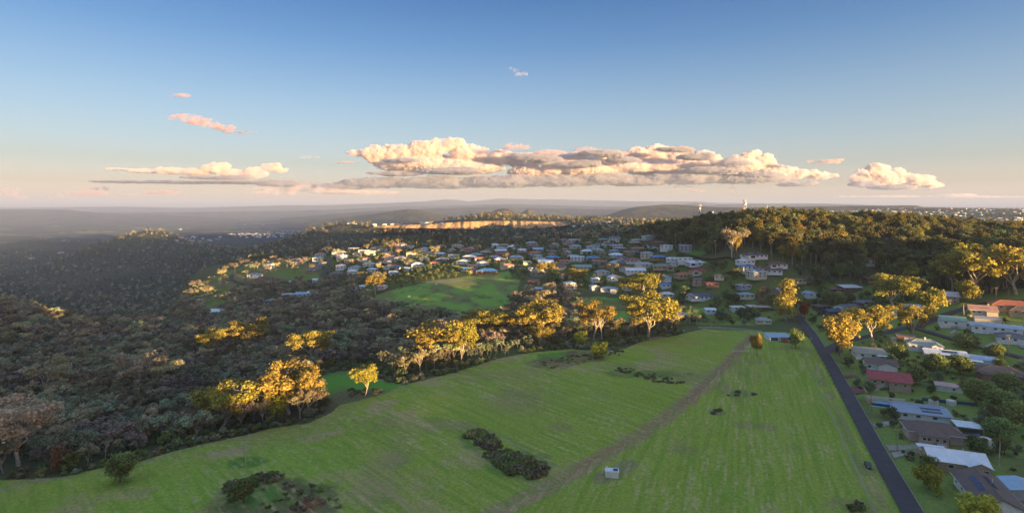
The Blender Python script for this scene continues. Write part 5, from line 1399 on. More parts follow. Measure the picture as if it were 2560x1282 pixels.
tree('dead_tree', 615, 1162, 1098, D_[0], None, 14, 'leafless saplings on the small green mound in the field', 'dead tree', wide=32, Wm=12)

# palm
def palm(seed, H=7.5):
    rng = np.random.default_rng(seed)
    tv, tq = tubes([curve_path(rng, (0, 0, -0.3), (0.3, 0.1, H * 0.8), 0.2, 0.13, 6, 0.01)], 8)
    V, Q, T = [], [], []
    for i in range(16):
        a = i * 2.4; el = rng.uniform(-0.1, 1.1); Lf = rng.uniform(2.0, 2.7)
        prev = None
        for k in range(9):
            t = k / 8
            r = Lf * t * math.cos(el * (1 - 0.3 * t)); z = H * 0.8 + Lf * (t * math.sin(el) - 0.75 * t * t)
            c = np.array([0.3 + math.cos(a) * r, 0.1 + math.sin(a) * r, z]); sd = np.array([-math.sin(a), math.cos(a), 0])
            for s in (-1, 1):
                w = 0.62 * (1 - 0.6 * t) * (0.4 + 0.6 * min(1, 3 * t))
                b0 = len(V); tip = c + sd * s * w + np.array([math.cos(a) * 0.25, math.sin(a) * 0.25, -0.35 * w])
                V += [c, c + np.array([math.cos(a), math.sin(a), 0]) * 0.13, tip + 0.03, tip]; Q.append((b0, b0 + 1, b0 + 2, b0 + 3)); T.append(rng.uniform(0.7, 1.25))
    return np_mesh('trunk', tv, tq, bark_pale, True), crown_mesh('crown', np.array(V), np.array(Q), T, LM['palm'])
T_ = palm(7)
tree('palm_tree', 2498, 1162, 1092, *T_, 6.8, 'sunlit palm with thin pale trunk on the back lawn', 'palm tree', wide=34, Wm=5)
tree('palm_tree', 2410, 800, 755, *T_, 6.8, 'slender palm beside the green-roofed cottage', 'palm tree', wide=22, Wm=5)

# ------------------------------------------------ prototypes for the many
PG = [gum(201 + i, 16, 12, 0.30 + 0.03 * (i % 3), 4 + i % 3, 46, 0.52, ('gum', 'gum', 'dusk', 'gum', 'silver', 'gum')[i], bark_pale if i % 2 else bark_grey) for i in range(6)]
PT = [gum(221 + i, 30, 12, 0.46, 5, 60, 0.60, 'tall', (bark_pale, bark_grey)[i], 0.20, 1.0, 0.014, 4) for i in range(2)] + [bushy(231 + i, 30, (13, 12, 15, 13)[i], 85, 0.66, ('tall', 'dark', 'sun_gold', 'mid')[i], 30, (0.2, 0.12, 0.25, 0.15)[i], bark_grey) for i in range(4)]
PB = [bushy(241 + i, 9, 8.5, 64, 0.46, ('dark', 'mid', 'dark', 'mid', 'silver', 'dark')[i], 15) for i in range(6)]
PS = [bushy(261 + i, 3.2, 4.2, 60, 0.34, ('scrub', 'silver', 'dark', 'mid')[i], 10, 0.05) for i in range(4)]
PW = [gum(281 + i, 9, 4.2, 0.45, 4, 26, 0.30, 'silver', bark_pale, 0.2, 1.2, 0.014, 2) for i in range(2)]      # slender pale-stemmed saplings
PF = [bushy(301 + i, 15, 12, 16, 1.25, ('gum', 'tall', 'dark', 'gum')[i], 9, 0.15) for i in range(4)]             # far canopy

def inst(name, proto, p, s, rz, label, cat, group, sz=None):
    e = empty(name, p, rz, label=label, cat=cat, group=group)
    e.scale = (s, s, sz or s)
    add('trunk', proto[0], e); add('crown', proto[1], e)
    return e

def mass(name, pts, protos, label_kind='stuff', only_crown=False):
    """many far plants as one object: points with a size and a turn, one plant mesh set on each"""
    coll = bpy.data.collections.new(name + '_kinds')
    for k, (tm, cm) in enumerate(protos):
        me = cm.copy() if only_crown else None
        if not only_crown:
            b = bmesh.new(); b.from_mesh(cm); nf = len(b.faces)
            b.from_mesh(tm); b.faces.ensure_lookup_table()
            for f_ in b.faces[nf:]: f_.material_index = 1
            me = bpy.data.meshes.new('plant'); b.to_mesh(me); b.free()
            me.materials.append(cm.materials[0]); me.materials.append(tm.materials[0])
        o = bpy.data.objects.new('plant_%02d' % k, me); coll.objects.link(o)
    vs = np.array([(p[0], p[1], p[2]) for p in pts], np.float32)
    me = bpy.data.meshes.new(name); me.vertices.add(len(vs)); me.vertices.foreach_set('co', vs.ravel())
    for nm, k in (('size', 3), ('turn', 4), ('pick', 5)):
        a = me.attributes.new(nm, 'INT' if nm == 'pick' else 'FLOAT', 'POINT'); a.data.foreach_set('value', [p[k] for p in pts])
    me.update()
    o = add(name, me, kind='stuff')
    ng = bpy.data.node_groups.new(name + '_plants', 'GeometryNodeTree')
    ng.interface.new_socket('Geometry', in_out='INPUT', socket_type='NodeSocketGeometry'); ng.interface.new_socket('Geometry', in_out='OUTPUT', socket_type='NodeSocketGeometry')
    n = ng.nodes; gi = n.new('NodeGroupInput'); go = n.new('NodeGroupOutput')
    ci = n.new('GeometryNodeCollectionInfo'); ci.inputs['Collection'].default_value = coll; ci.inputs['Separate Children'].default_value = True; ci.inputs['Reset Children'].default_value = True
    ip = n.new('GeometryNodeInstanceOnPoints'); ip.inputs['Pick Instance'].default_value = True
    def named(nm, ty):
        a = n.new('GeometryNodeInputNamedAttribute'); a.data_type = ty; a.inputs['Name'].default_value = nm; return a.outputs['Attribute']
    cx = n.new('ShaderNodeCombineXYZ'); ng.links.new(named('turn', 'FLOAT'), cx.inputs['Z'])
    ng.links.new(gi.outputs[0], ip.inputs['Points']); ng.links.new(ci.outputs[0], ip.inputs['Instance']); ng.links.new(named('pick', 'INT'), ip.inputs['Instance Index'])
    ng.links.new(cx.outputs[0], ip.inputs['Rotation']); ng.links.new(named('size', 'FLOAT'), ip.inputs['Scale']); ng.links.new(ip.outputs[0], go.inputs[0])
    md = o.modifiers.new('plants', 'NODES'); md.node_group = ng
    return o

# ------------------------------------------------ where they grow
ROADPTS = [(np.asarray(l), hw) for l, hw in LINES.values()]
FA = np.array(FOOT)
def scatter(sp, xr, yr, regions, not_regions=(), zr=(0, 1e9), jit=0.45, clear=True, road=2.5, seed=0, polar=False):
    rng = np.random.default_rng(seed)
    if polar:     # spacing grows with distance
        gx, gy = [], []
        z = yr[0]
        while z < yr[1]:
            s = sp * max(1.0, z / yr[0]) ** polar
            xs = np.arange(xr[0] * z, xr[1] * z, s); gx.append(xs + rng.uniform(-jit, jit, len(xs)) * s); gy.append(z + rng.uniform(-jit, jit, len(xs)) * s); z += s
        X = np.concatenate(gx); Y = np.concatenate(gy)
    else:
        X, Y = np.meshgrid(np.arange(xr[0], xr[1], sp), np.arange(yr[0], yr[1], sp))
        X = X.ravel(); Y = Y.ravel()
        X = X + rng.uniform(-jit, jit, len(X)) * sp; Y = Y + rng.uniform(-jit, jit, len(Y)) * sp
    m = np.abs(X / Y) < 1.16; X, Y = X[m], Y[m]
    Z = height(X, Y); px, py = to_px(X, Y, Z)
    ok = (Y > zr[0]) & (Y < zr[1])
    if regions is not None:
        a = np.zeros(len(X), bool)
        for r in regions: a |= in_poly(px, py, r)
        ok &= a
    for r in not_regions: ok &= ~in_poly(px, py, r)
    X, Y, Z = X[ok], Y[ok], Z[ok]
    keep = np.ones(len(X), bool)
    if clear:
        for fx, fy, fr in FA:
            keep &= np.hypot(X - fx, Y - fy) > fr
        for ln, hw in ROADPTS:
            d, _ = seg_dist(X, Y, [tuple(q) for q in ln]); keep &= d > hw + road
    return X[keep], Y[keep], Z[keep]

def visible(X, Y, Z, Hh):
    """does the tip of a plant show above the ground in front of it"""
    out = np.zeros(len(X), bool)
    for i in range(0, len(X), 4000):
        x, y, t = X[i:i + 4000], Y[i:i + 4000], (Z + Hh)[i:i + 4000]
        k = np.linspace(0.2, 0.98, 22)[None, :]
        gx, gy = x[:, None] * k, y[:, None] * k
        los = CAM_H + (t[:, None] - CAM_H) * k
        out[i:i + 4000] = (height(gx, gy) < los).all(1)
    px = CX + F_PX * X / Y
    return out & (px > -260) & (px < 2850)

BUSH = [(-500, 1300), (-60, 1205), (0, 1192), (150, 1184), (265, 1158), (360, 1140), (430, 1118), (500, 1100), (600, 1078), (690, 1060), (760, 1048), (820, 1015), (800, 990), (790, 935), (860, 912), (940, 918), (1010, 950), (1100, 932), (1180, 908),
        (1240, 888), (1330, 868), (1430, 850), (1560, 838), (1690, 822), (1760, 810), (1680, 800), (1600, 800), (1560, 835), (1500, 780), (1430, 772), (1420, 735), (1310, 735), (1290, 750), (1240, 805), (1180, 815), (1100, 792), (1020, 778), (950, 768),
        (920, 742), (800, 752), (700, 765), (600, 782), (480, 800), (430, 815), (300, 800), (150, 760), (0, 700), (-500, 640)]
SAPL = [(1165, 905), (1180, 888), (1260, 872), (1340, 856), (1360, 868), (1250, 896)]
HILL = [(1600, 600), (1650, 575), (1700, 565), (2900, 565), (2900, 745), (2480, 745), (2380, 738), (2290, 730), (2200, 715), (2080, 705), (2010, 690), (1950, 660), (1830, 642), (1760, 640), (1690, 618)]
T_START = time.time()
rngv = np.random.default_rng(77)
items = []        # kind, x, y, z, height, proto index, group
def put(kind, XYZ, hlo, hhi, nproto, grp, drop=0.0):
    X, Y, Z = XYZ
    Hh = rngv.uniform(hlo, hhi, len(X))
    vis = visible(X, Y, Z, Hh) & (rngv.random(len(X)) >= drop)
    for i in np.nonzero(vis)[0]:
        items.append((kind, X[i], Y[i], Z[i], Hh[i], int(rngv.integers(nproto)), grp))
put('gum', scatter(8.6, (-640, 420), (195, 680), [BUSH], [CLEARING, CLEAR2, SAPL, PADDOCK, PADDOCK2], (195, 690), seed=1), 7, 14, 6, 0, 0.1)
put('bush', scatter(8, (-640, 420), (195, 680), [BUSH], [CLEARING, CLEAR2, SAPL, PADDOCK, PADDOCK2], (195, 690), seed=2), 3.5, 7.5, 6, 0, 0.35)
put('shrub', scatter(6.5, (-420, 330), (195, 430), [BUSH], [CLEARING, CLEAR2, PADDOCK], (195, 430), seed=3), 1.6, 3.6, 4, 0, 0.25)
EDGE = [(x, y + 26) for x, y in BUSH[:26]] + [(1760, 780), (1200, 830), (700, 960), (0, 1100), (-500, 1200)]
put('shrub', scatter(3.4, (-420, 330), (180, 430), [EDGE], [FIELD, CLEARING, CLEAR2, SAPL, BUSH], (180, 430), seed=14), 1.5, 3.6, 4, 0, 0.15)
put('bush', scatter(7, (-420, 330), (180, 430), [EDGE], [FIELD, CLEARING, CLEAR2, SAPL, BUSH], (180, 430), seed=15), 3, 5.5, 6, 0, 0.3)
put('sapling', scatter(4.6, (-60, 90), (300, 430), [SAPL], [], (280, 450), seed=4), 5, 10, 2, 0, 0.2)
put('tall', scatter(7.6, (60, 640), (420, 900), [HILL], [], (420, 900), seed=5), 18, 29, 6, 1, 0.06)
put('bush', scatter(10, (60, 640), (420, 760), [HILL], [], (400, 760), seed=6), 7, 14, 6, 1, 0.35)
put('bush', scatter(8.5, (-420, 480), (470, 1000), [TOWN], [SPUR, HILL, PADDOCK, PADDOCK2, GREENC, LAWN2], (470, 1000), seed=7), 2.6, 6.6, 6, 2, 0.10)
put('bush', scatter(9.0, (60, 480), (190, 470), [TOWN], [SPUR, HILL, PADDOCK, PADDOCK2, GREENC, LAWN2], (190, 470), seed=17), 2.6, 7.0, 6, 2, 0.4)
put('shrub', scatter(8, (60, 300), (185, 420), [TOWN], [FIELD], (180, 420), seed=8), 1.2, 2.8, 4, 2, 0.30)
put('bush', scatter(10.5, (60, 480), (380, 720), [[(1690, 640), (1830, 650), (1990, 694), (2080, 715), (2200, 725), (2300, 742), (2250, 790), (2100, 800), (2030, 780), (1960, 760), (1890, 806), (1750, 806), (1690, 770)]], [GREENC], (380, 720), seed=18), 5.5, 10.5, 6, 2, 0.25)
put('gum', scatter(40, (-420, 380), (560, 1000), [TOWN], [HILL, PADDOCK], (560, 1000), seed=9), 11, 17, 6, 2, 0.35)
put('gum', scatter(17, (-560, -240), (560, 1000), [SPUR], [WASTE], (560, 1000), seed=10), 9, 14, 6, 3, 0.45)
put('gum', scatter(11, (-700, -180), (560, 820), [[(420, 815), (440, 770), (480, 720), (560, 770), (600, 715), (720, 714), (850, 705), (1000, 700), (1180, 690), (930, 742), (800, 752), (600, 782)]], [SPUR], (540, 860), seed=11), 9, 15, 6, 3, 0.2)
put('bush', scatter(14, (-700, -180), (560, 860), [[(420, 815), (440, 770), (480, 720), (560, 770), (600, 715), (720, 714), (850, 705), (1000, 700), (1180, 690), (930, 742), (800, 752), (600, 782)]], [SPUR], (540, 860), seed=12), 4, 8, 6, 3, 0.3)
put('tall', scatter(15, (-330, 60), (830, 1060), [[(840, 625), (860, 605), (960, 598), (1200, 596), (1250, 606), (1100, 618), (940, 625)]], [], (830, 1060), seed=13), 14, 20, 4, 4, 0.25)
NAMES = {'gum': ('gum_tree', 'gum tree'), 'bush': ('leafy_tree', 'tree'), 'tall': ('tall_gum_tree', 'gum tree'), 'shrub': ('shrub', 'shrub'), 'sapling': ('paperbark_sapling', 'sapling')}
LAB = {
    ('gum', 0): ('dull olive gum tree in the shaded bushland left of the field', 'gum trees of the shaded bushland'), ('bush', 0): ('dark leafy tree filling in beneath the bushland gums', 'understorey trees of the bushland'),
    ('shrub', 0): ('low scrubby bush on the bushland floor', 'bushland shrubs'), ('sapling', 0): ('slender pale-stemmed sapling in the row at the top of the field', 'row of pale-stemmed saplings'),
    ('tall', 1): ('tall dark gum on the wooded tower hill', 'tall gums of the tower hill'), ('bush', 1): ('dark leafy tree at the feet of the tower hill gums', 'understorey of the tower hill'),
    ('bush', 2): ('dark green garden tree between the suburban houses', 'garden trees of the suburb'), ('shrub', 2): ('small garden shrub beside the near street houses', 'garden shrubs of the near street'),
    ('gum', 2): ('gum tree standing above the rooftops of the hillside suburb', 'gums of the suburb'), ('gum', 3): ('gum tree on the western spur beside the loop road', 'gums of the western spur'), ('bush', 3): ('dark bushy tree on the slope below the spur houses', 'bushy trees of the western spur'),
    ('tall', 4): ('tall tree along the skyline behind the sunlit ridge houses', 'ridge trees behind the sunlit houses'),
}
def tell_apart(lab, kind, it):
    """what sets one of many apart: its size, its colour, and what it grows near"""
    px, py = to_px(it[1], it[2], it[3])
    hue = {'gum': ('olive', 'dull olive', 'pinkish-grey', 'grey-olive', 'silver-green', 'brown-olive'), 'bush': ('dark', 'mid-green', 'dark', 'leafy green', 'silvery', 'dark'), 'tall': ('olive', 'open olive', 'dense olive', 'dark green', 'golden', 'mid-green'), 'shrub': ('brownish', 'silvery', 'dark', 'green'), 'sapling': ('pale-stemmed', 'slim pale-stemmed')}[kind][it[5]]
    lo, hi = {'gum': (9, 12), 'bush': (4.5, 6.2), 'tall': (21, 25), 'shrub': (2.0, 2.8), 'sapling': (6.5, 8.5)}[kind]
    big = 'small' if it[4] < lo else ('tall' if it[4] > hi else 'middling')
    noun = {'gum': 'gum tree', 'bush': 'leafy tree', 'tall': 'hill gum', 'shrub': 'bush', 'sapling': 'sapling'}[kind]
    g = it[6]
    if g == 0:
        side = ('at the left picture edge' if px < 200 else 'left of the golden pair' if px < 480 else 'around the golden pair' if px < 820 else 'near the grassy clearing' if px < 1040 else 'by the sapling row' if px < 1380 else 'left of the biggest gum')
        deep = 'front-rank' if py > np.interp(px, [0, 300, 500, 800, 1200, 1700], [1120, 1090, 1040, 950, 850, 810]) else 'further-back'
        return f'{deep} {big} {hue} {noun} of the bushland {side}'
    if g in (1, 4):
        side = 'behind the sunlit ridge houses' if g == 4 else ('left flank' if px < 1780 else 'face below the towers' if px < 1990 else 'middle' if px < 2230 else 'right shoulder')
        if g == 4: return f'{big} {hue} tree {side}'
        return f"{big} {hue} {noun} {'high' if py < 612 else 'low'} on the {side} of the tower hill"
    if g == 2:
        side = 'beside the near street' if it[2] < 300 else 'among the white-roofed houses' if it[2] < 400 and px > 2050 else 'among the middle streets' if px > 1500 else 'among the left-centre rooftops'
        return f'{big} {hue} {noun} {side} of the suburb'
    return f"{big} {hue} {noun} {'below' if py > 712 else 'beside'} the loop road on the spur"
PROTO = {'gum': (PG, 16.0), 'bush': (PB, 9.0), 'tall': (PT, 30.0), 'shrub': (PS, 3.2), 'sapling': (PW, 9.0)}
LIMIT = {'gum': 300, 'bush': 300, 'tall': 200, 'shrub': 260, 'sapling': 60}
for kind, (protos, H0) in PROTO.items():
    ks = [it for it in items if it[0] == kind]
    ks.sort(key=lambda it: -it[4] / it[2] * (1.0 if -30 < CX + F_PX * it[1] / it[2] < 2585 else 0.001))
    nm, cat = NAMES[kind]
    for it in ks[:LIMIT[kind]]:
        lab, grp = LAB[(kind, it[6])]
        s = it[4] / H0
        lab = tell_apart(lab, kind, it)
        inst(nm, protos[it[5]], (it[1], it[2], it[3] - 0.15), s * rngv.uniform(0.9, 1.15), rngv.uniform(0, 6.28), lab, cat, grp, s)
    rest = ks[LIMIT[kind]:]
    if rest:
        mass({'gum': 'gum_forest', 'bush': 'leafy_understorey', 'tall': 'tall_gum_forest', 'shrub': 'scrub', 'sapling': 'sapling_thicket'}[kind],
             [(it[1], it[2], it[3] - 0.15, it[4] / H0, rngv.uniform(0, 6.28), it[5]) for it in rest], protos)
    print('VEG', kind, len(ks))
# far forest over the valley flanks and the quarry ridge
X, Y, Z = scatter(13, (-1.0, 0.42), (980, 5200), None, [[(930, 576), (930, 553), (1420, 553), (1420, 576)]], (980, 5200), seed=20, polar=1.0, clear=False)
Hh = np.full(len(X), 15.0)
v = visible(X, Y, Z, Hh) & (fbm(X / 260, Y / 260, 3, 91) > -0.42) & ((Y < 2600) | (fbm(X / 500, Y / 400, 3, 92) > -0.1)) & (cleared(X, Y) < 0.4)
X, Y, Z = X[v], Y[v], Z[v]
mass('valley_forest', [(x, y, z - 1.0, (0.75 + 0.5 * rngv.random()) * (1.0 if y < 1800 else 1.15), rngv.uniform(0, 6.28), int(rngv.integers(4))) for x, y, z in zip(X, Y, Z)], PF, only_crown=True)
print('VEG far', len(X))
X, Y, Z = scatter(20, (0.05, 1.0), (980, 5200), None, [], (980, 5200), seed=21, polar=0.9, clear=False)
v = visible(X, Y, Z, np.full(len(X), 12.0)) & (rngv.random(len(X)) < 0.6)
X, Y, Z = X[v], Y[v], Z[v]
mass('city_trees', [(x, y, z - 0.5, (0.5 + 0.4 * rngv.random()), rngv.uniform(0, 6.28), int(rngv.integers(4))) for x, y, z in zip(X, Y, Z)], PF, only_crown=True)
print('VEG city', len(X), time.time() - T_START)
# ================================================================== THINGS OF THE PLACE
steel = plain('galvanised_steel', (0.30, 0.30, 0.31), 0.6, 0.2, var=0.1)
mast_m = plain('mast_paint', (0.42, 0.34, 0.26), 0.7, var=0.1)
timber = plain('pole_timber', (0.30, 0.24, 0.18), 0.9, var=0.2)
white_paint = plain('white_paint', (0.72, 0.72, 0.70), 0.5, var=0.05)
dish_m = plain('dish_white', (0.78, 0.78, 0.76), 0.5, var=0.03)
red_paint = plain('red_paint', (0.45, 0.10, 0.06), 0.5, var=0.05)
black_rub = plain('black_rubber', (0.02, 0.02, 0.022), 0.8, var=0.05)
mesh_m = bpy.data.materials.new('chain_wire'); mesh_m.use_nodes = True
nt = mesh_m.node_tree; N = nt.nodes; L = nt.links
tr = N.new('ShaderNodeBsdfTransparent'); mx = N.new('ShaderNodeMixShader'); mx.inputs[0].default_value = 0.36
N['Principled BSDF'].inputs['Base Color'].default_value = (0.60, 0.60, 0.58, 1); N['Principled BSDF'].inputs['Roughness'].default_value = 0.6
L.new(tr.outputs[0], mx.inputs[1]); L.new(N['Principled BSDF'].outputs[0], mx.inputs[2]); L.new(mx.outputs[0], N['Material Output'].inputs['Surface'])

# ---- fences
def fence(pix, label, spacing=3.0, hgt_=1.8, rails=(1.75,), wire=True, mat=steel, r=0.045, name='fence', post_w=0.0):
    ln = ground_line(pix, 14)
    seg = np.r_[0, np.cumsum(np.hypot(*np.diff(ln, axis=0).T))]
    n = max(2, int(seg[-1] / spacing) + 1)
    s = np.linspace(0, seg[-1], n)
    X = np.interp(s, seg, ln[:, 0]); Y = np.interp(s, seg, ln[:, 1]); Z = height(X, Y)
    root = empty(name, (X[0], Y[0], Z[0]), 0, label=label, cat='fence')
    o0 = Vector((X[0], Y[0], Z[0]))
    pm = MB(); pm.tube((0, 0, -0.4), (0, 0, hgt_), r, n=6); pme = mesh_from('post', pm.v, pm.f, [mat])
    for i in range(n): add('post', pme, root, (X[i] - o0.x, Y[i] - o0.y, Z[i] - o0.z))
    rb = MB()
    for i in range(n - 1):
        for q in rails: rb.tube((X[i] - o0.x, Y[i] - o0.y, Z[i] - o0.z + q), (X[i + 1] - o0.x, Y[i + 1] - o0.y, Z[i + 1] - o0.z + q), r * 0.7, n=5, cap=False)
    rb.build('rail', mat, root)
    if wire:
        w = MB()
        for i in range(n - 1): w.poly([(X[i] - o0.x, Y[i] - o0.y, Z[i] - o0.z + 0.03), (X[i + 1] - o0.x, Y[i + 1] - o0.y, Z[i + 1] - o0.z + 0.03), (X[i + 1] - o0.x, Y[i + 1] - o0.y, Z[i + 1] - o0.z + hgt_ - 0.06), (X[i] - o0.x, Y[i] - o0.y, Z[i] - o0.z + hgt_ - 0.06)])
        w.build('wire_mesh', mesh_m, root)
    return root
fence([(1998, 866), (2028, 932), (2060, 1004), (2097, 1084), (2134, 1165), (2187, 1282), (2225, 1370)], 'long chain-wire fence between the mown field and the road verge')
fence([(1440, 868), (1512, 862), (1560, 857), (1640, 847), (1712, 828)], 'white post-and-rail fence curving below the biggest golden gum', 3.0, 1.3, (1.2, 0.7), False, white_paint, 0.07)
fence([(1745, 820), (1800, 822), (1860, 827), (1902, 832)], 'chain-wire fence along the top end of the mown field')
fence([(1900, 838), (1885, 854), (1870, 872)], 'short white fence beside the track to the depot', 2.5, 1.3, (1.2, 0.7), False, white_paint, 0.06)
p = P(1853, 880); g = empty('gate', p, R(-4), label='white field gate across the track near the depot', cat='gate')
for x in (-5.2, 0, 5.2): boxpart('post', g, (x, 0, 0.6), (0.14, 0.14, 1.5), white_paint)
for z in (0.35, 0.75, 1.15): boxpart('rail', g, (0, 0, z), (10.2, 0.06, 0.09), white_paint)

# ---- power poles
def pole(px, py, top, label, arms=1, light=False, rz=0.0, tank=False):
    p = P(px, py); H = (py - top) * p.y / F_PX
    H = max(7.0, H)
    root = empty('utility_pole', p, rz, label=label, cat='utility pole')
    b = MB(); b.tube((0, 0, -0.5), (0, 0, H), 0.17, 0.11, 8); b.build('shaft', timber, root)
    for k in range(arms):
        a = boxpart('crossarm', root, (0, -0.14, H - 0.35 - 0.9 * k), (2.3, 0.11, 0.13), timber)
        for x in (-1.0, -0.45, 0.45, 1.0):
            i_ = MB(); i_.tube((x, -0.14, H - 0.28 - 0.9 * k), (x, -0.14, H - 0.06 - 0.9 * k), 0.05, 0.03, 6); i_.build('insulator', dish_m, root)
    if light:
        b = MB(); b.tube((0, 0, H - 1.3), (-2.2, 0, H - 0.7), 0.04, n=6); b.build('lamp_arm', steel, root); boxpart('lamp_head', root, (-2.5, 0, H - 0.68), (0.7, 0.25, 0.12), steel)
    if tank:
        b = MB(); b.lathe([(0.28, H - 2.6), (0.3, H - 2.5), (0.3, H - 1.8), (0.26, H - 1.7)], 12, (0.0, -0.48)); b.build('transformer', steel, root)
    return p + Vector((0, 0, H))
pt1 = pole(2243, 1130, 1071, 'sunlit power pole on the verge beside the brown-roofed house', 1, rz=RZ)
pt2 = pole(2178, 1027, 985, 'power pole with a street lamp arm beside the pool', 1, True, RZ)
pt3 = pole(2390, 856, 810, 'power pole before the L-shaped brick house', 1, rz=RZ)
pt4 = pole(2521, 893, 836, 'power pole carrying a transformer beside the lower street', 2, rz=RZ, tank=True)
pt5 = pole(2375, 780, 748, 'double-arm power pole beside the two-storey pinkish house', 2, rz=RZ)
pt6 = pole(2490, 754, 718, 'power pole on the upper road above the salmon-roofed house', 1, rz=RZ)
pt7 = pole(2522, 746, 718, 'right-hand power pole on the upper road', 1, rz=RZ)
pole(2259, 818, 788, 'power pole in front of the right-hand golden street gum', 1, rz=RZ)
pole(2087, 888, 850, 'power pole at the road corner under the dense golden tree', 1, rz=RZ)
pole(2127, 940, 910, 'power pole on the verge before the white gable house', 1, rz=RZ)
pole(2066, 838, 800, 'power pole beside the road near the navy-roofed house', 1, rz=RZ)
pole(1998, 765, 738, 'power pole right of the tall narrow golden tree', 1, rz=RZ)
def wires(a, b, label, n=3, sag=1.2):
    root = empty('power_line', a, 0, label=label, cat='power line')
    for k in range(n):
        off = Vector(((k - (n - 1) / 2) * 0.9, 0, -0.1)); m = MB(); prev = None
        for i in range(13):
            t = i / 12; q = (b - a) * t + off + Vector((0, 0, -sag * 4 * t * (1 - t)))
            if prev is not None: m.tube(prev, q, 0.013, n=4, cap=False)
            prev = q
        m.build('wire', black_rub, root)
wires(pt5, pt6, 'sagging power wires between the double-arm pole and the upper road')
wires(pt6, pt7, 'short power wires between the two upper road poles')
wires(pt3, pt5, 'power wires crossing the upper street by the green cottage')
wires(pt1, pt2, 'power wires along the near verge')
wires(pt3, pt4, 'power wires along the lower street')

# ---- radio towers on the hill
def tower_foot(px, top, Z):
    p = PZ(px, Z); return p, CAM_H + (HY - top) / F_PX * Z - p.z
def lattice(b, H, w0, w1, n):
    for k in range(n):
        z0, z1 = H * k / n, H * (k + 1) / n
        a0, a1 = w0 + (w1 - w0) * k / n, w0 + (w1 - w0) * (k + 1) / n
        c0 = [(a0, a0), (-a0, a0), (-a0, -a0), (a0, -a0)]; c1 = [(a1, a1), (-a1, a1), (-a1, -a1), (a1, -a1)]
        for i in range(4):
            j = (i + 1) % 4
            b.tube((*c0[i], z0), (*c1[i], z1), 0.08, n=4, cap=False); b.tube((*c0[i], z0), (*c1[j], z1), 0.04, n=4, cap=False); b.tube((*c1[i], z1), (*c1[j], z1), 0.04, n=4, cap=False)
def dish(root, c, r, az, name='dish'):
    b = MB(); b.lathe([(0.05, 0), (r * 0.5, 0.06 * r), (r * 0.8, 0.2 * r), (r, 0.38 * r), (r * 0.97, 0.42 * r), (r * 0.5, 0.2 * r), (0.05, 0.14 * r)], 18)
    o = b.build(name, dish_m, root, True, c); o.rotation_euler = (R(90), 0, az); return o
def radio_tower(px, top, Z, label, style):
    p, H = tower_foot(px, top, Z)
    root = empty('radio_tower', p, 0.3, label=label, cat='radio tower')
    m = steel if style != 'thin' else dish_m
    b = MB()
    if style == 'big':
        lattice(b, H * 0.96, 1.5, 1.0, 14); b.build('lattice_mast', mast_m, root)
        for zz in (0.70, 0.82, 0.95):
            k = MB(); k.box(-1.7, 1.7, -1.7, 1.7, H * zz, H * zz + 0.35); k.build('platform', steel, root)
            for a in range(6):
                aa = a * math.pi / 3 + zz; boxpart('antenna_panel', root, (1.8 * math.cos(aa), 1.8 * math.sin(aa), H * zz + 1.2), (0.35, 0.35, 1.9), steel)
        for zz, az in ((0.63, -0.6), (0.76, 0.8), (0.88, 0.2), (0.90, -1.0)): dish(root, (math.sin(az) * 1.6, -math.cos(az) * 1.6, H * zz), 1.15, az)
        k = MB(); k.tube((0, 0, H * 0.95), (0, 0, H * 1.03), 0.12, n=6); k.build('top_spike', steel, root)
    elif style == 'slim':
        lattice(b, H, 0.75, 0.5, 16); b.build('lattice_mast', mast_m, root)
        for zz, az in ((0.62, -0.7), (0.72, 0.9), (0.8, 0.1), (0.88, -0.4), (0.93, 0.9)): dish(root, (math.sin(az) * 0.9, -math.cos(az) * 0.9, H * zz), 0.85, az)
        for a in range(3): boxpart('antenna_panel', root, (1.6 * math.cos(a * 2.1), 1.6 * math.sin(a * 2.1), H * 0.97), (0.35, 0.35, 2.0), steel)
    elif style == 'thin':
        b.tube((0, 0, 0), (0, 0, H * 0.72), 0.55, 0.42, 8); b.build('mast', steel, root)
        k = MB(); k.tube((0, 0, H * 0.72), (0, 0, H), 0.32, 0.12, 8); k.build('whip_antenna', dish_m, root)
        for a in range(3): boxpart('antenna_panel', root, (1.1 * math.cos(a * 2.1), 1.1 * math.sin(a * 2.1), H * 0.70), (0.45, 0.45, 2.6), dish_m)
    elif style == 'dishes':
        lattice(b, H, 1.0, 0.8, 12); b.build('lattice_mast', mast_m, root)
        for zz, az, r in ((0.93, 1.0, 2.3), (0.90, -1.0, 1.8), (0.72, 0.2, 1.2)): dish(root, (math.sin(az) * 2.2, -math.cos(az) * 1.6, H * zz), r, az)
    else:
        b.tube((0, 0, 0), (0, 0, H), 0.3, 0.2, 8); b.build('mast', white_paint, root); boxpart('antenna_panel', root, (0, -0.3, H - 1.2), (0.9, 0.5, 2.2), dish_m)
radio_tower(1862, 499, 690, 'tallest radio tower with platforms and dishes on the wooded hill', 'big')
radio_tower(1750, 511, 690, 'slim white lattice tower at the left of the hilltop', 'slim')
radio_tower(1918, 512, 690, 'thin mast with a white whip antenna right of the tallest tower', 'thin')
radio_tower(1959, 526, 680, 'short lattice tower with two big white dishes', 'dishes')
radio_tower(1782, 529, 690, 'small plain mast between the slim tower and the tallest tower', 'small')

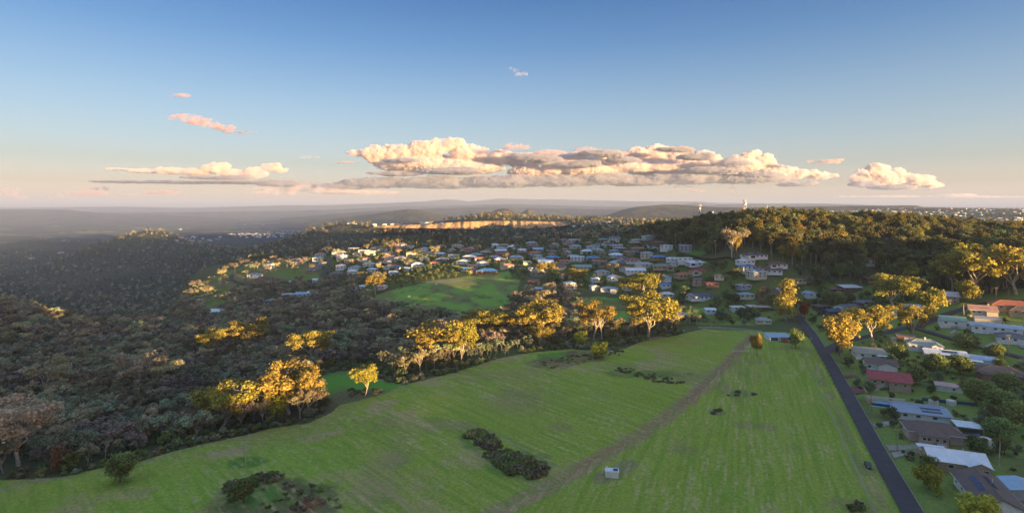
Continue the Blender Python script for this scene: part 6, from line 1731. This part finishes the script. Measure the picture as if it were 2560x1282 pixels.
# ---- cars
def car(px, py, rz, colr, label, ute=False, loc=None):
    p = P(px, py) if loc is None else loc
    p.z = hgt(p.x, p.y) + 0.05
    paint = bpy.data.materials.new('car_paint'); nt, N, L, bs = nodes_of(paint)
    bs.inputs['Base Color'].default_value = (*colr, 1); bs.inputs['Roughness'].default_value = 0.28; bs.inputs['Coat Weight'].default_value = 0.6
    root = empty('ute' if ute else 'car', p, rz, label=label, cat='ute' if ute else 'car')
    # side profile along y (front at +y), swept across x with a narrower roof
    prof = [(-2.3, 0.45), (-2.32, 0.8), (-2.2, 1.0), (-0.3, 1.02), (-0.05, 1.0), (1.15, 0.98), (2.1, 0.82), (2.28, 0.6), (2.25, 0.4)] if ute else [(-2.15, 0.45), (-2.2, 0.8), (-2.05, 1.0), (-1.4, 1.02), (0.9, 0.98), (1.9, 0.82), (2.12, 0.6), (2.1, 0.4)]
    b = MB()
    for s in (-1, 1):
        q = [(s * 0.88, y, z) for y, z in prof]; b.poly(q if s > 0 else q[::-1])
    for (y0, z0), (y1, z1) in zip(prof, prof[1:] + prof[:1]): b.poly([(-0.88, y0, z0), (-0.88, y1, z1), (0.88, y1, z1), (0.88, y0, z0)])
    body = b.build('body', paint, root)
    cab = [(-0.55, 1.0), (-0.3, 1.62), (0.55, 1.62), (1.15, 1.0)] if ute else [(-1.75, 1.0), (-1.2, 1.42), (0.25, 1.44), (1.0, 1.0)]
    b = MB()
    for s in (-1, 1):
        q = [(s * (0.84 if z < 1.2 else 0.68), y, z) for y, z in cab]; b.poly(q if s > 0 else q[::-1])
    for (y0, z0), (y1, z1) in zip(cab, cab[1:]):
        w0 = 0.84 if z0 < 1.2 else 0.68; w1 = 0.84 if z1 < 1.2 else 0.68
        b.poly([(-w0, y0, z0), (-w1, y1, z1), (w1, y1, z1), (w0, y0, z0)])
    b.build('cabin_glass', glass, root)
    rf = cab[1:3]; boxpart('cabin_roof', root, (0, (rf[0][0] + rf[1][0]) / 2, 1.64 if ute else 1.445), (1.36, rf[1][0] - rf[0][0] + 0.06, 0.05), paint)
    if ute: boxpart('tray', root, (0, -1.35, 1.03), (1.45, 1.5, 0.04), black_rub)
    for y in (-1.35, 1.35):
        for s in (-1, 1):
            w = MB(); w.lathe([(0.2, -0.11), (0.33, -0.11), (0.34, 0), (0.33, 0.11), (0.2, 0.11)], 14)
            o = w.build('wheel', black_rub, root, True, (s * 0.86, y, 0.34)); o.rotation_euler = (0, R(90), 0)
            r_ = MB(); r_.lathe([(0.02, 0.12), (0.2, 0.12), (0.2, -0.12), (0.02, -0.12)][::-1], 10); r_.build('rim', steel, o)
    for s in (-1, 1):
        boxpart('headlight', root, (s * 0.62, 2.2 if ute else 2.03, 0.72), (0.34, 0.1, 0.14), dish_m); boxpart('tail_light', root, (s * 0.7, -2.3 if ute else -2.18, 0.85), (0.24, 0.08, 0.16), red_paint)
    return root
car(2171, 1166, RZ + R(184), (0.02, 0.022, 0.03), 'dark ute parked on the grass verge beside the road', True)
cpos = PR(2418, 1062, 3.0)
ax = Vector((math.cos(RZ), math.sin(RZ), 0)); ay = Vector((-math.sin(RZ), math.cos(RZ), 0))
for dx, dy, c_, r_, lab in ((-2.6, -6.6, (0.015, 0.016, 0.02), 0.1, 'black car parked before the silver carport'), (1.8, -6.9, (0.02, 0.10, 0.42), 0.35, 'blue car parked on paving right of the black car')):
    car(0, 0, RZ + R(180) + r_, c_, lab, loc=cpos + ax * dx + ay * dy)
car(2052, 782, 1.2, (0.6, 0.6, 0.6), 'white car parked left of the navy-roofed house'); car(2083, 776, 1.4, (0.62, 0.62, 0.62), 'white car parked behind the navy-roofed house')
car(2552, 868, RZ, (0.6, 0.6, 0.6), 'white car at the right edge of the lower street'); car(2482, 894, RZ + 1.3, (0.65, 0.65, 0.66), 'white boat-like car beside the dark brown roof')

# ---- yards of the near street
def slab(name, pix, mat, lift=0.07, kind='structure'):
    pts = [P(x, y) for x, y in pix]
    vs = [(q.x, q.y, hgt(q.x, q.y) + lift) for q in pts]
    b = MB(); b.poly(vs); lo = [(x, y, z - 0.6) for x, y, z in vs]
    for i in range(len(vs)): b.poly([lo[i], lo[(i + 1) % len(vs)], vs[(i + 1) % len(vs)], vs[i]])
    return b.build(name, mat, kind=kind)
slab('driveway', [(2228, 1132), (2262, 1127), (2268, 1137), (2236, 1145)], concrete, 0.20)
slab('driveway', [(2266, 1127), (2316, 1125), (2318, 1134), (2270, 1137)], plain('gravel_drive', (0.30, 0.24, 0.20), 0.95, var=0.25, scale=2), 0.16)
slab('driveway', [(2214, 1112), (2260, 1113), (2318, 1108), (2318, 1117), (2262, 1125), (2222, 1126)], plain('dirt_drive', (0.33, 0.28, 0.23), 0.95, var=0.25, scale=2), 0.14)
slab('driveway', [(2182, 1060), (2222, 1052), (2232, 1044), (2238, 1050), (2226, 1062), (2188, 1068)], concrete, 0.16)
slab('driveway', [(2122, 967), (2150, 964), (2162, 982), (2136, 985)], paver_red, 0.20)
slab('driveway', [(2152, 964), (2196, 962), (2200, 976), (2164, 981)], plain('tan_drive', (0.42, 0.28, 0.16), 0.95, var=0.2, scale=2), 0.18)
slab('driveway', [(2105, 938), (2140, 937), (2142, 943), (2110, 944)], paver_red, 0.20)
slab('driveway', [(2452, 1096), (2400, 1093), (2408, 1076), (2446, 1074)], plain('grey_paving', (0.20, 0.18, 0.17), 0.95, var=0.2, scale=2), 0.16)
slab('driveway', [(2455, 868), (2500, 848), (2506, 853), (2466, 874)], concrete, 0.2)
slab('driveway', [(2372, 832), (2392, 820), (2398, 823), (2380, 835)], concrete, 0.2)
# pool with its walls
pp = P(2222, 1012); pp.z = hgt(pp.x, pp.y)
pool = empty('swimming_pool', pp, RZ, label='blue swimming pool behind a tan garden wall', cat='pool')
boxpart('coping', pool, (0, 0, 0.28), (13.5, 6.4, 0.5), wmat('tan'))
wat = bpy.data.materials.new('pool_water'); nt, N, L, bs = nodes_of(wat)
bs.inputs['Base Color'].default_value = (0.02, 0.30, 0.62, 1); bs.inputs['Roughness'].default_value = 0.06
tcn = N.new('ShaderNodeTexCoord'); bw = N.new('ShaderNodeBump'); bw.inputs['Strength'].default_value = 0.12; L.new(noise_node(nt, 2.5, 2, 0.5, tcn.outputs['Object']), bw.inputs['Height']); L.new(bw.outputs['Normal'], bs.inputs['Normal'])
b = MB(); b.poly([(-5.4, -2.1, 0.56), (3.6, -2.1, 0.56), (5.2, -0.6, 0.56), (5.2, 1.2, 0.56), (3.8, 2.1, 0.56), (-5.4, 2.1, 0.56)]); b.build('water', wat, pool)
gw = empty('garden_wall', pp, RZ, label='tan rendered wall around the swimming pool', cat='wall')
boxpart('back_panel', gw, (-0.5, 5.2, 1.0), (16.5, 0.22, 2.2), wmat('cream')); boxpart('side_panel', gw, (-8.6, 0.8, 0.9), (0.22, 9.2, 2.0), wmat('tan'))
blue_f = plain('blue_screen', (0.02, 0.10, 0.17), 0.6)
pf = empty('pool_fence', pp, RZ, label='dark blue screen fence in front of the pool', cat='fence')
boxpart('panel', pf, (-1.0, -4.4, 0.8), (14.5, 0.08, 1.5), blue_f); boxpart('base_wall', pf, (-1.0, -4.42, 0.05), (14.6, 0.3, 0.5), white_paint)
for k in range(7): boxpart('post', pf, (-8.1 + 2.38 * k, -4.35, 0.85), (0.1, 0.14, 1.7), white_paint)
q = PR(2312, 1004, 1); bf = empty('screen_fence', (q.x, q.y, hgt(q.x, q.y)), RZ, label='dark blue screen fence behind the cream water tanks', cat='fence')
for k in range(9): boxpart('panel', bf, (1.2 + 2.4 * k, 4.2, 0.8), (2.36, 0.08, 1.6), blue_f)
for px, py, r, hh, cc, lab in ((2334, 1012, 2.0, 2.3, 'cream', 'cream water tank behind the grey-roofed house'), (2378, 1012, 2.0, 2.2, 'cream', 'cream water tank alone on the lawn before the shed'), (2410, 975, 2.2, 2.2, 'green', 'green water tank beside the pink-roofed shed'), (2234, 853, 1.7, 2.6, 'grey', 'grey water tank beside the brick garage'), (2463, 1110, 2.0, 2.4, 'cream', 'pale tank beside the junk pile on the back lawn')):
    p = P(px, py); p.z = hgt(p.x, p.y)
    t_ = empty('water_tank', p, 0, label=lab, cat='water tank')
    cm_ = plain('tank_' + cc, {'cream': (0.62, 0.57, 0.48), 'green': (0.06, 0.22, 0.17), 'grey': (0.40, 0.42, 0.38)}[cc], 0.6, var=0.06)
    b = MB(); prof = []
    for k in range(9): prof += [(r, -0.3 + (hh + 0.3) * k / 8), (r * 0.985, -0.3 + (hh + 0.3) * (k + 0.5) / 8)]
    b.lathe(prof[:-1], 24); b.build('barrel', cm_, t_)
    b = MB(); b.lathe([(r * 1.01, hh), (r * 0.6, hh + 0.28), (r * 0.16, hh + 0.38)], 24); b.build('lid', cm_, t_)
# paling fences
def paling(pix, label, hh=1.6, colr=None):
    ln = ground_line(pix, 10); seg = np.r_[0, np.cumsum(np.hypot(*np.diff(ln, axis=0).T))]
    n = int(seg[-1] / 0.55); s = np.linspace(0, seg[-1], n)
    X = np.interp(s, seg, ln[:, 0]); Y = np.interp(s, seg, ln[:, 1]); Z = height(X, Y)
    root = empty('paling_fence', (X[0], Y[0], Z[0]), 0, label=label, cat='fence')
    m = colr or plain('paling_timber', (0.22, 0.18, 0.14), 0.9, var=0.25)
    for i in range(n - 1):
        a = math.atan2(Y[i + 1] - Y[i], X[i + 1] - X[i])
        o = boxpart('paling', root, (X[i] - X[0], Y[i] - Y[0], Z[i] - Z[0] + hh / 2 - 0.1), (0.52, 0.04, hh + 0.1 * ((i * 7) % 3 - 1)), m, (0, 0, a))
paling([(2335, 1118), (2390, 1108), (2452, 1092)], 'grey timber paling fence behind the silver-roofed house')
paling([(2300, 1145), (2316, 1140), (2318, 1125)], 'short timber fence at the corner of the silver-roofed house', 1.2)
# clothes hoists and yard odds
def hoist(px, py, label):
    p = P(px, py); h_ = empty('clothes_hoist', p, 0.4, label=label, cat='clothes hoist')
    b = MB(); b.tube((0, 0, 0), (0, 0, 2.0), 0.04, n=6); b.build('mast', steel, h_)
    b = MB()
    for k in range(4):
        a = k * math.pi / 2; b.tube((0, 0, 1.9), (1.7 * math.cos(a), 1.7 * math.sin(a), 2.1), 0.025, n=5)
        for r in (0.7, 1.2, 1.68): b.tube((r * math.cos(a), r * math.sin(a), 1.9 + 0.12 * r), (r * math.cos(a + math.pi / 2), r * math.sin(a + math.pi / 2), 1.9 + 0.12 * r), 0.012, n=4)
    b.build('frame', steel, h_)
hoist(2545, 1155, 'clothes hoist on the back lawn right of the palm'); hoist(2536, 980, 'clothes hoist in the dark yard at the right edge')
q = P(2478, 1108); q.z = hgt(q.x, q.y); js = empty('junk_pile', q, 0, label='pile of pale odds and ends beside the tank on the back lawn', cat='junk pile')
jr = random.Random(3)
for k in range(14): boxpart('board', js, (jr.uniform(-3, 3), jr.uniform(-1.6, 1.6), jr.uniform(0.1, 0.7)), (jr.uniform(0.5, 1.6), jr.uniform(0.4, 1.0), jr.uniform(0.1, 0.4)), (white_paint, wmat('pale blue'), steel)[k % 3], (jr.uniform(-0.4, 0.4), jr.uniform(-0.4, 0.4), jr.uniform(0, 3)))
# signs and posts on the verge
for px, py, lab in ((2009, 836, 'white marker post at the depot driveway'), (2028, 850, 'white marker post beside the road near the depot'), (1870, 812, 'white sign post on the grass behind the field fence'), (1778, 820, 'white marker post at the fence left of the hall')):
    p = P(px, py); s_ = empty('marker_post', p, 0, label=lab, cat='marker post'); boxpart('post', s_, (0, 0, 0.7), (0.14, 0.1, 1.6), white_paint); boxpart('plate', s_, (0, -0.07, 1.3), (0.5, 0.04, 0.5), white_paint)

# ---- scrub heaps on the field
def heap(name, pts, n, hmin, hmax, seed, protos):
    rg = np.random.default_rng(seed); out = []
    c = [P(x, y) for x, y in pts]
    ring = [(q.x, q.y) for q in c]; xs = [q[0] for q in ring]; ys = [q[1] for q in ring]
    while len(out) < n:
        x = rg.uniform(min(xs), max(xs), 60); y = rg.uniform(min(ys), max(ys), 60); m = in_poly(x, y, ring)
        for a, b_ in zip(x[m], y[m]): out.append((a, b_, hgt(a, b_) - 0.1, rg.uniform(hmin, hmax) / 3.2, rg.uniform(0, 6.28), int(rg.integers(len(protos)))))
    return mass(name, out[:n], protos)
FLT = [bushy(411 + i, 1.5, 5.0, 60, 0.36, ('scrub', 'scrub', 'mid', 'mid')[i], 14, 0.0) for i in range(4)]
SCB = [PS[0], bushy(401, 3.2, 4.2, 70, 0.28, 'scrub', 10, 0.05), bushy(402, 3.2, 4.2, 60, 0.28, 'dusk', 10, 0.05), PS[2]]
heap('weed_mound', [(1160, 1082), (1195, 1076), (1230, 1090), (1250, 1118), (1225, 1126), (1185, 1108)], 42, 2.2, 4.4, 1, FLT)
heap('weed_mound', [(1212, 1135), (1250, 1126), (1300, 1140), (1368, 1172), (1350, 1196), (1290, 1190), (1240, 1160)], 75, 2.2, 4.6, 2, FLT)
heap('weed_mound', [(1530, 918), (1570, 920), (1650, 940), (1728, 958), (1725, 966), (1640, 955), (1540, 928)], 70, 1.2, 2.2, 3, FLT)
heap('weed_mound', [(560, 1215), (640, 1196), (690, 1190), (700, 1200), (640, 1215), (590, 1240), (580, 1280)], 36, 2.4, 5.0, 4, FLT)
heap('weed_mound', [(645, 1222), (700, 1205), (780, 1212), (850, 1245), (900, 1290), (700, 1300), (640, 1270)], 34, 1.2, 2.4, 5, FLT)
heap('weed_mound', [(1345, 905), (1440, 885), (1560, 868), (1560, 885), (1470, 905), (1360, 926)], 70, 1.2, 2.4, 6, FLT)
heap('weed_mound', [(1770, 1022), (1800, 1022), (1804, 1034), (1776, 1036)], 4, 2.2, 3.0, 7, FLT)
heap('weed_mound', [(1815, 978), (1890, 978), (1890, 990), (1815, 992)], 8, 1.4, 2.2, 8, FLT)
heap('weed_mound', [(2108, 1262), (2150, 1258), (2160, 1300), (2100, 1300)], 8, 2.4, 4.0, 9, FLT)
heap('weed_mound', [(860, 975), (940, 968), (960, 985), (880, 998)], 14, 2.0, 3.2, 10, FLT)

# ---- cattle in the paddock
def cow(px, py, colr, rz, label):
    p = P(px, py); p.z = hgt(p.x, p.y)
    m = plain('hide_' + label.split()[1], colr, 0.8, var=0.15, scale=1.5)
    V = [(0, 0, 1.15), (0.55, 0, 1.18), (1.0, 0, 1.15), (1.35, 0, 0.95), (1.6, 0, 0.55), (1.8, 0, 0.3), (-0.6, 0, 1.15), (-0.95, 0, 1.2), (-1.1, 0, 0.8), (-1.1, 0, 0.45)]
    E = [(0, 1), (1, 2), (2, 3), (3, 4), (4, 5), (0, 6), (6, 7), (7, 8), (8, 9)]
    Rr = [0.42, 0.40, 0.34, 0.22, 0.17, 0.12, 0.42, 0.34, 0.04, 0.05]
    for (bx, s) in ((1, 1), (1, -1), (6, 1), (6, -1)):
        x = V[bx][0] + (0.15 if bx == 1 else -0.2); k = len(V)
        V += [(x, 0.24 * s, 0.75), (x + (0.03 if bx == 1 else -0.08), 0.24 * s, 0.4), (x, 0.24 * s, 0.0)]; E += [(bx, k), (k, k + 1), (k + 1, k + 2)]; Rr += [0.17, 0.085, 0.07]
    me = bpy.data.meshes.new('cow'); me.from_pydata(V, E, []); me.materials.append(m)
    o = add('cow', me, None, p, rz, label=label, cat='cow')
    sk = o.modifiers.new('skin', 'SKIN'); sv = me.skin_vertices
    if not sv: 
        bm_ = bmesh.new(); bm_.from_mesh(me); bm_.verts.layers.skin.verify(); bm_.to_mesh(me); bm_.free()
    for i, r in enumerate(Rr): me.skin_vertices[0].data[i].radius = (r, r); me.skin_vertices[0].data[i].use_root = (i == 0)
    o.modifiers.new('sub', 'SUBSURF').levels = 1; o.modifiers['sub'].render_levels = 1
    return o
cow(1090, 713, (0.72, 0.70, 0.66), 0.3, 'white cow grazing on the upper paddock'); cow(1051, 722, (0.70, 0.68, 0.64), 2.6, 'pale cow grazing left of the white cow'); cow(1022, 743, (0.05, 0.04, 0.035), 0.8, 'dark cow grazing low in the paddock')

# ---- far roofs too small to tell apart
def tiny_house(seed, rc, wc):
    w = MB(); w.box(-7, 7, -4.5, 4.5, -2, 3.2); r = MB(); roof_solid(r, -7.6, 7.6, -5.1, 5.1, 3.2, 'hip', 2.2)
    return mesh_from('walls', w.v, w.f, [wmat(wc)]), mesh_from('roofs', r.v, r.f, [rmat(rc)])
TH_ = [tiny_house(0, 'silver', 'white'), tiny_house(1, 'white', 'cream'), tiny_house(2, 'orange', 'cream'), tiny_house(3, 'grey', 'white'), tiny_house(4, 'light blue', 'white')]
def far_town(name, regions, sp, zr, seed, keep, polar=0.5, size=(0.9, 1.4), xr=(-1, 1)):
    X, Y, Z = scatter(sp, xr, zr, regions, [], zr, seed=seed, polar=polar, clear=False)
    v = visible(X, Y, Z, np.full(len(X), 8.0)) & (rngv.random(len(X)) < keep)
    v &= fbm(X / 300, Y / 300, 3, seed) > -0.25
    X, Y, Z = X[v], Y[v], Z[v]
    if len(X): mass(name, [(x, y, z, rngv.uniform(*size), rngv.uniform(0, 3.14), int(rngv.choice(5, p=(0.24, 0.14, 0.2, 0.26, 0.16)))) for x, y, z in zip(X, Y, Z)], TH_)
    print('TOWN', name, len(X))
far_town('distant_suburb', None, 34, (1300, 5400), 31, 0.34, 0.6, (0.8, 1.35), (0.33, 1.0))
far_town('distant_village', [[(430, 592), (560, 590), (570, 604), (440, 604)], [(560, 584), (800, 576), (800, 592), (600, 596)]], 60, (3000, 9000), 32, 0.6, 0.3, (1.2, 2.2))
far_town('ridge_houses', [[(870, 556), (1110, 556), (1110, 572), (880, 574)], [(1400, 556), (1660, 552), (1660, 592), (1500, 590)]], 34, (1150, 2400), 33, 0.5, 0.2, (0.9, 1.3))
far_town('valley_farmhouses', [[(-100, 600), (900, 545), (900, 575), (-100, 700)]], 330, (2200, 12000), 34, 0.35, 0.4, (1.4, 2.6))
# ================================================================== HAZE AND CLOUDS
hz = bpy.data.materials.new('haze_air'); hz.use_nodes = True
nt = hz.node_tree; nt.nodes.remove(nt.nodes['Principled BSDF'])
pv = nt.nodes.new('ShaderNodeVolumePrincipled')
pv.inputs['Color'].default_value = (0.36, 0.46, 0.72, 1)
pv.inputs['Density'].default_value = 1.0 / 20000.0
pv.inputs['Anisotropy'].default_value = 0.0
nt.links.new(pv.outputs['Volume'], nt.nodes['Material Output'].inputs['Volume'])
mb = MB(); mb.box(-60000, 60000, -3000, 46500, -300, 470)
o = mb.build('haze', hz, kind='stuff')

def cloud_mat(name, dens, col=(1, 1, 1), cut=0.42, scale=1.0):
    """real cloud: the density thins out and breaks up towards nothing"""
    m = bpy.data.materials.new(name); m.use_nodes = True
    nt = m.node_tree; nt.nodes.remove(nt.nodes['Principled BSDF'])
    v = nt.nodes.new('ShaderNodeVolumePrincipled')
    v.inputs['Color'].default_value = (*col, 1); v.inputs['Anisotropy'].default_value = 0.15
    tc = nt.nodes.new('ShaderNodeTexCoord')
    f = noise_node(nt, 0.0011 * scale, 5, 0.6, tc.outputs['Object'])
    mr = nt.nodes.new('ShaderNodeMapRange'); mr.interpolation_type = 'SMOOTHSTEP'; mr.inputs['From Min'].default_value = cut; mr.inputs['From Max'].default_value = cut + 0.34
    mr.inputs['To Min'].default_value = 0.0; mr.inputs['To Max'].default_value = dens
    nt.links.new(f, mr.inputs['Value']); nt.links.new(mr.outputs['Result'], v.inputs['Density'])
    nt.links.new(v.outputs['Volume'], nt.nodes['Material Output'].inputs['Volume'])
    return m
CLOUD = {'thick': cloud_mat('cloud_thick', 0.0095, (0.92, 0.82, 0.82), 0.35), 'soft': cloud_mat('cloud_soft', 0.0040, (0.72, 0.56, 0.56), 0.42, 1.2), 'base': cloud_mat('cloud_base', 0.0085, (0.50, 0.51, 0.60), 0.34, 0.7), 'thin': cloud_mat('cloud_thin', 0.0022, (0.86, 0.76, 0.77), 0.42, 0.8)}  # scatter colours hold the evening pink; base has the cloud shade put in
tx1 = bpy.data.textures.new('billow', 'CLOUDS'); tx1.noise_scale = 900; tx1.noise_depth = 3; tx1.noise_basis = 'VORONOI_F1'
tx2 = bpy.data.textures.new('fray', 'CLOUDS'); tx2.noise_scale = 190; tx2.noise_depth = 2
def ico_np(sub=3):
    b = bmesh.new(); bmesh.ops.create_icosphere(b, subdivisions=sub, radius=1.0)
    v = np.array([x.co[:] for x in b.verts]); f = np.array([[q.index for q in p.verts] for p in b.faces]); b.free()
    return v, f
ICO_V, ICO_F = ico_np(3)
crng = np.random.default_rng(5)
def cloud(puffs, Z, mat, label, voxel=70, amp=1.0, lumps=5, name='cloud'):
    """puffs: column, row, half width, half height in photo pixels at distance Z"""
    V, Fc, n = [], [], 0
    k = Z / F_PX
    for (px, py, rx, ry) in puffs:
        parts = [(px, py, rx, ry, 0.0)]
        for _ in range(lumps):
            a = crng.uniform(0, 6.28); q = crng.uniform(0.4, 0.95); s = crng.uniform(0.3, 0.55)
            parts.append((px + math.cos(a) * rx * q, py - abs(math.sin(a)) * ry * q * 0.9, max(rx * s, ry * s * 0.9), ry * s * 1.1, crng.uniform(-0.6, 0.6)))
        for (cx, cy, ax, ay, dz) in parts:
            v = ICO_V.copy()
            v[:, 2] = np.where(v[:, 2] < 0, v[:, 2] * 0.6, v[:, 2])
            x0 = (cx - CX) * k; z0 = CAM_H + (HY - cy) * k
            w = v * np.array([ax * k, max(ay, 0.7 * ax) * k, ay * k]) + np.array([x0, Z + dz * ax * k, z0])
            V.append(w); Fc.append(ICO_F + n); n += len(v)
    V = np.concatenate(V); Fc = np.concatenate(Fc)
    c = Vector(((V[:, 0].min() + V[:, 0].max()) / 2, Z, V[:, 2].min()))
    me = np_mesh(name, V - np.array(c), Fc, mat, True)
    o = add(name, me, None, c, label=label, cat='cloud')
    r = o.modifiers.new('join', 'REMESH'); r.mode = 'VOXEL'; r.voxel_size = voxel
    d = o.modifiers.new('billow', 'DISPLACE'); d.texture = tx1; d.texture_coords = 'GLOBAL'; d.strength = -380 * amp; d.mid_level = 0.45
    d = o.modifiers.new('fray', 'DISPLACE'); d.texture = tx2; d.texture_coords = 'GLOBAL'; d.strength = 420 * amp; d.mid_level = 0.5
    return o
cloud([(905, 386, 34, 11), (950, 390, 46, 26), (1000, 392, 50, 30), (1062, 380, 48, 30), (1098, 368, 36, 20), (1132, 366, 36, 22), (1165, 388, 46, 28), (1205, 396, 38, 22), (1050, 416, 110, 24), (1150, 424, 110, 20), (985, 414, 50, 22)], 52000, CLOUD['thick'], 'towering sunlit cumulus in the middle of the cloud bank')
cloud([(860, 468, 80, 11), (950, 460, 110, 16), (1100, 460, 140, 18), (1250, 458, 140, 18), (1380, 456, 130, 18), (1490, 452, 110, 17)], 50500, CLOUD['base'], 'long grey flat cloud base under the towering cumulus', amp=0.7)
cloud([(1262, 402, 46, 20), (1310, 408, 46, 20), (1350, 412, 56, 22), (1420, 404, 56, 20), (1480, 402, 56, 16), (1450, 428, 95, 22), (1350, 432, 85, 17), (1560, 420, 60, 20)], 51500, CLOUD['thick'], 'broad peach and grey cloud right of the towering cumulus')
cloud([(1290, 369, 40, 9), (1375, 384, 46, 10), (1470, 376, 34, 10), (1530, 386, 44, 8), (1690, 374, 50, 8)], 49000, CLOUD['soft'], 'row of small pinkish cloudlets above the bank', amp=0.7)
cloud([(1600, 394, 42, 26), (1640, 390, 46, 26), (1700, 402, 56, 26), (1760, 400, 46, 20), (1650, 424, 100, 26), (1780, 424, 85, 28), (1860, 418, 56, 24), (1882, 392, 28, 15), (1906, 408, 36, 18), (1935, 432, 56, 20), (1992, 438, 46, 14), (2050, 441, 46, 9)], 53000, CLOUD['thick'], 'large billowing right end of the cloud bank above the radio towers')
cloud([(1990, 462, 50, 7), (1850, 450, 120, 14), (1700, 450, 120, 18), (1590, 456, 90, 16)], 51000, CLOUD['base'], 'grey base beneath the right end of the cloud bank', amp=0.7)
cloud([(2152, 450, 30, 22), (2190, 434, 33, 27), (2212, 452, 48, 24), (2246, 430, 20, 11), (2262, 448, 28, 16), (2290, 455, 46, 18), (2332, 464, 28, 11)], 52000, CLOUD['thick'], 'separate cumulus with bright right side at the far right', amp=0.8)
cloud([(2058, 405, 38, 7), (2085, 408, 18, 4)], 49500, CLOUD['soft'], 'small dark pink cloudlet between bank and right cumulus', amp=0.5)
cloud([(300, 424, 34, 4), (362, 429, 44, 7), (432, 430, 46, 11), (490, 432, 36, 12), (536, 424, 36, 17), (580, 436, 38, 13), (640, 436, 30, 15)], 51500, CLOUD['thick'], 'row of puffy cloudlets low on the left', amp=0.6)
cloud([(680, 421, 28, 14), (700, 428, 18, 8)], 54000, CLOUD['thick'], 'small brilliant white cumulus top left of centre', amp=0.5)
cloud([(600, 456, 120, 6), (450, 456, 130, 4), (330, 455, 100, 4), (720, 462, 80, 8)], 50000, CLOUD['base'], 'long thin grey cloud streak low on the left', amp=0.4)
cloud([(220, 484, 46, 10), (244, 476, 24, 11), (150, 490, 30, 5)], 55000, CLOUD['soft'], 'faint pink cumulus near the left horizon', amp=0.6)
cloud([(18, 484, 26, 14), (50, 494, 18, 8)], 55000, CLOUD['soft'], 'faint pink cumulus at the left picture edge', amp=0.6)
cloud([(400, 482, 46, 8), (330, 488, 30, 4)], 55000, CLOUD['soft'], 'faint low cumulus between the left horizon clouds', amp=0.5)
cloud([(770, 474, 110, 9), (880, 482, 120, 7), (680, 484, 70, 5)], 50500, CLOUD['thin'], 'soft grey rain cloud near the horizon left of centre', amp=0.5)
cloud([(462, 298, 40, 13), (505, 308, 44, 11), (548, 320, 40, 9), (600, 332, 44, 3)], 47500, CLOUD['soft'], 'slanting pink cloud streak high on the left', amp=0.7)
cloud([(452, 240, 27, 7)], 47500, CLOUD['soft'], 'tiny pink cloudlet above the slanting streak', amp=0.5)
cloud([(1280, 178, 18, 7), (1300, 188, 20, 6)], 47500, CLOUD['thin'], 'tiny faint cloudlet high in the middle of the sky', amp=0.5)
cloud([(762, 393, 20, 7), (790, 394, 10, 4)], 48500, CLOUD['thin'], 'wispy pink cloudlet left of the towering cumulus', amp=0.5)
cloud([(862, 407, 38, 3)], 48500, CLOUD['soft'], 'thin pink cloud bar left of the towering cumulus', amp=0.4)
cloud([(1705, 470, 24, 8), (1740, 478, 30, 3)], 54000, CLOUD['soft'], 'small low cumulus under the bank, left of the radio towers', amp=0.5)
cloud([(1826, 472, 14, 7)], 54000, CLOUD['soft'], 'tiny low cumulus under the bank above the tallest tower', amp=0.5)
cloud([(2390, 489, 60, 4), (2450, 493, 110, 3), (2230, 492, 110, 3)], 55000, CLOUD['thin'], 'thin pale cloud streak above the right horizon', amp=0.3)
cloud([(1300, 392, 46, 9), (1355, 400, 60, 11), (1500, 386, 60, 11), (1560, 402, 50, 10), (1440, 414, 70, 9)], 48600, CLOUD['base'], 'mauve shade-coloured cloud rags in front of the middle of the bank', amp=0.6)
cloud([(1690, 376, 50, 9), (1745, 394, 56, 12), (1830, 410, 50, 12), (1780, 428, 80, 11), (1900, 440, 60, 10)], 48800, CLOUD['base'], 'mauve shade-coloured cloud rags in front of the right end of the bank', amp=0.6)
cloud([(1010, 402, 40, 7), (1120, 430, 90, 10), (1000, 436, 60, 8)], 48700, CLOUD['base'], 'mauve shade-coloured cloud rags before the towering cumulus', amp=0.5)
cloud([(580, 446, 50, 8), (500, 444, 50, 6)], 48900, CLOUD['base'], 'grey cloud added as shade under the left row of cloudlets', amp=0.4)  # separate grey puffs, shade put in by their colour
cloud([(2160, 462, 40, 10), (2230, 470, 60, 8)], 48900, CLOUD['base'], 'grey cloud added as shade under the left of the far right cumulus', amp=0.4)
